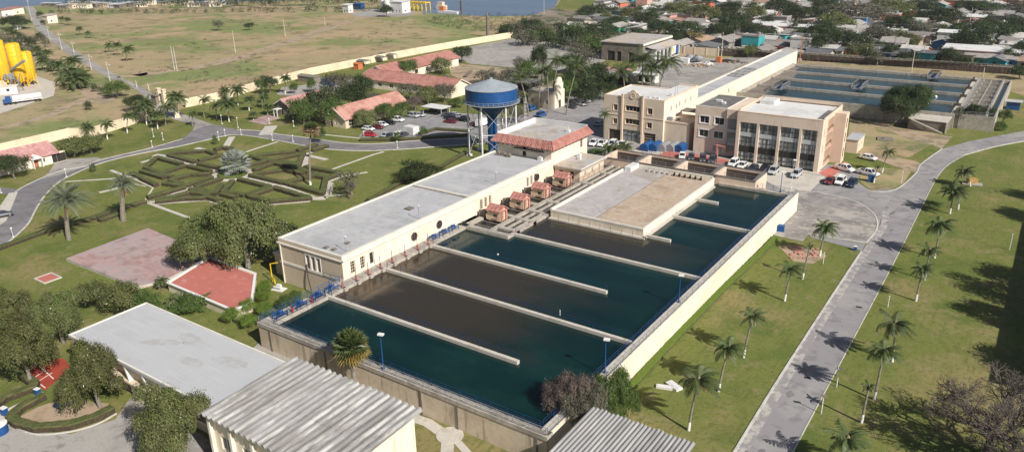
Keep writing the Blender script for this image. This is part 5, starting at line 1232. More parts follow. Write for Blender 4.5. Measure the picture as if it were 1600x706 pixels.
sheet([(432, 148), (440, 137), (485, 132), (560, 122), (570, 112), (560, 140), (470, 152)], .03, 'paved_yard', 'yard_concrete')
# carport over the lot
x, y = at(682, 178); b = thing('carport', 'pale blue flat carport roof at the back of the left parking', 'carport', (x, y)); mb = MB()
for dx in (-4, 4):
    for dy in (-2.2, 2.2): mb.tube([(x + dx, y + dy, 0), (x + dx, y + dy, 2.5)], .08, 6)
mb.build('posts', 'white_steel', b); mb = MB(); mb.obox(x, y, 2.5, 2.65, 9, 5.5, 0); mb.build('roof', 'roof_white', b)
# chapel like building behind the palms
x, y = at(868, 170); hc = height_of(x, y, 118)
b = thing('bell_wall_house', 'cream building with a tall stepped end wall behind the tall palms', 'building', (x - 2, y + 3))
mb = MB(); yy0, yy1 = y - .5, y + 6
ST = [(0, 6.0), (1.0, 6.0), (1.0, 8.4), (1.6, 8.4), (1.9, 9.6), (2.5, 10.3), (3.3, 10.5), (4.1, 10.3), (4.7, 9.6), (5.0, 8.4), (5.6, 8.4), (5.6, 6.0), (6.5, 6.0)]
pr = [(0, 0)] + ST + [(6.5, 0)]; n = len(pr)
mb.add([(x, yy0 + a, z) for a, z in pr] + [(x - .7, yy0 + a, z) for a, z in pr], [tuple(range(n))[::-1], tuple(range(n, 2 * n))] + [(i, (i + 1) % n, n + (i + 1) % n, n + i) for i in range(n)])
mb.build('end_wall', 'cream', b)
mb = MB(); mb.facade(x - 11, yy0, (1, 0), 10.3, 0, 5.4, [(1 + 3 * k, 2.2 + 3 * k, 1.2, 2.8) for k in range(3)], .25); mb.facade(x - 11, yy1, (0, -1), 6.5, 0, 5.4, []); mb.facade(x - .7, yy1, (-1, 0), 10.3, 0, 5.4, []); mb.build('wall', 'tan_paint', b)
mb = MB(); mb.box(x - 11.3, x - .701, yy0 - .3, yy1 + .3, 5.4, 5.7); mb.build('roof', 'roof_tan', b)
mb = MB(); mb.box(x + .002, x + .06, yy0 + 2.6, yy0 + 4.0, 0, 2.6); mb.build('door', 'brown_dark', b)
for k in range(3): window(b, x - 11, yy0, (1, 0), 1 + 3 * k, 2.2 + 3 * k, 1.2, 2.8)
for k, (u, v, L, wd, h, m, lb) in enumerate(((815, 140, 14, 8, 3.5, 'roof_dark', 'dark flat roofed shed left of the stepped end wall'), (822, 128, 16, 6, 3.4, 'roof_tan', 'long tan roofed shed behind the bare trees'), (968, 132, 13, 7, 4.0, 'roof_grey', 'grey roofed open shed left of the palm cluster'), (905, 112, 10, 5, 3, 'roof_white', 'low white roof among the trees before the concrete yard'), (955, 118, 16, 5, 2.6, 'tile_pink', 'low pink walled structure before the grey warehouse'), (1008, 128, 10, 4, 3.2, 'roof_white', 'white wall block behind the office under the palm cluster'))):
    x, y = at(u, v); b = thing('flat_shed', lb, 'shed', (x, y)); mb = MB(); mb.facade(x - L / 2, y - wd / 2, (1, 0), L, 0, h, [(1, L * .45, .2, h - .6), (L * .55, L - 1, .2, h - .6)], 1.2); mb.facade(x + L / 2, y - wd / 2, (0, 1), wd, 0, h, []); mb.facade(x + L / 2, y + wd / 2, (-1, 0), L, 0, h, []); mb.facade(x - L / 2, y + wd / 2, (0, -1), wd, 0, h, [])
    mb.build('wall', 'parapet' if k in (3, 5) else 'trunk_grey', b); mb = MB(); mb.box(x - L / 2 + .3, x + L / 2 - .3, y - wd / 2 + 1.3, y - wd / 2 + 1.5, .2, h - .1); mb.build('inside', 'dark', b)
    mb = MB(); mb.box(x - L / 2 - .4, x + L / 2 + .4, y - wd / 2 - .4, y + wd / 2 + .4, h, h + .25); mb.build('roof', m, b)
# ------------------------------------------------------------------ near left hall and ribbed roofs
b = thing('assembly_hall', 'grey flat roofed hall with white fins at the lower left', 'building', (-95, 50))
hx0, hx1, hy0, hy1, hz = -109.9, -74.9, 44.2, 56.4, 6.0
mb = MB(); mb.facade(hx0 + 1.2, hy0 + 1.2, (1, 0), hx1 - hx0 - 1.4, 0, hz - .5, [(2 + 4.2 * k, 5 + 4.2 * k, .1, 2.4) for k in range(6)], .4); mb.facade(hx1 - .2, hy0 + 2.2, (0, 1), 9.6, 0, hz - .5, []); mb.facade(hx1 - .2, hy1 - .4, (-1, 0), hx1 - hx0 - 1.4, 0, hz - .5, []); mb.facade(hx0 + 1.2, hy1 - .4, (0, -1), 9.6, 0, hz - .5, []); mb.build('wall', 'cream_end', b)
for k in range(6): window(b, hx0 + 1.2, hy0 + 1.2, (1, 0), 2 + 4.2 * k, 5 + 4.2 * k, .1, 2.4, depth=.35, cols=3, mats=('brown_dark', 'dark'))
mb = MB(); mb.box(hx0, hx1, hy0, hy1, hz - .5, hz - .12); mb.build('roof', 'roof_hall', b)
mb = MB()
def blot(cx_, cy_, a, b2, ri, ang, sd_):
    r_ = random.Random(sd_); n = 28; J = [r_.uniform(.82, 1.12) for _ in range(n)]; c_, s_ = math.cos(ang), math.sin(ang)
    pt = lambda t, k: (cx_ + a * k * J[t % n] * math.cos(2 * PI * t / n) * c_ - b2 * k * J[t % n] * math.sin(2 * PI * t / n) * s_, cy_ + a * k * J[t % n] * math.cos(2 * PI * t / n) * s_ + b2 * k * J[t % n] * math.sin(2 * PI * t / n) * c_, hz - .116)
    mb.add([pt(t, 1) for t in range(n)] + [pt(t, ri) for t in range(n)], [(t, (t + 1) % n, n + (t + 1) % n, n + t) for t in range(n)])
blot(-93.6, 53.2, 2.6, 1.2, .45, -.15, 1); blot(-96.4, 50.4, 3.0, .9, .05, .5, 2); blot(-88.0, 49.6, 2.2, .9, .05, .1, 3); blot(-83.5, 52.5, 3.0, 1.2, .1, .2, 4)
mb.build('roof_stain', 'roof_stain', b)
mb = MB(); mb.box(hx0, hx1, hy0, hy0 + .25, hz - .12, hz); mb.box(hx0, hx0 + .25, hy0 + .25, hy1, hz - .12, hz); mb.box(hx0 + .25, hx1, hy1 - .25, hy1, hz - .12, hz); mb.build('parapet', 'parapet', b)
mb = MB(); mb.box(hx0 + 1.5, hx1 - 1, hy0 + .1, hy0 + 1.2, 2.6, 2.85); mb.build('canopy', 'tan_paint', b)
for k in range(7):
    x = hx0 + 1.0 + 4.3 * k; mb = MB(); mb.add([(x, hy0 + 1.2, 0), (x, hy0 + .7, 0), (x, hy0 + .05, hz - .5), (x, hy0 + 1.2, hz - .5), (x + .35, hy0 + 1.2, 0), (x + .35, hy0 + .7, 0), (x + .35, hy0 + .05, hz - .5), (x + .35, hy0 + 1.2, hz - .5)], [(0, 1, 2, 3), (7, 6, 5, 4), (0, 4, 5, 1), (1, 5, 6, 2), (2, 6, 7, 3)]); mb.build('fin', 'white_paint', b)


def ribbed_roof(x0, x1, y0, y1, z0, z1, pitch, m, b, name='roof', lap=None):
    """channel sheets running along Y, falling from z1 at y1 to z0 at y0."""
    prof = [(0, 0), (.22, 0), (.34, .30 * min(1, pitch * 1.1)), (.62, .30 * min(1, pitch * 1.1)), (.74, 0), (1, 0)]
    mb = MB(); n = int((x1 - x0) / pitch)
    segs = [(y0, y1, 0)] if lap is None else [(y0, lap + .12, 0), (lap, y1, .05)]
    for ya, yb_, dz in segs:
        za = z0 + (z1 - z0) * (ya - y0) / (y1 - y0) + dz; zb = z0 + (z1 - z0) * (yb_ - y0) / (y1 - y0) + dz
        P = [(x0 + (i + s_) * pitch, h) for i in range(n) for s_, h in prof[:-1]] + [(x0 + n * pitch, 0)]
        k = len(P)
        jj = [random.uniform(-.12, .12) for _ in range(n + 1)]
        mb.add([(x, ya, za + h) for x, h in P] + [(x, yb_ + jj[min(i // 5, n)], zb + h) for i, (x, h) in enumerate(P)] + [(x, ya, za + h - .05) for x, h in P] + [(x, yb_ + jj[min(i // 5, n)], zb + h - .05) for i, (x, h) in enumerate(P)],
               [(i, i + 1, k + i + 1, k + i) for i in range(k - 1)] + [(2 * k + i + 1, 2 * k + i, 3 * k + i, 3 * k + i + 1) for i in range(k - 1)] + [(k + i, k + i + 1, 3 * k + i + 1, 3 * k + i) for i in range(k - 1)] + [(i + 1, i, 2 * k + i, 2 * k + i + 1) for i in range(k - 1)])
    return mb.build(name, m, b)


b = thing('ribbed_roof_hall', 'cream hall under a large weathered ribbed sheet roof at the bottom centre left', 'building', (-63, 47))
ribbed_roof(-74.2, -52.2, 41.4, 55.8, 7.6, 7.9, 1.0, 'sheet_metal', b, lap=47.6)
mb = MB(); mb.facade(-73.4, 42.2, (1, 0), 20.4, 0, 7.55, [(1.5 + 4 * k, 4.3 + 4 * k, 3.2, 5.0) for k in range(5)], .3); mb.facade(-53.0, 42.2, (0, 1), 12.8, 0, 7.6, []); mb.facade(-53, 55, (-1, 0), 20.4, 0, 7.6, []); mb.facade(-73.4, 55, (0, -1), 12.8, 0, 7.55, [(1, 11.8, 5.4, 6.6)], .4); mb.build('wall', 'cream', b)
for k in range(5): window(b, -73.4, 42.2, (1, 0), 1.5 + 4 * k, 4.3 + 4 * k, 3.2, 5.0, cols=3)
mb = MB()
for k in range(6): mb.box(-73.4 + 3.9 * k, -73.0 + 3.9 * k, 41.7, 42.19, 0, 7.4)
mb.box(-73.35, -73.0, 43, 54.5, 5.4, 6.6); mb.build('buttress', 'parapet', b)
b = thing('ribbed_roof_shed', 'shed under a grey ribbed sheet roof at the bottom centre beside the lawn', 'shed', (-31, 62))
ribbed_roof(-37.6, -24.6, 52, 69.6, 5.8, 6.0, .52, 'sheet_old', b)
mb = MB(); mb.facade(-36.8, 53, (1, 0), 11.6, 0, 5.75, []); mb.facade(-25.2, 53, (0, 1), 16, 0, 5.8, [(2, 5, 1, 3), (8, 11, 1, 3)]); mb.facade(-25.2, 69, (-1, 0), 11.6, 0, 5.8, []); mb.facade(-36.8, 69, (0, -1), 16, 0, 5.8, []); mb.build('wall', 'white_paint', b)
window(b, -25.2, 53, (0, 1), 2, 5, 1, 3); window(b, -25.2, 53, (0, 1), 8, 11, 1, 3)
mb = MB(); mb.tube([(-38.2, 56, 6.4), (-26, 66, 6.5)], .05, 5); solo(mb, 'cable', 'white_steel', 'thin pale cable lying over the grey ribbed roof', 'cable')
# ------------------------------------------------------------------ plazas on the lawn
P = [at(*p) for p in ((104, 408), (232, 360), (290, 385), (330, 402), (262, 440), (215, 452))]
b = thing('plaza', 'raised pale pink paved terrace on the lawn left of the big tree', 'terrace', P[0]); mb = MB(); mb.prism(P, 0, .55); mb.build('base', 'pale_concrete', b); mb = MB(); q = [(x, y) for x, y in P]; mb.prism(q, .551, .6); mb.build('paving', 'pavers_pink', b)
P = [at(*p, 1.6) for p in ((262, 442), (327, 402), (399, 428), (393, 473), (364, 485))]
cxx, cyy = sum(p[0] for p in P) / 5, sum(p[1] for p in P) / 5
b = thing('reservoir_slab', 'five sided red topped slab with pale rim in front of the big tree', 'reservoir', (cxx, cyy)); mb = MB(); mb.prism(P, 0, 1.6); mb.build('wall', 'cream', b)
mb = MB(); mb.prism([(cxx + (x - cxx) * .955, cyy + (y - cyy) * .94) for x, y in P], 1.601, 1.63); mb.build('top', 'pavers_red', b)
mb = MB(); Q = P + [P[0]]
for i in range(5): mb.bar((*Q[i], 1.68), (*Q[i + 1], 1.68), .45, .2)
mb.build('rim', 'white_paint', b)
x, y = at(75, 435); mb = MB(); mb.obox(x, y, 0, .12, 3.4, 2.6, 0); o = solo(mb, 'planting_bed', 'pavers_red', 'small square red bed with pale rim on the left lawn', 'planter')
mb = MB(); mb.obox(x, y - 1.5, 0, .2, 3.9, .3); mb.obox(x, y + 1.5, 0, .2, 3.9, .3); mb.obox(x - 1.85, y, 0, .2, .25, 2.7); mb.obox(x + 1.85, y, 0, .2, .25, 2.7); mb.build('rim', 'pale_concrete', o).location = Vector((0, 0, 0))
for (u, v, lx, ly, a, lb) in ((1038, 606, 2.2, .7, .3, 'white concrete slab lying flat on the right lawn'), (1053, 604, 2.3, 1.1, -.45, 'second white concrete slab beside the first on the right lawn')):
    x, y = at(u, v); mb = MB(); mb.obox(x, y, 0, .35, lx, ly, a); mb.obox(x + .1, y, .35, .4, lx * .9, ly * .5, a); solo(mb, 'slab', 'roof_white', lb, 'slab')
# inspection covers and small yard things
x, y = at(1383, 218); mb = MB(); mb.obox(x, y, 0, .3, 4.2, 3.4, .2); mb.obox(x + .4, y, .3, .8, 2.0, .5, .5); solo(mb, 'slab', 'trunk_grey', 'broken concrete slab on the dry grass behind the glass fronted building', 'slab')
# ------------------------------------------------------------------ boundary walls
def bwall(P, h, m, label, name='boundary_wall', th=.35, step=7, cat='wall'):
    Q = [at(*p) for p in P]; b = thing(name, label, cat, Q[0]); mb = MB()
    strip(mb, Q, th, 0, h); mb.build('panel', m, b); mb = MB()
    for i in range(len(Q) - 1):
        a, c = Vector(Q[i]), Vector(Q[i + 1]); L = (c - a).length; n = max(1, int(L / step)); ang = math.atan2(c.y - a.y, c.x - a.x)
        for k in range(n + 1): p = a.lerp(c, k / n); mb.obox(p.x, p.y, 0, h + .12, .45, th + .3, ang)
    mb.build('pilaster', m, b)
    return b


bwall([(-90, 268), (0, 241), (75, 223), (109, 215), (143, 214.5), (200, 197), (243, 182)], 3.0, 'wall_cream', 'cream boundary wall left of the entrance gate')
bwall([(291, 168), (340, 158), (400, 141), (485, 118), (604, 94), (706, 75), (800, 59.5)], 3.2, 'wall_cream', 'long cream boundary wall along the dry field')
bwall([(1052, 83), (1085, 85.5), (1122, 88)], 3.4, 'tan_paint', 'tan panel wall with pilasters between the grey warehouse and the hedge', step=4.5)
bwall([(800, 60), (870, 66), (942, 72)], 1.6, 'dark_concrete', 'low dark fence wall behind the concrete yard')
# entrance gate pillars and arch
for k, (u, v, vt) in enumerate(((251, 163, 139), (259, 165, 141), (277, 184, 163))):
    x, y = at(u, v); h = height_of(x, y, vt); mb = MB(); mb.box(x - .6, x + .6, y - .6, y + .6, 0, h); mb.box(x - .8, x + .8, y - .8, y + .8, h, h + .3); mb.box(x - .75, x + .75, y - .75, y + .75, 0, .5)
    solo(mb, 'gate_pillar', 'wall_cream', f'cream gate pillar at the entrance road, {["leftmost", "middle", "right one beside the palm"][k]}', 'pillar', 'cream pillars of the entrance gate')
x, y = at(246, 163); mb = MB(); mb.box(x - 2, x + 2, y - 1.5, y + 1.5, 3.4, 3.7); mb.box(x - 1.6, x + 1.4, y - 1.1, y + 1.1, 0, 3.4); solo(mb, 'guard_booth', 'trunk_grey', 'small dark guard booth beside the entrance pillars', 'booth')
# ------------------------------------------------------------------ hedges
def hedge(P, w_, h, label, group='clipped hedges of the garden', world=False, name='hedge', cat='hedge', mats=('hedge_leaf', 'hedge_side')):
    Q0 = P if world else [at(*p) for p in P]; Q = []
    for i in range(len(Q0) - 1):
        a, c = Q0[i], Q0[i + 1]; n = max(1, int(math.hypot(c[0] - a[0], c[1] - a[1]) / .45))
        Q += [(a[0] + (c[0] - a[0]) * k / n, a[1] + (c[1] - a[1]) * k / n) for k in range(n)]
    Q.append(Q0[-1]); sec = [(-.5, 0), (-.52, .82), (-.44, 1), (0, 1.02), (.44, 1), (.52, .82), (.5, 0)]
    mb = MB(); n = len(Q); vs = []
    for i in range(n):
        a, c = Q[max(i - 1, 0)], Q[min(i + 1, n - 1)]; dx, dy = c[0] - a[0], c[1] - a[1]; l = math.hypot(dx, dy) or 1; nx, ny = -dy / l, dx / l
        for s_, t in sec:
            j = random.uniform(-.07, .07); vs.append((Q[i][0] + nx * (s_ * w_ + j), Q[i][1] + ny * (s_ * w_ + j), t * h + random.uniform(-.05, .05) * (t > 0)))
    fs, ms = [], []
    for i in range(n - 1):
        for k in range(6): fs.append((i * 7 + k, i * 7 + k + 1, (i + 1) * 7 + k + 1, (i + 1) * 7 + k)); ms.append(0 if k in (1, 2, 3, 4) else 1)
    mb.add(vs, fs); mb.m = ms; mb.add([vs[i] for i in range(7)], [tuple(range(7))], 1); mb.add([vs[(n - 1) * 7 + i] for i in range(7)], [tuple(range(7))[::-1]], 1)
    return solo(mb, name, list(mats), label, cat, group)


HED = [[(300, 258), (500, 312)], [(300, 246), (580, 229), (645, 250)], [(640, 220), (690, 203), (768, 212)], [(520, 300), (705, 256)], [(520, 322), (700, 360)], [(210, 276), (400, 326)],
       [(205, 284), (130, 350), (240, 397), (430, 336)], [(245, 403), (335, 422)], [(445, 340), (612, 380)], [(310, 442), (460, 405), (612, 398)], [(30, 392), (212, 482)], [(100, 377), (272, 427)],
       [(145, 573), (420, 497)], [(265, 467), (420, 492)], [(310, 446), (430, 485), (622, 422)], [(212, 600), (460, 535), (590, 552), (560, 577), (420, 580), (212, 602)], [(460, 512), (600, 545)],
       [(495, 497), (690, 432)], [(495, 503), (640, 545), (690, 480)], [(820, 437), (1040, 492), (880, 558)], [(870, 556), (705, 530), (770, 450)], [(690, 547), (800, 572)], [(600, 572), (690, 600)],
       [(1072, 497), (1338, 577), (1050, 602)], [(1040, 600), (890, 562), (1060, 505)], [(900, 407), (1150, 465), (1420, 402)], [(925, 372), (1085, 312), (1235, 345)], [(920, 400), (1150, 370)],
       [(1160, 466), (1432, 540), (1458, 425), (1322, 405)], [(1302, 346), (1560, 392), (1468, 432), (1212, 352)], [(1172, 372), (1292, 397)], [(900, 267), (1020, 302), (850, 345)],
       [(940, 262), (1235, 232)], [(960, 268), (1040, 302), (1275, 250)], [(1130, 305), (1250, 335), (1292, 242)], [(1245, 226), (1390, 180)], [(1352, 226), (1468, 190)], [(1095, 322), (1240, 350), (1330, 385)]]
gx, gy = g6(770, 392)
ringd = ['nearest', 'left', 'right', 'far']
for i, Pq in enumerate(HED):
    um = sum(p[0] for p in Pq) / len(Pq); vm = sum(p[1] for p in Pq) / len(Pq)
    side = ('left ' if um < 640 else 'right ' if um > 900 else 'middle ') + ('far ' if vm < 330 else 'near ' if vm > 470 else '')
    shape = 'straight' if len(Pq) == 2 else ('angled' if len(Pq) == 3 else 'multi sided')
    ln = math.hypot(Pq[0][0] - Pq[-1][0], Pq[0][1] - Pq[-1][1]); size = 'short' if ln < 130 else ('long' if ln > 230 else 'medium')
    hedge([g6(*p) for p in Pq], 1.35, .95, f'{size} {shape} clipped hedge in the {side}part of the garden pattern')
P = [(cx + 3.1 * math.cos(t * PI / 10), cy + 3.1 * math.sin(t * PI / 10)) for t in range(21)]
hedge(P, 1.3, .6, 'round yellow green hedge ring round the silvery palm', world=True, mats=('leaf_lime', 'hedge_leaf'))
hedge([(-20, 397), (0, 390), (65, 366), (150, 342)], 1.4, .8, 'long hedge across the left lawn, nearer part', 'lawn hedges'); hedge([(150, 342), (190, 328), (228, 317)], 1.4, .8, 'hedge across the left lawn behind the brown date palm', 'lawn hedges')
hedge([(155, 347), (186, 336)], 1.6, .7, 'low round hedge at the foot of the brown date palm', 'lawn hedges')
hedge([(563, 220.5), (640, 219.5), (690, 216), (735, 213)], 1.3, .9, 'hedge between the ring road and the left parking', 'lawn hedges')
hedge([(655, 211), (680, 203.5), (735, 207)], 1.2, .8, 'curved hedge of the island at the right of the left parking', 'lawn hedges')
hedge([(18, 655), (28, 664), (60, 672), (110, 668), (150, 656), (177, 642)], 1.3, .9, 'hedge round the front of the tree island by the hall', 'lawn hedges'); hedge([(18, 655), (35, 640), (70, 622)], 1.2, .9, 'hedge round the back of the tree island by the hall', 'lawn hedges')
hedge([(-30, 655), (10, 625), (52, 610), (56, 602), (36, 590)], 1.2, .9, 'hedge left of the path beside the red court', 'lawn hedges')
hedge([(575, 316), (630, 285), (690, 262), (733, 237)], 1.1, .8, 'dark hedge along the back wall of the pump hall', 'lawn hedges')
# low planting along the cream basin wall
hedge([(956, 640), (985, 606), (1055, 530), (1120, 462), (1190, 395), (1212, 372)], 1.1, .55, 'strip of yellow green plants at the foot of the cream basin wall', 'lawn hedges', mats=('leaf_lime', 'hedge_leaf'))
# tall dark hedge behind the rear basin
Pb = [at(1102, 86), at(1256, 94), at(1420, 105), at(1591, 117), at(1760, 130)]
h = thing('boundary_hedge', 'long dark hedge with lit top painted grey, shaded side painted dark behind the rear basin', 'hedge', Pb[0])
o = hedge(Pb, 2.4, 3.3, 'x', world=True, mats=('trunk_grey', 'brown_dark')); TOPS.remove(o)  # grey top and dark sides put the lit top and shadowed face into colour
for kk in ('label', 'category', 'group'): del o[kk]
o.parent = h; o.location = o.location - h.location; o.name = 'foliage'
mb = MB()
for i in range(60):
    t = i / 60; x = Pb[0][0] + (Pb[3][0] - Pb[0][0]) * t; y = Pb[0][1] + (Pb[3][1] - Pb[0][1]) * t; mb.box(x, x + 1.6, y - .6, y + .4, 3.25, 3.6)
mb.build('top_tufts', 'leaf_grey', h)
# shadow side: a tall block outside the frame at the right, whose shade falls on the lawn
b = thing('side_building', 'tall building outside the right edge whose shadow falls on the lawn', 'building', (22, 146))
mb = MB(); mb.facade(13.4, 180, (0, -1), 71, 0, 9.6, [(3 + 8 * k, 6 + 8 * k, 3, 6) for k in range(8)], .3); mb.facade(13.4, 109, (1, 0), 16, 0, 9.6, []); mb.facade(29.4, 109, (0, 1), 71, 0, 9.6, []); mb.facade(29.4, 180, (-1, 0), 16, 0, 9.6, []); mb.build('wall', 'cream', b)
for k in range(8): window(b, 13.4, 180, (0, -1), 3 + 8 * k, 6 + 8 * k, 3, 6)
mb = MB(); mb.box(13.1, 29.7, 108.7, 180.3, 9.6, 9.9); mb.build('roof', 'roof_grey', b)

mat('silo_rust', (.42, .27, .08), [((.2, .14, .08), 2, .5, .7, .7)], rough=.8)
# ------------------------------------------------------------------ silos, truck, far houses
for k, (u, v, vt, r) in enumerate(((13, 140, 64, 2.7), (37, 137, 69, 2.6), (52, 133, 82, 2.5))):
    x, y = at(u, v); x -= 1; h = height_of(x, y, vt)
    t = thing('silo', f'yellow cement silo on legs at the left edge, {["leftmost", "middle tallest", "rightmost"][k]}', 'silo', (x, y), group='yellow cement silos')
    mb = MB(); mb.lathe([(.5, h * .12), (r, h * .30), (r, h), (r * .5, h + .5), (.01, h + .6)], x, y, 24); mb.build('body', 'silo_yellow', t, smooth=True)
    mb = MB()
    for j in range(7): z_ = h * (.32 + .1 * j); mb.lathe([(r, z_), (r + .05, z_ + .03), (r + .05, z_ + .12), (r, z_ + .15)], x, y, 24)
    mb.box(x + r * .9, x + r * .9 + .5, y - .3, y + .3, h * .15, h + .8); mb.build('rings', 'silo_y2', t)
    mb = MB(); mb.box(x - .6, x + .6, y - .6, y + .6, h + .5, h + 1.8); mb.build('filter_box', 'tank_blue' if k == 0 else 'leaf_green', t)
    for a in range(4):
        mb = MB(); c_, s_ = math.cos(PI / 4 + a * PI / 2), math.sin(PI / 4 + a * PI / 2); mb.tube([(x + r * .95 * c_, y + r * .95 * s_, 0), (x + r * c_, y + r * s_, h * .34)], .16, 6); mb.build('leg', 'silo_yellow', t)
    mb = MB()
    for a in range(4):
        t0, t1 = PI / 4 + a * PI / 2, 3 * PI / 4 + a * PI / 2; mb.bar((x + r * math.cos(t0), y + r * math.sin(t0), 1), (x + r * math.cos(t1), y + r * math.sin(t1), h * .28), .15, .15)
    mb.build('brace', 'silo_yellow', t)
x, y = at(4, 140); b = thing('batching_plant', 'dark steel conveyor frame between the yellow silos', 'machine', (x, y)); mb = MB()
for k in range(9): mb.bar((x - 6 + k * 2, y + (k % 3) * 2, 0), (x - 4 + k * 2, y + ((k + 1) % 3) * 2, 7), .3, .3)
mb.bar((x - 8, y, 2), (x + 12, y + 6, 12), 1.0, .7); mb.box(x - 6, x + 4, y, y + 4, 4, 6.5); mb.build('frame', 'grey_steel', b); mb = MB(); mb.box(x - 1, x + 3, y - 2, y + 1, 1, 4); mb.build('bin', 'tan_paint', b)
x, y = at(10, 148); b = thing('site_cabin', 'white cabin with two windows below the silos', 'cabin', (x, y)); mb = MB(); mb.obox(x - 2, y + 1, 0, 3.0, 9, 4, .95); mb.build('wall', 'roof_white', b); mb = MB(); mb.obox(x - 2, y + 1, 3.0, 3.15, 9.4, 4.4, .95); mb.build('roof', 'parapet', b)
for k in (-2, 1.2):
    mb = MB(); c_, s_ = math.cos(.95), math.sin(.95); mb.obox(x - 2 + k * c_ + 2.02 * s_, y + 1 + k * s_ - 2.02 * c_, 1.2, 2.2, 1.0, .06, .95); mb.build('window', 'dark_glass', b)
x, y = at(42, 160); b = thing('tank_truck', 'blue truck with a white trailer below the silos', 'truck')
mb = MB(); mb.box(-6.6, -5.0, -1.2, 1.2, .9, 3.0); mb.box(-7.6, -6.6, -1.1, 1.1, .9, 1.9); mb.build('cab', 'blue_paint', b)
mb = MB(); mb.tube([(-4.6, 0, 2.0), (5.2, 0, 2.0)], 1.15, 14); mb.box(-4.8, 5.4, -.9, .9, .9, 1.2); mb.build('trailer', 'roof_white', b)
for xx in (-7.0, -5.4, -3.8, 3.0, 4.4):
    for s_ in (-1, 1): mb = MB(); mb.tube([(xx, s_ * 1.2, .5), (xx, s_ * .85, .5)], .5, 12); mb.build('wheel', 'dark', b)
b.location = (x, y, 0); b.rotation_euler = (0, 0, 1.28)


def far_box(u, v, L, W, h, lb, wm='roof_white', rm='roof_grey', cat='house', rz=0.0, name='farmhouse'):
    x, y = at(u, v); b = thing(name, lb, cat, (x, y), rz)
    mb = MB(); ops = [(L * .2, L * .2 + 1.1, 0, 2.1), (L * .5, L * .5 + 1.2, 1, 2.1), (L * .75, L * .75 + 1.1, 1, 2.1)]
    mb.facade(-L / 2, -W / 2, (1, 0), L, 0, h, ops, .2); mb.facade(L / 2, -W / 2, (0, 1), W, 0, h, [(W * .3, W * .3 + 1.2, 1, 2.1)], .2); mb.facade(L / 2, W / 2, (-1, 0), L, 0, h, []); mb.facade(-L / 2, W / 2, (0, -1), W, 0, h, [])
    o = mb.build('wall', wm, None, origin=(0, 0, 0)); o.parent = b; o.location = (0, 0, 0)
    mb = MB()
    for a, c, e, f in ops: mb.quad((-L / 2 + a, -W / 2 + .19, e), (-L / 2 + c, -W / 2 + .19, e), (-L / 2 + c, -W / 2 + .19, f), (-L / 2 + a, -W / 2 + .19, f))
    mb.quad((L / 2 - .19, -W / 2 + W * .3, 1), (L / 2 - .19, -W / 2 + W * .3 + 1.2, 1), (L / 2 - .19, -W / 2 + W * .3 + 1.2, 2.1), (L / 2 - .19, -W / 2 + W * .3, 2.1))
    o = mb.build('windows', 'dark_glass', None, origin=(0, 0, 0)); o.parent = b; o.location = (0, 0, 0); o.name = 'window'
    mb = MB(); mb.add([(-L / 2 - .5, -W / 2 - .5, h), (L / 2 + .5, -W / 2 - .5, h), (L / 2 + .5, W / 2 + .5, h + .5), (-L / 2 - .5, W / 2 + .5, h + .5), (-L / 2 - .5, -W / 2 - .5, h + .2), (L / 2 + .5, -W / 2 - .5, h + .2), (L / 2 + .5, W / 2 + .5, h + .7), (-L / 2 - .5, W / 2 + .5, h + .7)], [(3, 2, 1, 0), (4, 5, 6, 7), (0, 1, 5, 4), (1, 2, 6, 5), (2, 3, 7, 6), (3, 0, 4, 7)])
    o = mb.build('roof', rm, None, origin=(0, 0, 0)); o.parent = b; o.location = (0, 0, 0)
    return b


far_box(79, 36, 8, 7, 5.2, 'cream two storey house beside the far end of the gate road', 'cream', 'roof_tan')
far_box(24, 22, 14, 8, 4.6, 'cream house behind the trees at the top left corner', 'cream', 'tile')
far_box(8, 26, 12, 9, 5, 'red roofed house at the top left corner of the photo', 'roof_white', 'tile')
far_box(28, 46, 5, 3, 2.6, 'tiny white kiosk beside the track at the top left', 'roof_white', 'roof_white', 'kiosk')
far_box(544, 20, 6, 5, 5.6, 'narrow white hut on the far river road', 'roof_white', 'roof_white', 'hut')
far_box(561, 15, 9, 4, 4, 'blue shipping container on the far river road', 'blue_paint', 'blue_paint', 'container', name='container')
far_box(625, 20, 13, 9, 8, 'white pump house at the river bank', 'roof_white', 'roof_white', 'building', name='river_pump_house')
x, y = at(613, 20); mb = MB(); mb.lathe([(2.2, 0), (2.2, 11), (.01, 12)], x - 2, y - 3, 20); mb.lathe([(1.8, 0), (1.8, 10), (.01, 11)], x - 9, y, 20); solo(mb, 'white_silo', 'roof_white', 'white round towers beside the river pump house', 'silo')
x, y = at(650, 17); b = thing('pipe_gantry', 'yellow pipe gantry beside the river pump house', 'gantry', (x, y)); mb = MB()
for k in range(6): mb.tube([(x - 10 + k * 4, y, 0), (x - 10 + k * 4, y, 6)], .4, 6); mb.tube([(x - 10 + k * 4, y + 5, 0), (x - 10 + k * 4, y + 5, 6)], .4, 6); mb.bar((x - 10 + k * 4, y, 6), (x - 10 + k * 4, y + 5, 6), .7, .7)
mb.bar((x - 10, y, 6), (x + 10, y, 6), 1.0, .8); mb.bar((x - 10, y + 5, 6), (x + 10, y + 5, 6), 1.0, .8); mb.build('frame', 'yellow_paint', b)
x, y = at(702, 21, 0); b = thing('barge', 'small white and orange barge moored on the river', 'barge', (x, y)); mb = MB(); mb.box(x - 9, x + 9, y - 2.5, y + 2.5, 0, 1.6); mb.build('hull', 'roof_white', b); mb = MB(); mb.box(x - 8, x - 4, y - 1.5, y + 1.5, 1.6, 4.4); mb.build('cabin', 'orange', b); mb = MB(); mb.tube([(x + 11, y, 0), (x + 11, y, 9)], .6, 8); mb.build('mooring_pile', 'brown_dark', b)
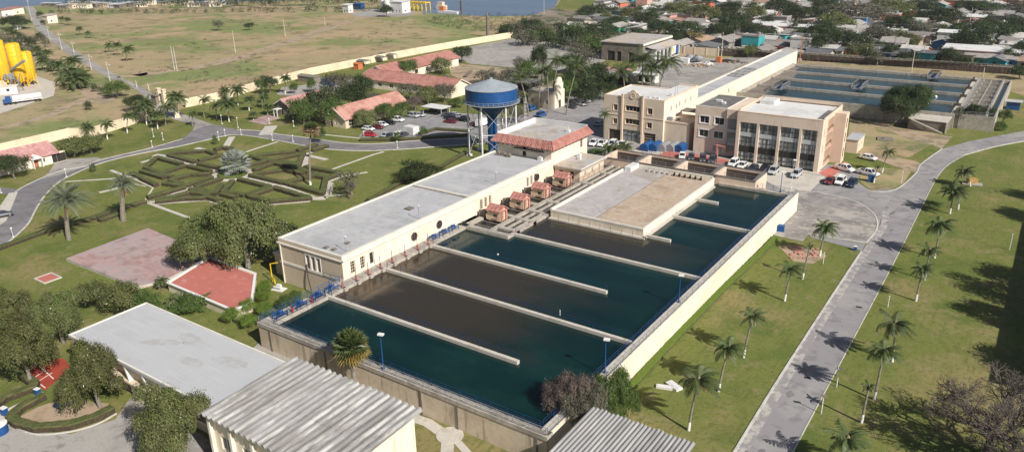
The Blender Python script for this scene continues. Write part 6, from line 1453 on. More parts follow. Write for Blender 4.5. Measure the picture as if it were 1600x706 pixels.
x, y = at(690, 15, 0); mb = MB(); mb.box(x - 4, x + 4, y - 2, y + 2, 0, 3); mb.box(x - 3, x + 2, y - 1.5, y + 1.5, 3, 5.5); solo(mb, 'boat', 'tan_paint', 'small cream boat on the river above the barge', 'boat')
rr = random.Random(4)
for k in range(26):
    u = 75 + k * 11.5 + rr.uniform(-3, 3); v = 12 + rr.uniform(-2.5, 2.5) - k * .15
    if 235 < u < 250: continue
    far_box(u, v, 5 + rr.random() * 7, 4 + rr.random() * 4, 2.4 + rr.random() * 1.6, 'low ' + rr.choice(['white', 'rusty', 'grey', 'tan']) + ' riverside shack at the top left', *rr.choice([('roof_white', 'roof_white'), ('tan_paint', 'roof_tan'), ('dark_concrete', 'roof_grey'), ('cream', 'roof_tan')]), cat='shack', name='riverside_shack', rz=rr.random() * .6)['group'] = 'riverside shacks'


# ------------------------------------------------------------------ poles and lamps
def upole(u, v, vt, label, arm=True, du=0, m='pale_concrete', group='concrete utility poles', r=.16, lampside=0):
    x, y = at(u, v); h = height_of(x, y, vt); t = thing('utility_pole', label, 'pole', (x, y), group=group)
    mb = MB(); mb.tube([(x, y, 0), (x, y, h)], [r * 1.3, r * .8], 8); mb.build('pole', m, t)
    if arm:
        mb = MB(); mb.bar((x - 1.2, y - .5, h - .5), (x + 1.2, y + .5, h - .5), .15, .15); mb.bar((x - .8, y - .4, h - 1.2), (x + .8, y + .4, h - 1.2), .12, .12); mb.build('crossarm', m, t)
    if lampside:
        mb = MB(); mb.bar((x, y, h - 1.5), (x + lampside * 1.6, y, h - 1.1), .1, .1); mb.obox(x + lampside * 1.9, y, h - 1.2, h - 1.0, .9, .35); mb.build('lamp_head', 'white_paint', t)
    return t


ORD = ['nearest', 'second nearest', 'third nearest', 'fourth nearest', 'fifth nearest', 'sixth nearest', 'seventh nearest', 'eighth nearest', 'ninth nearest', 'tenth nearest', 'eleventh nearest', 'twelfth nearest']
for k, (u, v, vt) in enumerate(((172, 127, 97), (143, 109, 85), (116, 84, 65), (97, 79, 51), (79, 67, 41), (50, 34, 0))):
    upole(u, v, vt, f'pale utility pole along the gate road, {ORD[k]} to the gate', lampside=1 if k > 1 else 1)
for (u, v, vt, lb) in ((273, 110, 72, 'pair of poles in the dry field, left one'), (277, 111, 74, 'pair of poles in the dry field, right one'), (368, 83, 48, 'single pole in the middle of the dry field'), (446, 58, 31, 'pole right of the track in the dry field'), (508, 40, 27, 'far pole in the dry field before the river road'), (111, 17, 0, 'pole near the shacks at the top left'), (233, 142, 130, 'short pole before the gate, nearer'), (214, 137, 126, 'short pole before the gate, farther')):
    upole(u, v, vt, lb, arm=False)
x, y = at(762, 58); h = height_of(x, y, 20); mb = MB(); mb.tube([(x, y, 0), (x, y, h)], [.9, .5], 6); 
for k in range(8): mb.box(x - .9, x + .9, y - .9, y + .9, k * h / 9 + .5, k * h / 9 + .65)
solo(mb, 'lattice_mast', 'trunk_grey', 'grey lattice mast by the end of the long cream wall', 'mast')
for (u, v, vt, lb) in ((850, 23, -2, 'tall mast among trees beside the river'), (1127, 92, 51, 'tall pole standing on the orange block'), (1146, 76, 49, 'pole right of the orange block before the town'), (1249, 99, 56, 'leaning pole at the far end of the long gallery'), (1370, 103, 73, 'pole behind the middle of the rear basin'), (1424, 113, 78, 'leaning pole behind the right part of the rear basin'), (1352, 100, 74, 'thin pole left of the middle pole behind the rear basin'), (1535, 124, 106, 'thin pole near the flocculation channels'), (881, 65, 41, 'street lamp behind the concrete yard'), (1441, 96, 72, 'thin pole among the houses at the right'),
                       (1514, 43, 12, 'tall town lamp pole, left of a pair at the upper right'), (1528, 25, 8, 'tall town lamp pole, right of a pair at the upper right'), (1285, 50, 36, 'town pole in front of the pink long building'), (1123, 28, 12, 'town pole between big trees'), (1209, 70, 50, 'town pole left of the gallery end'), (1367, 58, 38, 'town pole beside grey leafless tree')):
    upole(u, v, vt, lb, arm=False, m='pale_concrete' if v != 99 else 'orange', group='poles in and before the town', lampside=1 if 'lamp' in lb else 0)
GL_ = [(352, 213, 202.5), (377, 211.5, 202.5), (426, 220, 210), (458, 222, 211.5), (238, 230, 225), (240, 214, 202), (255, 219, 208), (372, 200, 184), (347, 194, 180), (104, 277, 264), (21, 371, 356), (2, 302, 285), (621, 232, 221), (426, 220, 209.5), (457, 219, 213), (342, 219, 206), (421, 194, 188), (459, 198, 190), (569, 218, 205)]
GN = ['left of the short garden path on the ring road', 'right of the short garden path on the ring road', 'by the thin garden path', 'near the fan palm on the ring road', 'low one left of the garden', 'left one on the lawn inside the gate', 'right one on the lawn inside the gate', 'right one by the gate junction', 'left one by the gate junction', 'on the bend by the pink roofed building', 'lower left by the lawn hedge', 'at the left photo edge', 'on the ring road before the left parking', 'x', 'x', 'before the small sapling', 'before the pink roofed cottage, left', 'before the pink roofed cottage, right', 'at the corner of the left parking']
for k, ((u, v, vt), n) in enumerate(zip(GL_, GN)):
    if n == 'x': continue
    x, y = at(u, v); lamp_post(x, y, 0, max(1.6, height_of(x, y, vt) - .3), 'white lamp post, ' + n, m='white_steel', head='globe', group='white lamp posts round the garden')
for k, (u, v, vt, lb) in enumerate(((1283, 646, 618, 'grey sign post at the right kerb of the service road'), (1307, 604, 576, 'white lamp post at the right kerb of the service road'), (1408, 287, 267, 'white marker post on the grass island by the junction'), (1387, 480, 463, 'small white post on the right lawn by the road'), (1286, 412, 395, 'white stake beside the palm near the rough yard'), (1577, 390, 366, 'thin grey post on the right lawn in front of the shade'))):
    x, y = at(u, v); h = height_of(x, y, vt); t = thing('road_post', lb, 'post', (x, y)); mb = MB(); mb.tube([(x, y, 0), (x, y, h)], [.07, .06], 6); mb.build('post', 'white_steel', t); mb = MB(); mb.obox(x, y, h - .1, h + .15, .7, .3, .3) if k < 2 else mb.obox(x, y, h, h + .1, .2, .2); mb.build('head', 'trunk_grey' if k == 0 else 'white_paint', t)
# small blue things
for (u, v, lx, h, lb) in ((1219, 361, 1.5, 1.2, 'blue waste container beside the cream basin wall'), (1361, 284, 1.5, 1.5, 'blue waste container on the grass island'), (1336, 391, .6, .8, 'small blue and white bin at the end of the footpath strip'), (60, 617, .7, 1.0, 'blue and white bin beside the path to the red court'), (8, 648, .8, 1.1, 'blue bin behind the blue tank at the left edge')):
    x, y = at(u, v); t = thing('waste_bin', lb, 'bin', (x, y)); mb = MB(); mb.obox(x, y, .1, h, lx, lx * .8, .2); mb.build('body', 'blue_paint', t); mb = MB(); mb.obox(x, y, h, h + .1, lx * 1.06, lx * .86, .2); mb.build('lid', 'tank_blue' if lx > 1 else 'white_paint', t)
x, y = at(-1, 676); t = thing('water_tank', 'blue round water tank with white lid at the lower left edge', 'tank', (x, y)); mb = MB(); mb.lathe([(.01, 0), (1.1, 0), (1.12, .8), (1.14, 1.3)], x, y, 24); mb.build('body', 'blue_paint', t); mb = MB(); mb.lathe([(1.18, 1.3), (1.18, 1.42), (.4, 1.65), (.01, 1.65)], x, y, 24); mb.build('lid', 'white_paint', t)
x, y = at(92, 638); mb = MB(); mb.obox(x, y, .4, .46, 1.6, .4, .3); mb.obox(x, y, 0, .4, .2, .3, .3); mb.obox(x + .3, y + .3, .5, 1.0, 1.6, .06, .3); solo(mb, 'bench', 'blue_paint', 'small blue bench in the tree island by the hall', 'bench')
sheet([(22, 655), (60, 635), (100, 622), (170, 630), (172, 640), (110, 662), (60, 668)], .02, 'bare_earth', 'dirt')
x, y = at(1519, 288); t = thing('machine', 'rusty yellow machine on a concrete pad beside the farthest roadside palm', 'machine', (x, y)); mb = MB(); mb.obox(x, y, 0, .25, 4.2, 2.2, .1); mb.build('pad', 'yard_concrete', t); mb = MB(); mb.obox(x - .2, y + .2, .25, 1.4, 2.2, 1.2, .6); mb.obox(x - .9, y + .4, 1.4, 1.9, .7, .7, .3); mb.build('body', 'silo_rust', t)
sheet([(1217, 385), (1235, 382), (1280, 392), (1292, 400), (1270, 412), (1240, 408)], .015, 'bare_earth', 'dirt')
rr = random.Random(8)
mb = MB()
for k in range(40): u, v = 1232 + rr.random() * 45, 386 + rr.random() * 18; x, y = at(u, v); mb.obox(x, y, 0, .1 + rr.random() * .2, .2 + rr.random() * .5, .2 + rr.random() * .3, rr.random() * 3)
solo(mb, 'rubble', 'hut_red', 'scatter of red brick rubble on the bare patch by the rough yard', 'rubble')['kind'] = 'stuff'
# ------------------------------------------------------------------ foliage meshes
def leaf_mesh(name, lobes, n, leaf, seed, m, clump=10, inner=.12, up=.25, spread=1.9):
    r = np.random.default_rng(seed)
    L = np.array(lobes, float); vol = (L[:, 3] * L[:, 4] * L[:, 5]) ** (2 / 3); pr = vol / vol.sum()
    nc = n // clump
    k = r.choice(len(L), nc, p=pr)
    d = r.normal(size=(nc, 3)); d /= np.linalg.norm(d, axis=1)[:, None]
    d[:, 2] = np.where(d[:, 2] < -.35, -d[:, 2], d[:, 2])
    wob = 1 + .10 * np.sin(7 * d[:, 0] + k) * np.sin(6 * d[:, 1] + 2 * k) + .07 * np.sin(15 * d[:, 2] + 3 * k)
    rr_ = wob * (1 - np.abs(r.normal(size=nc)) * inner)
    c = L[k, :3] + d * L[k, 3:6] * rr_[:, None]
    # drop clumps buried inside other lobes
    keep = np.ones(nc, bool)
    for j in range(len(L)):
        q = (((c - L[j, :3]) / (L[j, 3:6] * .72)) ** 2).sum(1); keep &= ~((q < 1) & (k != j))
    c, d = c[keep], d[keep]; nc = len(c)
    P = np.repeat(c, clump, 0) + r.normal(size=(nc * clump, 3)) * leaf * spread
    N = np.repeat(d, clump, 0) + r.normal(size=P.shape) * .36 + np.array([0, 0, up]); N /= np.linalg.norm(N, axis=1)[:, None]
    A = np.cross(N, r.normal(size=P.shape)); A /= np.linalg.norm(A, axis=1)[:, None]; B = np.cross(N, A)
    s = leaf * r.uniform(.55, 1.3, (len(P), 1))
    V = np.stack([P - A * s, P - B * s * .55, P + A * s, P + B * s * .55], 1).reshape(-1, 3)
    me = bpy.data.meshes.new(name); nf = len(P)
    me.vertices.add(nf * 4); me.vertices.foreach_set('co', V.astype(np.float32).ravel())
    me.loops.add(nf * 4); me.loops.foreach_set('vertex_index', np.arange(nf * 4, dtype=np.int32))
    me.polygons.add(nf); me.polygons.foreach_set('loop_start', np.arange(0, nf * 4, 4, dtype=np.int32))
    me.update(calc_edges=True); me.materials.append(M[m]); return me


def lobes_for(seed, n=9, flat=1.0, wide=.72):
    r = random.Random(seed); L = [(0, 0, .45, .55, .55, .42)]
    for i in range(n):
        a = 2 * PI * i / n + r.uniform(-.3, .3); q = r.uniform(.35, wide); s = r.uniform(.22, .38)
        L.append((q * math.cos(a), q * math.sin(a), r.uniform(.25, .62) * flat, s, s, s * r.uniform(.6, .9)))
    for i in range(8): s = r.uniform(.17, .30); L.append((r.uniform(-.5, .5), r.uniform(-.5, .5), r.uniform(.55, .85) * flat, s, s, s * .7))
    return L


CROWN = {}


def crown(kind, lod, var):
    key = (kind, lod, var)
    if key not in CROWN:
        n, lf, cl = {'near': (42000, .020, 12), 'mid': (8000, .038, 10), 'far': (1300, .075, 8)}[lod]
        if kind in ('leaf_grey', 'leaf_pink'): n = int(n * .6)
        CROWN[key] = leaf_mesh('crown', lobes_for(hash(kind) % 97 * 0 + var * 17 + len(kind), 9 + var), n, lf, var * 7 + 3, kind, cl)
    return CROWN[key]


TRUNK = {}


def trunk_mesh(var):
    if var not in TRUNK:
        r = random.Random(var); mb = MB()
        mb.tube([(0, 0, 0), (.05, .02, .2), (.0, .05, .42)], [.075, .055, .045], 8)
        for k in range(6):
            a = k * PI / 3 + r.uniform(-.4, .4); q = r.uniform(.3, .6)
            mb.tube([(.0, .05, .36), (q * .5 * math.cos(a), q * .5 * math.sin(a), .52), (q * math.cos(a), q * math.sin(a), .74)], [.035, .022, .008], 6)
        o = mb.build('trunk', 'trunk_grey', None, origin=(0, 0, 0)); TRUNK[var] = o.data; bpy.data.objects.remove(o)
    return TRUNK[var]


def link(me, name, parent, loc=(0, 0, 0), scale=(1, 1, 1), rz=0.0):
    o = bpy.data.objects.new(name, me); COL.objects.link(o); o.parent = parent; o.location = loc; o.scale = scale; o.rotation_euler = (0, 0, rz); return o


def ppm(x, y, z): return FPX / float(np.array([x, y, z - CAMH]) @ CF)


NT = [0]


def tree(uc, vc, wpx, h, kind, label, lod='mid', group=None, base=.22, name='tree', cat='tree', ar=1.0, world=None):
    NT[0] += 1; var = NT[0] % 4
    x, y = world if world else at(uc, vc, .6 * h)
    r = wpx / 2 / ppm(x, y, .6 * h) if not world else wpx
    t = thing(name, label, cat, (x, y, 0), 0, group); rz = (NT[0] * 2.4) % 6.28
    link(crown(kind, lod, var), 'crown', t, (0, 0, h * base), (r * (1.05 if lod == 'near' else 1.14), r * (1.05 if lod == 'near' else 1.14) * ar, h * (1 - base) * 1.08), rz)
    if lod != 'none': link(trunk_mesh(var), 'trunk', t, (0, 0, 0), (r * .9, r * .9, h * .95), rz)
    return t


# ------------------------------------------------------------------ bare branching trees
def bare_mesh(seed, depth=6, twigm='bare_twig', spread=.62, n0=5):
    r = random.Random(seed); mb = MB()
    def grow(p, d, L, rad_, k):
        q = p + d * L
        if k > 2: mb.tube([p, (p + q) / 2 + Vector((r.gauss(0, .05), r.gauss(0, .05), r.gauss(0, .03))) * L, q], [rad_, rad_ * .85, rad_ * .7], 5)
        else: mb.bar(p, q, rad_ * 1.7, rad_ * 1.7)
        if k == 0: return
        for _ in range(3 if k > 1 else 4):
            e = (d + Vector((r.gauss(0, spread), r.gauss(0, spread), r.gauss(.06, spread * .55)))).normalized(); grow(q, e, L * r.uniform(.6, .85), rad_ * .62, k - 1)
    for i in range(n0):
        a = 2 * PI * i / n0 + r.uniform(-.4, .4)
        grow(Vector((0, 0, .2)), Vector((math.cos(a) * .8, math.sin(a) * .8, .75)).normalized(), .26, .024, depth)
    mb.tube([(0, 0, 0), (0, 0, .22)], [.06, .045], 8)
    o = mb.build('branches', twigm, None, origin=(0, 0, 0)); me = o.data; bpy.data.objects.remove(o)
    return me


BARE_BIG, BARE_MID = bare_mesh(3, 6, n0=6), bare_mesh(5, 4, n0=5)


def bare_tree(uc, vc, wpx, h, label, me=None, group=None, zf=.5):
    x, y = at(uc, vc, zf * h); r = wpx / 2 / ppm(x, y, .5 * h); t = thing('bare_tree', label, 'tree', (x, y, 0), 0, group)
    link(me or BARE_MID, 'branches', t, (0, 0, 0), (r, r, h), (uc * .37) % 6.28); return t


# ------------------------------------------------------------------ palms
def frond(mb, az, el, L, droop, wind, r, n=9, lw=.55, wid=.105, m=0):
    p = Vector((0, 0, 0)); d = Vector((math.cos(az) * math.cos(el), math.sin(az) * math.cos(el), math.sin(el))); P = [p.copy()]; D = [d.copy()]
    for i in range(n):
        t = i / n; d = (d + Vector((wind[0] * t, wind[1] * t, -droop * (t + .25))) / n * 2).normalized(); p = p + d * (L / n); P.append(p.copy()); D.append(d.copy())
    for i in range(n): mb.bar(P[i], P[i + 1], .05 * (1 - i / n) + .015, .04, m)
    for i in range(1, n * 2 + 1):
        t = i / (n * 2); k = min(int(t * n), n - 1); f = t * n - k; q = P[k].lerp(P[k + 1], min(f, 1)); dd = D[min(k + 1, n)]
        side = dd.cross(Vector((0, 0, 1)));
        if side.length < .05: side = Vector((1, 0, 0))
        side.normalize(); ll = lw * math.sin(PI * min(.97, .18 + .78 * t)) ** .7 * r.uniform(.85, 1.1)
        for s_ in (-1, 1):
            e = (dd * .75 + side * s_ * 1.0 + Vector((wind[0] * .25, wind[1] * .25, -.45 - .3 * r.random()))).normalized()
            w_ = dd * wid; tip = q + e * ll; mid = q + e * ll * .5 + Vector((0, 0, .05 * ll))
            mb.add([q - w_ * .4, q + w_ * .6, mid + w_ * .7, tip, mid - w_ * .5], [(0, 1, 2, 3, 4)], m)


def palm_crown(seed, n=24, L=2.75, wind=(.5, .25), dead=4, kinds=('frond', 'frond_dry'), lw=.8, up=1.0):
    r = random.Random(seed); mb = MB()
    for i in range(n):
        az = i * 2.39996 + r.uniform(-.2, .2); el = up - 1.25 * (i / n) + r.uniform(-.12, .12); frond(mb, az, el, L * r.uniform(.8, 1.1), r.uniform(.75, 1.25), wind, r, lw=lw)
    for i in range(dead): frond(mb, r.uniform(0, 6.28), -.7, L * .55, 1.2, (wind[0] * .3, 0), r, n=5, lw=.45, m=1)
    mb.tube([(0, 0, -.45), (0, 0, .15), (0, 0, .4)], [.17, .2, .05], 6, 1)
    o = mb.build('crown', list(kinds), None, origin=(0, 0, 0)); me = o.data; bpy.data.objects.remove(o); return me


def fan_crown(seed, n=46, L=1.5, kinds=('frond', 'frond_yellow'), R0=1.0, dry=10, seg=9):
    r = random.Random(seed); mb = MB()
    for i in range(n):
        az = i * 2.39996; el = 1.35 - 2.0 * (i / n) + r.uniform(-.15, .15); m = 1 if i > n - dry else 0
        d = Vector((math.cos(az) * math.cos(el), math.sin(az) * math.cos(el), math.sin(el))); a = d * R0 * r.uniform(.8, 1.1); mb.bar((0, 0, 0), a, .05, .04, m)
        side = d.cross(Vector((0, 0, 1))).normalized() if abs(d.z) < .98 else Vector((1, 0, 0)); upv = side.cross(d)
        for k in range(seg):
            t = (k / (seg - 1) - .5) * 2.5; e = (d * math.cos(t) + side * math.sin(t) + upv * .1).normalized(); w_ = (side * math.cos(t) - d * math.sin(t)) * .10
            md = a + e * L * .55; tip = a + e * L * (1 - .25 * abs(t) / 1.3) + Vector((0, 0, -.22)); mb.add([a - w_ * .3, a + w_ * .3, md + w_, tip, md - w_], [(0, 1, 2, 3, 4)], m)
    o = mb.build('crown', list(kinds), None, origin=(0, 0, 0)); me = o.data; bpy.data.objects.remove(o); return me


COCO = [palm_crown(s, n=n_, wind=w_, dead=d_, up=u_) for s, n_, w_, d_, u_ in ((1, 24, (.8, .4), 3, 1.0), (2, 18, (1.1, .6), 7, .8), (3, 28, (.6, .2), 2, 1.2))]
COCO_DRY = [palm_crown(s, n=17, wind=(.8, .45), dead=10) for s in (4, 5)]
COCO_BIG = [palm_crown(s, n=26, L=4.2, wind=(.5, .2), dead=5, lw=1.1) for s in (6, 7)]
SMALLP = palm_crown(9, n=11, L=1.9, wind=(.6, .3), dead=2, lw=.5)
YELLOWP = palm_crown(12, n=22, L=4.0, wind=(.2, .1), dead=4, kinds=('frond_yellow', 'frond_dry'), lw=1.0)
DATE = palm_crown(10, n=60, L=4.6, wind=(.0, .0), dead=3, kinds=('frond_date', 'frond_dry'), lw=.75, up=1.3)
DATE2 = palm_crown(11, n=46, L=4.0, wind=(.25, .1), dead=14, kinds=('frond_date', 'frond_dry'), lw=.7, up=1.3)
FAN = fan_crown(1, n=64, L=1.45, dry=20); SILVER = fan_crown(2, n=52, L=1.9, kinds=('frond_silver', 'frond_dry'), R0=1.7, dry=2)
WASH = fan_crown(3, n=60, L=1.5, kinds=('frond', 'frond_dry'), R0=1.0, dry=34)
NP = [0]


def palm(u, v, uc, vc, me, label, group='coconut palms', s=1.0, white=True, tr=.15, name='coconut_palm', maxh=18):
    NP[0] += 1; s *= .9 + .22 * ((NP[0] * .618) % 1); x, y = at(u, v); h = min(maxh, height_of(x, y, vc)); cx_, cy_ = at(uc, vc, h)
    if math.hypot(cx_ - x, cy_ - y) > h * .55: cx_, cy_ = x + (cx_ - x) * .5, y + (cy_ - y) * .5
    t = thing(name, label, 'palm tree', (x, y, 0), 0, group); mb = MB(); P, Rr = [], []
    for i in range(8):
        f = i / 7; P.append((x + (cx_ - x) * f ** 1.5, y + (cy_ - y) * f ** 1.5, h * f)); Rr.append(tr * (1.25 - .55 * f))
    mb.tube(P, Rr, 8); mb.build('trunk', 'palm_trunk', t)
    if white:
        mb = MB(); f = min(1.3 / h, .3); mb.tube([(x, y, 0.02), (x + (cx_ - x) * f ** 1.5, y + (cy_ - y) * f ** 1.5, h * f)], [tr * 1.32, tr * 1.2], 8); mb.build('painted_base', 'white_paint', t)
    link(me, 'crown', t, (cx_ - x, cy_ - y, h), (s, s, s * (.85 + .35 * ((NP[0] * .37) % 1))), (NP[0] * .9) % 1.2 - .6)
    return t


RD = [(1325, 738, 1325, 684, 1, 1.05), (1346, 660, 1358, 603, 2, .62), (1366, 624, 1382, 548, 0, .85), (1394, 565, 1399, 505, 1, 1.15), (1431, 470, 1442, 421, 0, .85), (1445, 437, 1453, 390, 1, .8), (1460, 403, 1470, 352, 0, 1.15), (1484, 334, 1490, 302, 2, 1.05), (1497, 327, 1500, 296, 1, .85), (1516, 291, 1508, 268, 0, 1.0)]
for k, (u, v, uc, vc, c, s) in enumerate(RD): palm(u, v, uc, vc, COCO[c] if k != 1 else SMALLP, f'{"small " if k == 1 else ""}coconut palm right of the service road, {ORD[k]} in its row', s=s)
LD = [(1076, 672, 1092, 592, 0, 1.12), (1123, 611, 1139, 543, 1, 1.0), (1162, 558, 1177, 494, 0, .95), (1226, 470, 1237, 420, 1, .95), (1254, 436, 1266, 384, 2, .55), (1281, 400, 1290, 356, 0, .9), (1378, 270, 1389, 236, 1, .8), (1365, 286, 1372, 260, 2, .6)]
LT = ['nearest in the row left of the service road', 'second nearest in the row left of the service road', 'third nearest in the row left of the service road', 'beside the brick rubble left of the service road', 'small and thin, right of the brick rubble', 'with wide crown beside the rough yard', 'on the grass island at the junction', 'small one beside the blue container on the island']
for k, (u, v, uc, vc, c, s) in enumerate(LD): palm(u, v, uc, vc, (COCO_DRY[c] if c < 2 else SMALLP) if k < 4 or c == 2 else COCO[c], 'coconut palm ' + LT[k], s=s)
for k, (u, v, uc, vc, me, s, lb) in enumerate(((826, 181, 812, 122, COCO_BIG[0], 1.0, 'leftmost tall coconut palm behind the tower house'), (841, 172, 848, 112, COCO_BIG[1], 1.15, 'second tall coconut palm behind the tower house, dark dense crown'), (857, 176, 855, 108, COCO_BIG[0], .7, 'third tall coconut palm before the stepped end wall'), (862, 165, 873, 95, COCO_BIG[1], 1.3, 'fourth tall coconut palm before the stepped end wall, brightest crown'), (885, 180, 903, 102, COCO_BIG[0], 1.3, 'tallest leaning coconut palm behind the tower house'),
                                            (976, 142, 972, 112, COCO_BIG[1], 1.35, 'left palm of the dense cluster behind the office'), (1003, 140, 1004, 92, COCO_BIG[0], 1.8, 'tallest palm of the dense cluster behind the office'), (1016, 142, 1018, 106, COCO_BIG[1], 1.85, 'broad central palm of the dense cluster behind the office'), (1030, 140, 1043, 98, COCO_BIG[0], 1.5, 'right palm of the dense cluster behind the office'),
                                            (944, 228, 945, 178, COCO_BIG[1], .62, 'single palm before the left front of the office'), (952, 252, 951, 232, COCO[0], .9, 'low palm by the filter channel end, left one'), (964, 252, 963, 230, COCO[1], 1.0, 'low palm by the filter channel end, middle one'), (976, 250, 977, 231, COCO[2], .95, 'low palm by the filter channel end, right one'))):
    palm(u, v, uc, vc, me, lb, 'palms round the offices', s=s, white=False, tr=.2)
q = lambda a, b: (200 + a / 5.043, 100 + b / 5.043)
GP = [(375, 430, 378, 265, 1.5), (600, 425, 605, 275, 1.1), (765, 290, 765, 215, 1.1), (868, 335, 866, 205, 1.3), (700, 440, 690, 315, 1.2), (797, 458, 792, 325, 1.5), (955, 370, 955, 275, 1.1), (510, 492, 508, 385, .9), (1240, 235, 1242, 120, .95), (235, 512, 232, 395, 1.1), (298, 492, 305, 330, 1.3), (148, 482, 145, 325, 1.3), (990, 440, 985, 395, .8), (1060, 350, 1065, 255, 1.0), (1100, 400, 1108, 345, 1.0), (1300, 430, 1310, 365, 1.3), (1410, 440, 1420, 385, 1.5), (75, 400, 80, 330, 1.0), (180, 470, 190, 400, 1.0), (60, 470, 30, 400, 1.1)]
GPL = ['tall one right behind the gate pillars', 'left of three by the cream wall', 'against the cream wall, middle', 'tall one against the cream wall, right', 'wide crown over the lamp lawn, left', 'widest crown over the lamp lawn', 'left one on the far lawn', 'at the corner of the gate junction', 'single one before the end of the far lawn', 'left of the gate road', 'tallest left of the gate road', 'big dark crown left of the gate road', 'small one by the cottage lawn', 'right one on the far lawn', 'left of the pink roofed cottage', 'directly before the pink roofed cottage', 'large one right of the pink roofed cottage', 'left of the gate road by the wall', 'low one left of the gate road', 'outermost left of the gate road']
for k, (a, b_, c, d_, s) in enumerate(GP): palm(*q(a, b_), *q(c, d_), (COCO + COCO_BIG[:1])[k % 3], 'palm inside the entrance, ' + GPL[k], 'palms near the entrance', s=s, white=k % 3 != 1)
for k, (u, v, uc, vc, s) in enumerate(((199, 208, 200, 181, 1.0), (168, 218, 167, 193, 1.0), (138, 215, 137, 200, .9))): palm(u, v, uc, vc, COCO[k], f'palm before the cream wall left of the gate, {["right", "middle", "left"][k]} one of three', 'palms near the entrance', s=s)
for k, (u, v, uc, vc, s) in enumerate(((125, 55, 124, 45, 1.0), (137, 60, 137, 51, 1.0), (106, 40, 106, 31, 1.2), (96, 38, 96, 29, 1.0), (170, 82, 169, 70, 1.2), (183, 87, 183, 71, 1.25), (198, 96, 200, 77, 1.35))): palm(u, v, uc, vc, COCO[k % 3], f'small palm in the dry field right of the gate road, {["upper left pair, left", "upper left pair, right", "near the cream house, right", "near the cream house, left", "lower three, left", "lower three, middle", "lower three, right"][k]}', 'palms in the dry field', s=s, white=False)
SP = [(66, 110, 67, 95, 1.6), (80, 112, 80, 100, 1.6), (92, 118, 92, 103, 1.5), (112, 112, 113, 95, 2.2), (105, 128, 106, 110, 2.0), (118, 140, 118, 125, 2.3), (72, 98, 73, 82, 1.5), (98, 135, 99, 122, 1.8), (128, 135, 128, 120, 1.8), (58, 88, 57, 77, 1.4), (12, 55, 12, 46, 1.6), (22, 62, 22, 52, 1.6)]
for k, (u, v, uc, vc, s) in enumerate(SP): palm(u, v, uc, vc, COCO[k % 3], f'palm in the belt right of the yellow silos, {["upper left", "upper middle", "upper right", "tallest at the top", "centre", "largest at the bottom", "behind the silo tops", "lower left", "lower right", "highest left", "top left above the silos", "top left lower above the silos"][k]}', 'palms beside the silos', s=s, white=False, tr=.25)
palm(108, 375, 103, 316, DATE, 'large silvery date palm on the left lawn', 'date palms on the left lawn', white=False, tr=.42, name='date_palm', s=1.2)
palm(193, 345, 193, 290, DATE2, 'date palm with shaggy brown trunk on the left lawn', 'date palms on the left lawn', white=False, tr=.5, name='date_palm', s=.95)
palm(485, 289, 486, 203, WASH, 'tall thin fan palm with pale trunk in the garden', 'fan palms', white=True, tr=.25, name='fan_palm')
palm(366, 274, 368, 256, SILVER, 'round silvery fan palm at the centre of the garden', 'fan palms', white=False, tr=.5, name='fan_palm', s=1.25)
x, y = at(548, 542, 7.2); u0, v0 = px(x, y, 0); palm(u0, v0, 548, 542, FAN, 'bushy fan palm with yellow skirt by the near basin wall', 'fan palms', white=False, tr=.33, name='fan_palm', s=1.3)
palm(250, 452, 252, 438, COCO[0], 'small palm at the corner of the red topped slab', 'small palms', s=.55, white=False, tr=.1)
for k, (u, v) in enumerate(((268, 478), (285, 474), (300, 484), (262, 492), (318, 478))): palm(u, v, u, v - 12, SMALLP, f'low palm shrub behind the grey hall roof, {["first from the left", "third from the left", "fourth from the left", "nearest", "rightmost"][k]}', 'low palm shrubs behind the hall', s=.9, white=False, tr=.08)

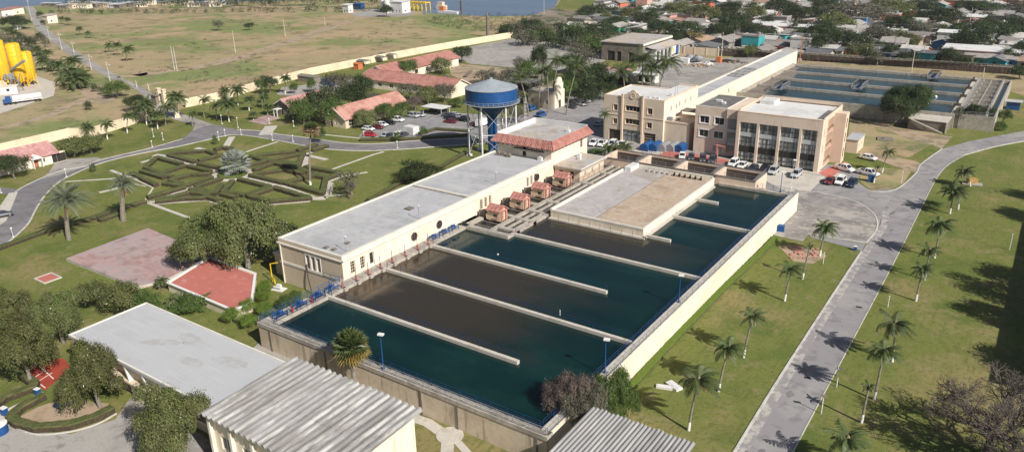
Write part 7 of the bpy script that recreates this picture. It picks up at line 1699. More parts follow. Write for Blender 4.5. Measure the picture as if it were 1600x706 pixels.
# ------------------------------------------------------------------ individual trees
T = [  # uc, vc, w, h, kind, lod, label
    (32, 540, 112, 10.5, 'leaf_olive', 'near', 'huge spreading olive green tree at the left edge'), (88, 490, 92, 8.5, 'leaf_olive', 'near', 'broad olive green tree left of the grey hall roof'), (8, 488, 90, 9, 'leaf_olive', 'near', 'olive green tree cut by the left edge above the court'),
    (143, 580, 100, 9.5, 'leaf_olive', 'near', 'round olive green tree in the hedged island by the hall'), (263, 655, 124, 9, 'leaf_olive', 'near', 'round leafy tree in front of the halls at the bottom left'),
    (378, 356, 142, 14, 'leaf_olive', 'near', 'large dense dark tree beside the pump hall'), (318, 376, 100, 10, 'leaf_olive', 'near', 'broad olive green tree above the pink terrace'), (425, 368, 80, 7, 'leaf_dark', 'mid', 'lower dark tree touching the pump hall corner'), (296, 392, 60, 5.5, 'leaf_olive', 'mid', 'small tree shading the corner of the pink terrace'),
    (958, 618, 92, 8, 'leaf_green', 'near', 'green leafy tree right of the near basin corner'), (912, 634, 84, 8, 'leaf_grey', 'near', 'leafy olive tree leaning over the grey ribbed roof'),
    (655, 268, 72, 4.6, 'leaf_dark', 'mid', 'low dark tree behind the middle of the pump hall'), (1412, 160, 86, 11.5, 'leaf_dark', 'near', 'large dark round tree before the rear basin'), (1438, 152, 45, 9, 'leaf_green', 'mid', 'brighter tree right of the large dark tree before the rear basin'),
    (18, 258, 54, 6, 'leaf_dark', 'mid', 'dark round tree at the left edge by the pink roofed building'), (112, 228, 50, 5.5, 'leaf_olive', 'mid', 'spreading olive tree right of the pink roofed building, left one'), (140, 224, 44, 5.2, 'leaf_olive', 'mid', 'spreading olive tree right of the pink roofed building, right one'),
    (181, 138, 40, 6, 'leaf_green', 'mid', 'flat topped tree beside the gate road outside the wall'), (210, 160, 34, 5.5, 'leaf_dark', 'mid', 'dark tree at the wall left of the gate'), (226, 172, 26, 5, 'leaf_dark', 'mid', 'small dark tree closest left of the gate road'),
    (472, 172, 44, 8, 'leaf_green', 'mid', 'bright tree right of the pink roofed cottage'), (500, 160, 50, 10, 'leaf_dark', 'mid', 'tall dark tree between cottage and red roofs'), (530, 135, 52, 11, 'leaf_grey', 'mid', 'tall greyish tree between cottage and red roofs'), (550, 148, 52, 10, 'leaf_dark', 'mid', 'dark tree left of the long red workshop'), (568, 135, 36, 9, 'leaf_dark', 'mid', 'tall dark tree touching the red workshop roof'), (520, 172, 50, 8, 'leaf_green', 'mid', 'green tree behind the pale red roof'), (580, 158, 40, 6, 'leaf_grey', 'mid', 'greyish tree behind the pale red roof'),
    (421, 130, 27, 6.5, 'leaf_dark', 'mid', 'round dark tree before the cream wall at the far lawn'), (408, 134, 20, 5.5, 'leaf_green', 'mid', 'small tree left of the round dark tree at the far lawn'), (459, 137, 16, 4, 'leaf_green', 'mid', 'small round tree before the yard shed'), (486, 133, 14, 5, 'leaf_green', 'mid', 'thin tree before the brown walled shed'), (412, 150, 14, 4.5, 'leaf_dark', 'mid', 'small dark tree on the far lawn'),
    (633, 106, 42, 6.5, 'leaf_green', 'mid', 'green tree in the courtyard of the red workshops, left'), (689, 101, 40, 6.5, 'leaf_olive', 'mid', 'green tree in the courtyard of the red workshops, right'), (722, 84, 34, 7, 'leaf_dark', 'mid', 'round dark tree at the far end of the red workshops'),
    (570, 183, 44, 5.5, 'leaf_olive', 'mid', 'tree before the pale red roof, nearest the parking corner'), (603, 174, 40, 5.5, 'leaf_green', 'mid', 'tree before the pale red roof, middle'), (628, 170, 34, 5.5, 'leaf_green', 'mid', 'tree before the pale red roof, right'), (640, 142, 44, 6, 'leaf_grey', 'mid', 'grey green tree before the long red workshop, left'), (668, 148, 40, 6, 'leaf_olive', 'mid', 'olive tree before the long red workshop, middle'), (694, 143, 40, 6.5, 'leaf_grey', 'mid', 'grey green tree before the yellow gable end'),
    (648, 160, 30, 5, 'leaf_pink', 'mid', 'reddish tree at the end of the pale red roof'), (712, 160, 26, 3, 'leaf_green', 'mid', 'low green bush below the yellow gable end'),
    (905, 128, 60, 8.5, 'leaf_dark', 'mid', 'dark dense tree behind the white van, left'), (930, 118, 60, 9, 'leaf_dark', 'mid', 'dark dense tree behind the white van, right'), (885, 138, 44, 7.5, 'leaf_green', 'mid', 'green tree behind the white van, lower left'), (945, 140, 36, 6.5, 'leaf_dark', 'mid', 'low dark tree left of the office'), (915, 148, 50, 5.5, 'leaf_dark', 'mid', 'low dark tree right behind the white van'), (893, 98, 36, 8, 'leaf_dark', 'mid', 'dark tree between tall palms and the grey warehouse'),
    (842, 92, 30, 12, 'leaf_dark', 'mid', 'tall narrow dark tree among the brown trees'), (822, 112, 36, 8, 'leaf_green', 'mid', 'green tree left of the tall palms'), (800, 150, 44, 7, 'leaf_grey', 'mid', 'grey tree right behind the water tower'), (785, 162, 30, 6, 'leaf_olive', 'mid', 'olive tree touching the water tower'), (808, 178, 34, 5, 'leaf_grey', 'mid', 'grey shrub right of the water tower legs'), (865, 128, 36, 8, 'leaf_green', 'mid', 'green tree behind the stepped end wall'),
    (1498, 182, 26, 5.5, 'leaf_grey', 'mid', 'thin greyish tree by the stair ramp'), (1518, 178, 36, 6.5, 'leaf_dark', 'mid', 'dark tree before the flocculation channels, left'), (1540, 180, 30, 5, 'leaf_dark', 'mid', 'dark tree before the flocculation channels, right'), (1569, 182, 26, 4, 'leaf_green', 'mid', 'green bush by the blue cabinet, upper'), (1563, 196, 20, 2.6, 'leaf_green', 'mid', 'round bush by the blue cabinet, lower'),
    (150, 458, 60, 4.5, 'leaf_olive', 'mid', 'loose bush at the near end of the pink terrace'), (190, 462, 66, 5.5, 'leaf_olive', 'mid', 'feathery grey green tree before the red topped slab'), (228, 472, 46, 3.5, 'leaf_green', 'mid', 'green bush at the top corner of the grey hall roof'), (296, 474, 54, 2.6, 'leaf_green', 'mid', 'wide green bush between slab and grey hall'),
    (22, 63, 10, 3, 'leaf_dark', 'far', 'small dark tree at the left edge below the river houses'), (18, 34, 40, 8, 'leaf_dark', 'mid', 'broad dark tree at the top left, left'), (32, 36, 30, 7, 'leaf_dark', 'mid', 'broad dark tree at the top left, right'), (62, 23, 12, 5, 'leaf_dark', 'far', 'round tree beside the far end of the gate road'), (68, 35, 9, 3, 'leaf_dark', 'far', 'small dark bush left of the cream two storey house'), (341, 39, 18, 6, 'leaf_grey', 'mid', 'greyish shrub standing alone in the dry field'), (389, 41, 16, 4.5, 'leaf_dark', 'mid', 'dark shrub in the dry field right of the greyish one'), (604, 16, 22, 8, 'leaf_dark', 'mid', 'dark tree left of the river pump house'), (136, 165, 12, 3, 'leaf_dark', 'far', 'small dark bush on the dirt track corner'),
    (845, 268, 9, 1.8, 'leaf_green', 'far', 'small potted shrub on the low annex'), (1, 415, 1, 1, 'leaf_green', 'far', ''),
    (145, 262, 10, 2.2, 'leaf_green', 'far', 'small shrub on the lawn inside the road bend'), (335, 218, 8, 2.6, 'leaf_green', 'far', 'thin sapling on the lawn by the ring road'), (563, 140, 30, 5, 'leaf_dark', 'far', 'dark shrub at the corner of the long red workshop'), (620, 213, 12, 3, 'leaf_green', 'far', 'green shrub at the parking hedge, left'), (662, 206, 12, 3, 'leaf_green', 'far', 'green shrub on the parking island'),
    (905, 256, 30, 2.2, 'leaf_green', 'mid', 'low green shrubs beside the low annex'), (938, 246, 40, 2.4, 'leaf_dark', 'mid', 'dark shrubs under the low palms'), (930, 237, 30, 2.0, 'leaf_green', 'mid', 'green shrubs by the white pickups'), (500, 210, 18, 4.5, 'leaf_green', 'mid', 'round green shrub at the near corner of the pale red roof'),
]
for uc, vc, w_, h, kd, lod, lb in T:
    if lb: tree(uc, vc, w_, h, kd, lb, lod, base=.08 if lod == 'near' else (.2 if h > 3.5 else .03))
tree(886, 620, 84, 8.8, 'leaf_pink', 'pinkish flowering tree with thin branches at the near right basin corner', 'near', name='flowering_tree', base=.2); bare_tree(872, 630, 62, 7.5, 'leafless pale branches rising left of the flowering tree')
t = thing('bare_tree', 'large leafless grey tree casting branch shadows at the bottom right', 'tree', (*at(1555, 655, 5), 0)); link(BARE_BIG, 'branches', t, (0, 0, 0), (9.5, 9.5, 10), .6)
t = thing('bare_tree', 'second leafless grey tree cut by the bottom right corner', 'tree', (*at(1600, 700, 5), 0)); link(BARE_BIG, 'branches', t, (0, 0, 0), (8, 8, 9.5), 2.4)
bare_tree(545, 290, 50, 5.5, 'small leafless tree behind the pump hall near the garden', zf=.6); tree(548, 284, 40, 5.5, 'leaf_grey', 'sparse greyish tree behind the pump hall near the garden', 'far', base=.4)
for k, (u, v, w_, h) in enumerate(((770, 125, 50, 8), (795, 118, 44, 8), (812, 100, 40, 8), (752, 118, 40, 6), (900, 78, 40, 9), (915, 88, 34, 8), (760, 150, 34, 7), (785, 138, 36, 7), (832, 140, 30, 8), (1160, 132, 34, 9))):
    n_ = ['before the scrap yard, left', 'before the scrap yard, middle', 'beside the tall narrow dark tree', 'before the scrap yard, leftmost', 'left of the grey warehouse, higher', 'left of the grey warehouse, lower', 'right behind the tower tank', 'between tower tank and tall palms', 'behind the leftmost tall palm', 'growing against the long gallery'][k]
    bare_tree(u, v, w_, h, 'leafless brown tree ' + n_, group='leafless brown trees')
    if k < 9: tree(u + 6, v + 3, w_ * .9, h * .85, 'leaf_grey', 'sparse brown grey tree ' + n_, 'far', 'sparse brown trees', base=.3)
# clipped ball shrubs beside the basin corner
for k, (u, v, w_) in enumerate(((360, 492, 30), (388, 500, 30), (412, 482, 28), (386, 478, 26), (411, 462, 26), (412, 446, 22), (446, 470, 34), (440, 492, 36), (422, 498, 30), (462, 462, 22))):
    tree(u, v, w_, 2.3, 'leaf_lime' if k < 6 else 'leaf_green', f'{"clipped lime green ball bush" if k < 6 else "loose green shrub"} left of the basin corner, {["leftmost", "nearest", "lower right", "centre left", "upper right", "highest", "upper one by the wall", "largest by the wall", "lower by the wall", "last by the stair"][k]}', 'mid', 'round bushes by the basin corner', base=.12, name='bush', cat='bush')
for k, (xx, yy, h) in enumerate(((10.5, 131, 11.5), (11, 141, 13), (10.5, 150, 11), (11, 185, 12), (14, 200, 13), (9, 118, 7))): tree(0, 0, 4.3, h, 'leaf_dark', f'dark tree outside the right edge whose shadow falls on the lawn, {ORD[k]}', 'mid', 'trees outside the right edge', world=(xx, yy))
# weeds of the dry field and low growth by the river
def weeds(n, region, seed, m, name, s0=.5, s1=1.6, zs=.45):
    r = np.random.default_rng(seed); P = []
    import itertools
    poly = region
    def inside(u, v):
        c = False; j = len(poly) - 1
        for i in range(len(poly)):
            if (poly[i][1] > v) != (poly[j][1] > v) and u < (poly[j][0] - poly[i][0]) * (v - poly[i][1]) / (poly[j][1] - poly[i][1]) + poly[i][0]: c = not c
            j = i
        return c
    us = [p[0] for p in poly]; vs = [p[1] for p in poly]; lob = []
    cl = [(r.uniform(min(us), max(us)), r.uniform(min(vs), max(vs))) for _ in range(max(4, n // 9))]
    while len(lob) < n:
        c = cl[int(r.integers(len(cl)))]; u, v = c[0] + r.normal() * 22, c[1] + r.normal() * 4
        if not inside(u, v): continue
        x, y = at(u, v); s = r.uniform(s0, s1); lob.append((x, y, 0, s, s, s * zs))
    me = leaf_mesh(name, lob, n * 60, .16, seed, m, 6, .3)
    o = bpy.data.objects.new(name, me); COL.objects.link(o); o['kind'] = 'stuff'; o['label'] = {'weeds': 'scattered low weeds and scrub in the dry field', 'river_scrub': 'green scrub along the river bank', 'verge_weeds': 'scrub growing along the boundary wall'}[name]; o['category'] = 'weeds'
    return o


weeds(240, [(100, 45), (400, 24), (600, 30), (800, 30), (790, 52), (600, 88), (400, 132), (300, 160), (215, 120), (120, 70)], 3, 'leaf_grey', 'weeds', .5, 1.8, .35)
weeds(500, [(660, 32), (700, 22), (840, 22), (870, 40), (830, 58), (740, 50), (690, 42)], 4, 'leaf_dark', 'river_scrub', .8, 2.2, .8)
weeds(160, [(300, 160), (400, 132), (600, 86), (800, 50), (800, 56), (600, 92), (400, 138), (300, 166)], 6, 'leaf_grey', 'verge_weeds', .4, 1.4, .6)
# far tree lines
rr = random.Random(21)
far, mass = [], []
for k in range(34): mass.append((120 + k * 14 + rr.uniform(-5, 5), 2 + rr.uniform(-3, 4), 18 + rr.random() * 12, 7 + rr.random() * 3, 'along the river at the top left'))
for k in range(40): mass.append((80 + k * 13.5 + rr.uniform(-4, 4), 19 - k * .12 + rr.uniform(-1, 1), 14, 3, 'in the hedge line before the river road'))
for k in range(46):
    t = rr.random(); u = 790 + t * 160; far.append((u, 32 + (u - 790) * .12 + rr.random() * 26, 22 + rr.random() * 14, 4 + rr.random() * 3.5, 'in the belt between river and concrete yard'))
for k in range(16): far.append((30 + k * 9 + rr.uniform(-4, 4), 70 + k * 5 + rr.uniform(-3, 3), 10, 3, 'beside the silo track'))
for k in range(14): far.append((-5 + k * 6, 62 + rr.uniform(-6, 6), 12, 5, 'above the silos at the left edge'))
for u, v, w_, h, pl in far:
    kd = rr.choice(['leaf_dark', 'leaf_dark', 'leaf_green', 'leaf_grey', 'leaf_grey'])
    tree(u, v, w_, h, kd, {'leaf_dark': 'dark green', 'leaf_green': 'green', 'leaf_grey': 'grey brown', 'leaf_olive': 'olive'}[kd] + (' shrub ' if h < 5 else ' tree ') + pl, 'far', 'far trees ' + pl, base=.03, name='bush' if h < 6 else 'tree', cat='bush' if h < 6 else 'tree')
L_ = []
for u, v, w_, h, pl in mass:
    x, y = at(u, v, h * .5); r_ = w_ * .5 / ppm(x, y, 3)
    for j in range(4): L_.append((x + rr.uniform(-.5, .5) * r_, y + rr.uniform(-.5, .5) * r_, h * rr.uniform(.3, .6), r_ * .6, r_ * .6, h * .42))
me = leaf_mesh('tree_line', L_, 34000, .42, 9, 'leaf_dark', 8); o = bpy.data.objects.new('tree_line', me); COL.objects.link(o); o['kind'] = 'stuff'; o['label'] = 'far line of trees and hedge along the river'; o['category'] = 'trees'

# ------------------------------------------------------------------ cars
def car_proto(kind):
    L, W, H, cab, = {'sedan': (4.4, 1.75, 1.42, [(-1.75, -1.15, .35, 1.15)]), 'suv': (4.6, 1.85, 1.75, [(-2.15, -1.85, .45, 1.15)]), 'pickup': (5.1, 1.82, 1.75, [(-.75, -.6, .75, 1.35)]), 'van': (5.4, 2.0, 2.4, [(-2.6, -2.55, 1.5, 2.3)])}[kind]
    belt = {'sedan': .92, 'suv': 1.05, 'pickup': 1.05, 'van': 1.35}[kind]; t = bpy.data.objects.new(kind, None); COL.objects.link(t); w2 = W / 2
    S = [(-L / 2, .42, belt * .82, .86), (-L / 2 + .12, .30, belt * .96, .96), (-L / 4, .25, belt, 1), (0, .25, belt, 1), (L / 5, .25, belt, 1), (L / 2 - .55, .25, belt * .92, .98), (L / 2 - .12, .3, belt * .80, .92), (L / 2, .42, belt * .62, .84)]
    mb = MB(); vs = []; sec = 8
    for x, zb, zt, f in S:
        y = w2 * f; vs += [(x, -y * .9, zb), (x, -y, zb + .15), (x, -y, zt - .22), (x, -y * .9, zt), (x, y * .9, zt), (x, y, zt - .22), (x, y, zb + .15), (x, y * .9, zb)]
    fs = [tuple(range(8)), tuple(range((len(S) - 1) * 8, len(S) * 8))[::-1]]
    for i in range(len(S) - 1):
        for k in range(8): fs.append((i * 8 + k, (i + 1) * 8 + k, (i + 1) * 8 + (k + 1) % 8, i * 8 + (k + 1) % 8))
    mb.add(vs, [f[::-1] for f in fs])
    if kind == 'pickup': mb.box(-L / 2 + .15, -.8, -w2 * .92, -w2 * .80, belt, belt + .12); mb.box(-L / 2 + .15, -.8, w2 * .80, w2 * .92, belt, belt + .12); mb.box(-L / 2 + .05, -L / 2 + .15, -w2 * .92, w2 * .92, belt - .1, belt + .12)
    mb.build('body', 'car_paint', t, smooth=False)
    if kind == 'pickup': mb = MB(); mb.box(-L / 2 + .16, -.82, -w2 * .79, w2 * .79, belt - .1, belt + .015); mb.build('load_bed', 'dark', t)
    a, b_, c, d = cab[0]; bw_, tw = w2 * .90, w2 * .72
    G = [(a, -bw_, belt), (d, -bw_, belt), (d, bw_, belt), (a, bw_, belt), (b_, -tw, H - .04), (c, -tw, H - .04), (c, tw, H - .04), (b_, tw, H - .04)]
    mb = MB(); mb.add(G, [(0, 1, 5, 4), (1, 2, 6, 5), (2, 3, 7, 6), (3, 0, 4, 7)])
    if kind == 'van': mb = MB(); mb.add([(1.3, -bw_ - .005, belt), (2.3, -bw_ - .005, belt), (2.3, bw_ + .005, belt), (1.3, bw_ + .005, belt), (1.3, -tw - .09, H - .4), (1.62, -tw - .09, H - .4), (1.62, tw + .09, H - .4), (1.3, tw + .09, H - .4)], [(0, 1, 5, 4), (1, 2, 6, 5), (2, 3, 7, 6)])
    mb.build('windows', 'dark_glass', t).name = 'window'
    mb = MB(); mb.prism([(b_ - .05, -tw - .02), (c + .03, -tw - .02), (c + .03, tw + .02), (b_ - .05, tw + .02)], H - .04, H + .02)
    for i, j in ((0, 4), (1, 5), (2, 6), (3, 7)): mb.bar(G[i], G[j], .09, .09)
    xm = (b_ + c) / 2
    for s_ in (-1, 1): mb.bar((xm, s_ * bw_ * 1.0, belt), (xm, s_ * (tw + .01), H - .03), .1, .05)
    if kind == 'suv':
        for s_ in (-1, 1): mb.bar((b_ + .1, s_ * tw * .9, H + .07), (c - .2, s_ * tw * .9, H + .07), .05, .05)
    if kind == 'van': mb.add([(-2.6, -bw_, belt), (1.9, -bw_, belt), (-2.55, -tw - .08, H - .05), (1.5, -tw - .08, H - .05), (-2.6, bw_, belt), (1.9, bw_, belt), (-2.55, tw + .08, H - .05), (1.5, tw + .08, H - .05)], [(0, 1, 3, 2), (5, 4, 6, 7), (4, 0, 2, 6), (2, 3, 7, 6), (1, 5, 7, 3)])
    mb.build('roof', 'car_paint', t)
    for x in (-L / 2 + .85, L / 2 - .85):
        for s_ in (-1, 1):
            mb = MB(); mb.tube([(x, s_ * (w2 + .02), .33), (x, s_ * (w2 - .22), .33)], .33, 14); wh = mb.build('wheel', 'dark', t)
            mb = MB(); mb.tube([(x, s_ * (w2 + .03), .33), (x, s_ * (w2 - .1), .33)], .18, 10); mb.build('rim', 'grey_steel', wh)
    for s_ in (-1, 1):
        mb = MB(); mb.box(L / 2 - .22, L / 2 - .015, s_ * w2 * .55 - .18, s_ * w2 * .55 + .18, belt * .56, belt * .72); mb.build('headlight', 'white_paint', t)
        mb = MB(); mb.box(-L / 2 - .02, -L / 2 + .1, s_ * w2 * .68 - .12, s_ * w2 * .68 + .12, belt * .66, belt * .82); mb.build('tail_light', 'red_paint', t)
    mb = MB(); mb.box(L / 2 - .06, L / 2 + .03, -w2 * .7, w2 * .7, .3, .5); mb.box(-L / 2 - .03, -L / 2 + .06, -w2 * .7, w2 * .7, .3, .5); mb.build('bumper', 'dark', t)
    return t


mat('car_paint', (.6, .6, .6), rough=.25, spec=.6)
CP = {'white': (.78, .78, .77), 'silver': (.45, .47, .49), 'black': (.012, .012, .014), 'dark grey': (.06, .065, .075), 'maroon': (.16, .015, .02), 'red': (.50, .02, .03), 'blue': (.02, .10, .28), 'dark blue': (.015, .03, .07)}
for c, v_ in CP.items(): mat('car_' + c, v_, rough=.25, spec=.6)
PROTO = {}
NAMES = {'sedan': 'parked_car', 'suv': 'parked_car', 'pickup': 'parked_pickup', 'van': 'parked_van'}


def car(u, v, kind, col, deg, place, z=0.05):
    if kind not in PROTO: PROTO[kind] = car_proto(kind)
    t = copy_tree(PROTO[kind]); x, y = at(u, v, .5); t.location = (x, y, z); t.rotation_euler = (0, 0, rad(deg)); t.name = NAMES[kind]
    m_ = M['car_' + col]
    for ch in t.children:
        if ch.name.split('.')[0] in ('body', 'roof'): retint(ch, m_)
    word = {'sedan': 'car', 'suv': 'sport utility car', 'pickup': 'pickup truck', 'van': 'panel van'}[kind]
    return tag(t, f'{col} {word} {place}', {'van': 'van', 'pickup': 'pickup'}.get(kind, 'car'), 'parked vehicles')


z7 = lambda a, b: (560 + a / 6.42, 130 + b / 6.42)
for a, b_, k, c, dg, pl in ((100, 460, 'sedan', 'white', 5, 'at the near left end of the left parking row'), (115, 520, 'sedan', 'red', 10, 'parked alone at the near left corner of the left parking'), (190, 443, 'sedan', 'maroon', 5, 'second in the left parking row by the pale red roof'), (235, 418, 'sedan', 'white', 5, 'third in the left parking row by the pale red roof'), (312, 398, 'sedan', 'black', 5, 'fourth in the left parking row by the pale red roof'), (395, 372, 'suv', 'white', 5, 'fifth in the left parking row by the pale red roof'),
                            (550, 330, 'suv', 'silver', 0, 'at the back of the left parking, large one'), (612, 322, 'sedan', 'silver', 0, 'behind the large silver one in the left parking'), (282, 522, 'sedan', 'silver', 100, 'by the hedge of the left parking, left one'), (330, 530, 'sedan', 'dark grey', 100, 'half hidden by the hedge of the left parking'), (410, 522, 'suv', 'white', 100, 'by the hedge of the left parking, right one'), (455, 520, 'sedan', 'dark grey', 100, 'beside the white box by the hedge'),
                            (920, 385, 'sedan', 'maroon', 185, 'nearest in the right row of the left parking'), (895, 325, 'sedan', 'dark grey', 185, 'farthest in the right row of the left parking'), (920, 350, 'sedan', 'black', 185, 'second in the right row of the left parking'), (985, 335, 'sedan', 'silver', 185, 'third in the right row of the left parking'), (950, 318, 'sedan', 'silver', 185, 'at the back of the right row of the left parking'), (1050, 368, 'suv', 'black', 185, 'fourth in the right row of the left parking'), (1160, 415, 'sedan', 'maroon', 185, 'behind the water tower legs'), (1238, 415, 'van', 'white', 95, 'behind the right legs of the water tower'), (760, 270, 'sedan', 'black', 90, 'under the pale blue carport'), (850, 285, 'sedan', 'dark grey', 90, 'right of the pale blue carport')):
    car(*z7(a, b_), k, c, dg, pl)
for u, v, k, c, dg, pl in ((928, 224, 'pickup', 'white', -80, 'leftmost of four before the office'), (941, 225, 'pickup', 'white', -80, 'second of four before the office'), (957, 226, 'suv', 'white', -80, 'third of four before the office'), (972, 227, 'pickup', 'white', -80, 'rightmost of four before the office'), (937, 194, 'sedan', 'silver', 80, 'in the shade left of the office'), (913, 158, 'van', 'white', -20, 'before the dark trees left of the office'), (892, 167, 'sedan', 'dark grey', 170, 'left of the white van'), (908, 163, 'sedan', 'silver', -20, 'just before the white van'), (831, 170, 'suv', 'blue', 90, 'beside the cream house behind the water tower, far one'), (846, 180, 'suv', 'blue', 90, 'beside the cream house behind the water tower, near one'),
                           (1146, 256, 'suv', 'white', -90, 'first in the row before the glass bays'), (1160, 259, 'sedan', 'white', -90, 'second in the row before the glass bays'), (1177, 263, 'sedan', 'dark blue', -90, 'third in the row before the glass bays'), (1194, 266, 'suv', 'black', -90, 'fourth in the row before the glass bays'), (1208.5, 268, 'suv', 'silver', -90, 'fifth in the row before the glass bays'), (1244, 273, 'suv', 'silver', -92, 'standing apart before the right glass bay'), (1296, 283, 'sedan', 'maroon', -90, 'left of three by the grass island'), (1313, 284, 'suv', 'white', -92, 'middle of three by the grass island'), (1331, 287, 'pickup', 'dark blue', -92, 'right of three by the grass island'), (1320, 264, 'pickup', 'white', -25, 'at the end of the red steps'), (1357, 247, 'sedan', 'white', -15, 'on the dry grass behind the glass fronted building'), (1357, 271, 'pickup', 'white', -15, 'on the grass island'), (1098, 249, 'suv', 'dark grey', -70, 'behind the square tanks, right one'), (1080, 246, 'sedan', 'dark grey', -70, 'behind the square tanks, left one'), (1113, 251, 'suv', 'dark grey', -80, 'behind the square tanks before the glass fronted building'), (1066, 244, 'sedan', 'white', -70, 'behind the square tanks near the blue tanks'), (4, 336, 'sedan', 'dark grey', 70, 'driving at the left photo edge')):
    car(u, v, k, c, dg, pl)
x, y = at(643, 210); mb = MB(); mb.box(x - 2, x + 2, y - 1.4, y + 1.4, .2, 2.6); solo(mb, 'container', 'roof_white', 'white box container by the hedge of the left parking', 'container')

# ------------------------------------------------------------------ town
mat('t_sheet', (.30, .275, .255), [((.24, .20, .17), .5, .5, .68, .8), ((.42, .40, .38), 1.2, .5, .7, .6)], rough=.8, wave=('X', 1.2, .5), objvar=.28)
mat('t_pale', (.58, .56, .53), [((.42, .38, .34), .4, .5, .7, .6)], rough=.8, wave=('X', 1.2, .4), objvar=.15)
mat('t_rust', (.33, .19, .13), [((.24, .15, .11), .5, .5, .68, .8), ((.4, .33, .28), .8, .5, .7, .7)], rough=.85, wave=('X', 1.2, .4), objvar=.2)
mat('t_dark', (.15, .15, .165), [((.22, .21, .2), .5, .5, .68, .8)], rough=.8, wave=('X', 1.2, .5), objvar=.2)
for n_, c_ in (('white', (.66, .64, .60)), ('teal', (.06, .34, .36)), ('orange', (.62, .19, .10)), ('pink', (.62, .34, .28)), ('green', (.05, .26, .16)), ('blue', (.05, .2, .42)), ('beige', (.5, .42, .32)), ('grey', (.28, .26, .24)), ('maroon', (.22, .05, .045))): mat('w_' + n_, c_, [((c_[0] * .7, c_[1] * .7, c_[2] * .7), .6, .5, .7, .6)], rough=.9)


def house_proto(kind, L, W, h):
    t = bpy.data.objects.new('house', None); COL.objects.link(t)
    ops = [(L * .12, L * .12 + 1.3, .9, 2.1), (L * .42, L * .42 + 1.0, 0, 2.15), (L * .68, L * .68 + 1.4, .9, 2.1)]
    mb = MB(); mb.facade(-L / 2, -W / 2, (1, 0), L, 0, h, ops, .2); mb.facade(L / 2, -W / 2, (0, 1), W, 0, h, [(W * .4, W * .4 + 1.3, .9, 2.1)], .2); mb.facade(L / 2, W / 2, (-1, 0), L, 0, h, []); mb.facade(-L / 2, W / 2, (0, -1), W, 0, h, [])
    if kind == 'gable':
        for x, o_ in ((L / 2, 1), (-L / 2, -1)): mb.add([(x, -W / 2, h), (x, W / 2, h), (x, 0, h + W * .17)], [(0, 1, 2) if o_ > 0 else (1, 0, 2)])
    elif kind == 'mono': mb.add([(L / 2, -W / 2, h), (L / 2, W / 2, h), (L / 2, W / 2, h + .9), (-L / 2, -W / 2, h), (-L / 2, W / 2, h), (-L / 2, W / 2, h + .9)], [(0, 1, 2), (4, 3, 5), (1, 4, 5, 2)])
    mb.build('wall', 'w_white', t)
    for a, c, e, f in (ops[0], ops[2]): mb = MB(); mb.quad((-L / 2 + a, -W / 2 + .18, e), (-L / 2 + c, -W / 2 + .18, e), (-L / 2 + c, -W / 2 + .18, f), (-L / 2 + a, -W / 2 + .18, f)); mb.box(-L / 2 + a + .6, -L / 2 + a + .68, -W / 2 + .1, -W / 2 + .17, e, f); mb.build('window', 'dark', t)
    mb = MB(); a, c, e, f = ops[1]; mb.box(-L / 2 + a, -L / 2 + c, -W / 2 + .1, -W / 2 + .18, e, f); mb.build('door', 'brown_dark', t)
    mb = MB(); o = .7
    def sl(y0, z0, y1, z1, x0=-L / 2 - o, x1=L / 2 + o):
        mb.add([(x0, y0, z0), (x1, y0, z0), (x1, y1, z1), (x0, y1, z1), (x0, y0, z0 + .12), (x1, y0, z0 + .12), (x1, y1, z1 + .12), (x0, y1, z1 + .12)], [(3, 2, 1, 0), (4, 5, 6, 7), (0, 1, 5, 4), (1, 2, 6, 5), (2, 3, 7, 6), (3, 0, 4, 7)])
    if kind == 'gable': k = .34; sl(-W / 2 - o, h - o * k, 0, h + W * .17); sl(0, h + W * .17, W / 2 + o, h - o * k)
    elif kind == 'mono': sl(-W / 2 - o, h - .1, W / 2 + o, h + 1.0)
    else: mb.box(-L / 2 - .2, L / 2 + .2, -W / 2 - .2, W / 2 + .2, h, h + .25); mb.box(-L / 2, L / 2, -W / 2 - .19, -W / 2, h + .25, h + .7); mb.box(-L / 2 - .2, -L / 2, -W / 2, W / 2, h + .25, h + .7)
    if kind != 'flat': mb.box(L * .1, L * .1 + 3.2, -W / 2 - 2.8, -W / 2 - o + .3, h - .55, h - .45)
    mb.build('roof', 't_sheet', t)
    if kind != 'flat':
        mb = MB(); mb.box(L * .1 + .1, L * .1 + .22, -W / 2 - 2.7, -W / 2 - 2.58, 0, h - .55); mb.box(L * .1 + 2.9, L * .1 + 3.02, -W / 2 - 2.7, -W / 2 - 2.58, 0, h - .55); mb.build('porch_post', 'white_paint', t)
    if kind == 'flat': mb = MB(); mb.lathe([(.01, h + .25), (.7, h + .25), (.75, h + 1.3), (.3, h + 1.5), (.01, h + 1.5)], L * .25, W * .2, 12); mb.build('water_tank', 'grey_steel', t)
    return t


HP = [('gable', house_proto('gable', 10, 8, 2.8)), ('gable', house_proto('gable', 13, 8.5, 3.0)), ('mono', house_proto('mono', 9, 9, 2.7)), ('mono', house_proto('mono', 12, 7.5, 2.8)), ('flat', house_proto('flat', 9, 9, 3.2)), ('flat', house_proto('flat', 8, 8, 5.8))]
TP = [(905, 62), (882, 46), (940, 6), (960, -8), (1620, -8), (1620, 109), (1250, 84), (1130, 76), (1062, 72), (1058, 46), (950, 46)]


def inpoly(u, v, poly):
    c = False; j = len(poly) - 1
    for i in range(len(poly)):
        if (poly[i][1] > v) != (poly[j][1] > v) and u < (poly[j][0] - poly[i][0]) * (v - poly[i][1]) / (poly[j][1] - poly[i][1]) + poly[i][0]: c = not c
        j = i
    return c


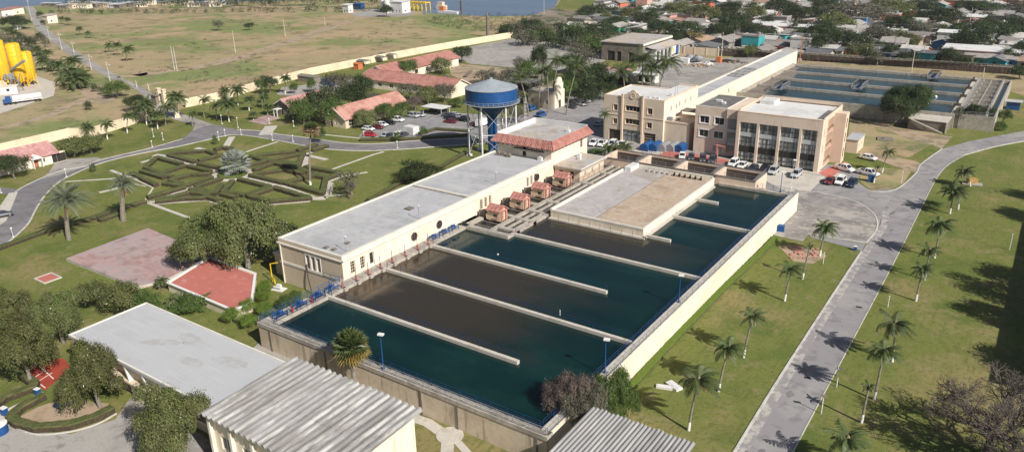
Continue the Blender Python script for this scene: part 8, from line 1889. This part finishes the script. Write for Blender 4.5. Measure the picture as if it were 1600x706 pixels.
def zone(u, v):
    h_ = 'by the river' if u < 960 else 'behind the grey warehouse' if u < 1070 else 'behind the machinery yard' if u < 1150 else 'beyond the long gallery' if u < 1260 else 'behind the rear basin, left half' if u < 1370 else 'behind the rear basin, right half' if u < 1480 else 'at the far right side'
    d_ = 'front rows' if v > 85 else 'near rows' if v > 62 else 'middle rows' if v > 38 else 'back rows' if v > 16 else 'last rows'
    return d_ + ' ' + h_


rr = random.Random(77)
PAR_H, PAR_T = 0, 0
row = 0; y = 358.0; nh = 0; HS = []
while y < 735:
    row += 1; x = -330.0 + rr.uniform(0, 8)
    while x < 30:
        u, v = px(x, y, 2); st = 12.5 + (y - 358) * .012
        if inpoly(u, v, TP) and rr.random() < .86 and nh < 298: HS.append((x + rr.uniform(-1.2, 1.2), y + rr.uniform(-1.5, 1.5), u, v)); nh += 1
        x += st + rr.uniform(-.8, 1.5)
    y += (12.5 if row % 2 else 17.5) + (y - 358) * .010
SPECIAL = {}
for i, (x, y, u, v) in enumerate(HS):
    k = rr.choices(range(6), (26, 20, 24, 18, 8, 4))[0]; kind, pr = HP[k]; t = copy_tree(pr); t.name = 'house'
    s = rr.uniform(.9, 1.15); t.scale = (s, s * rr.uniform(.92, 1.08), s * rr.uniform(.92, 1.12)); t.location = (x, y, 0); t.rotation_euler = (0, 0, rad(rr.choice((0, 0, 90, 180, -90)) + rr.uniform(-5, 5) - 4))
    rm = rr.choices(('t_sheet', 't_pale', 't_rust', 't_dark'), (48, 30, 8, 14))[0]
    if kind == 'flat': rm = rr.choice(('t_pale', 't_sheet'))
    wm = rr.choices(('white', 'teal', 'orange', 'pink', 'green', 'blue', 'beige', 'grey', 'maroon'), (26, 4, 5, 7, 3, 3, 22, 27, 3))[0]
    for ch in t.children:
        b_ = ch.name.split('.')[0]
        if b_ == 'roof': retint(ch, rm)
        elif b_ == 'wall': retint(ch, 'w_' + wm)
    tag(t, f'{wm} walled {dict(t_sheet="grey", t_pale="pale", t_rust="rusty", t_dark="dark")[rm]} roofed house, {zone(u, v)}', 'house', 'houses of the town')
for _, pr in HP:
    for ch in list(pr.children): bpy.data.objects.remove(ch)
    bpy.data.objects.remove(pr)
for pr in PROTO.values():
    for ch in list(pr.children_recursive): bpy.data.objects.remove(ch)
    bpy.data.objects.remove(pr)
mat('clutter', (0, 0, 0), island=[(.3, .28, .26), (.5, .48, .45), (.12, .1, .09), (.28, .16, .11), (.05, .15, .3), (.4, .36, .3)], rough=.85)
mb = MB()
for x, y, u, v in HS:
    for _ in range(5): mb.obox(x + rr.uniform(-8, 8), y + rr.uniform(-10, 10), 0, rr.uniform(.5, 2.3), rr.uniform(.6, 4), rr.uniform(.5, 3), rr.random() * 3)
o = mb.build('yard_clutter', 'clutter'); o['kind'] = 'stuff'; o['label'] = 'sheds, scrap and clutter in the yards between the houses'; o['category'] = 'clutter'
mb = MB()
for x, y, u, v in HS[::9]: mb.obox(x + 6, y + 7, 0, 7.5, .2, .2); mb.tube([(x + 6, y + 7, 7.3), (x + 14, y + 8, 6.6), (x + 30, y + 8, 7.4)], .04, 4)
o = mb.build('town_wires', 'trunk_grey'); o['kind'] = 'stuff'; o['label'] = 'thin street poles and sagging wires of the town'; o['category'] = 'wires'
# a few larger buildings that stand out
for (u, v, L, W, h, lb, wm, rm) in ((1235, 53, 34, 8, 4.2, 'long pink building with a row of dark windows in the town', 'w_pink', 'roof_white'), (1207, 46, 24, 12, 3.5, 'wide white roofed hall in the middle of the town', 'w_white', 'roof_white'), (1545, 92, 36, 14, 4, 'wide white sheet roof hall at the right of the town', 'w_pink', 'roof_white'), (1195, 72, 13, 9, 3.4, 'dark roofed house with bright orange walls beyond the gallery', 'w_orange', 't_dark'), (1280, 83, 16, 9, 3, 'turquoise walled house behind the hedge', 'w_teal', 't_pale'), (1480, 68, 9, 8, 5.6, 'small white two storey house at the right of the town', 'w_white', 'roof_white'), (1522, 99, 20, 8, 3, 'green walled house row behind the hedge', 'w_green', 't_sheet'), (1566, 102, 10, 7, 3, 'bright blue walled house behind the hedge', 'w_blue', 't_sheet'), (1465, 95, 14, 8, 3, 'maroon walled house behind the hedge', 'w_maroon', 't_dark'), (1385, 60, 44, 9, 3, 'long row roof behind the right half of the rear basin', 'w_beige', 't_sheet'), (1508, 36, 20, 12, 4, 'pale roofed hall with dark side at the upper right', 'w_grey', 'roof_white'), (1006, 12, 9, 9, 7.5, 'salmon coloured tall house at the top of the town', 'w_pink', 't_pale'), (1560, 60, 16, 9, 5.5, 'grey two storey house at the far right of the town', 'w_grey', 'roof_white'), (1500, 12, 18, 10, 5, 'orange block at the upper right of the town', 'w_orange', 't_pale')):
    x, y = at(u, v); far_box(u, v, L, W, h, lb, wm, rm, 'building' if L > 18 else 'house', name='town_house')
BT = [(1075, 47, 74, 9), (1125, 48, 60, 9), (1150, 38, 60, 10), (1030, 42, 50, 8), (1100, 20, 60, 9), (1285, 48, 70, 9), (1335, 18, 120, 12), (1270, 66, 60, 8), (1325, 62, 80, 9), (1300, 32, 70, 10), (1180, 20, 46, 9), (1178, 47, 50, 8), (1405, 36, 54, 9), (1372, 52, 60, 9), (1470, 24, 70, 9), (1518, 62, 76, 9), (1553, 46, 84, 10), (1592, 42, 70, 10), (1486, 86, 40, 6), (1345, 80, 60, 7), (1245, 22, 60, 9), (1220, 8, 60, 9), (1395, 12, 80, 10), (1440, 10, 60, 9), (1535, 12, 60, 9), (1585, 12, 50, 9), (1440, 42, 50, 7), (1060, 12, 60, 9), (1010, 28, 50, 8), (985, 22, 50, 8), (960, 34, 44, 7), (925, 18, 50, 8), (1000, 52, 40, 6), (1140, 12, 50, 9), (1170, 80, 30, 5), (1392, 80, 30, 6), (1595, 112, 40, 5), (1425, 62, 40, 6), (1050, 60, 40, 6), (940, 52, 60, 8), (905, 55, 60, 8), (1600, 75, 40, 8), (1290, 10, 60, 9), (1500, 45, 40, 6)]
for i, (u, v, w_, h) in enumerate(BT):
    kd = 'leaf_grey' if i in (13, 25, 26, 6) else rr.choice(['leaf_dark', 'leaf_dark', 'leaf_dark', 'leaf_dark', 'leaf_olive']); tree(u, v, w_ * .86, h, kd, {'leaf_dark': 'big dark green', 'leaf_green': 'big green', 'leaf_grey': 'big grey brown', 'leaf_olive': 'big olive'}[kd] + ' tree, ' + zone(u, v), 'mid', 'large trees of the town', base=.1)
for i in range(115):
    while True:
        u, v = rr.uniform(880, 1610), rr.uniform(-6, 118)
        if inpoly(u, v, TP) and rr.random() < .4 + .6 * (v < 60): break
    s = (26 if v < 40 else 22) * rr.uniform(.7, 1.35); kd = rr.choices(['leaf_dark', 'leaf_green', 'leaf_grey', 'leaf_olive'], (70, 8, 14, 8))[0]
    tree(u, v - 2, s, rr.uniform(4, 6.5), kd, {'leaf_dark': 'dark green', 'leaf_green': 'green', 'leaf_grey': 'grey brown', 'leaf_olive': 'olive'}[kd] + ' tree, ' + zone(u, v), 'far', 'small trees of the town', base=.12)
for k, (u, v, vc, me, s) in enumerate(((1092, 72, 56, YELLOWP, .9), (1078, 70, 52, YELLOWP, .7), (1276, 82, 62, COCO_BIG[0], .9), (1000, 24, 12, COCO_BIG[1], 1.0), (1120, 66, 50, COCO_BIG[1], 1.0), (1575, 97, 80, COCO_BIG[0], .9), (950, 60, 48, COCO_BIG[1], .8))): palm(u, v, u, vc, me, 'town palm ' + ['with yellowish fronds right of the grey warehouse', 'smaller with yellowish fronds right of the grey warehouse', 'between big trees beyond the gallery', 'at the top near the salmon house', 'behind the tan panel wall', 'at the right side of the town', 'behind the grey warehouse roof'][k], 'palms of the town', s=s, white=False, tr=.22)

# ------------------------------------------------------------------ air
mb = MB(); mb.box(-1510, 710, -160, 1510, -1.2, 78)
hz_ = mb.build('haze', [], origin=(0, 0, 0)); hz_['kind'] = 'stuff'
hm = bpy.data.materials.new('air'); hm.use_nodes = True; N = hm.node_tree.nodes; N.remove(N['Principled BSDF'])
pv = N.new('ShaderNodeVolumePrincipled'); pv.inputs['Color'].default_value = (.80, .86, .95, 1); pv.inputs['Density'].default_value = .00010; pv.inputs['Anisotropy'].default_value = .2
hm.node_tree.links.new(pv.outputs[0], N['Material Output'].inputs['Volume']); hz_.data.materials.append(hm)

# ------------------------------------------------------------------ labels: like ones told apart by their order from the left
from collections import defaultdict
bpy.context.view_layer.update()
G_ = defaultdict(list)
for o in TOPS:
    try: G_[o['label']].append(o)
    except (KeyError, ReferenceError): pass
W20 = ['first', 'second', 'third', 'fourth', 'fifth', 'sixth', 'seventh', 'eighth', 'ninth', 'tenth', 'eleventh', 'twelfth', 'thirteenth', 'fourteenth', 'fifteenth', 'sixteenth', 'seventeenth', 'eighteenth', 'nineteenth', 'twentieth']
for lb, os_ in G_.items():
    if len(os_) < 2 or lb.startswith('pipe fitting'): continue
    os_.sort(key=lambda o: px(*o.matrix_world.translation)[0])
    for i, o in enumerate(os_):
        n_ = len(os_)
        o['label'] = lb + ', ' + ({2: ('left one', 'right one'), 3: ('left one', 'middle one', 'right one')}.get(n_, [W20[min(j, 19)] + ' from left' for j in range(n_)])[i])
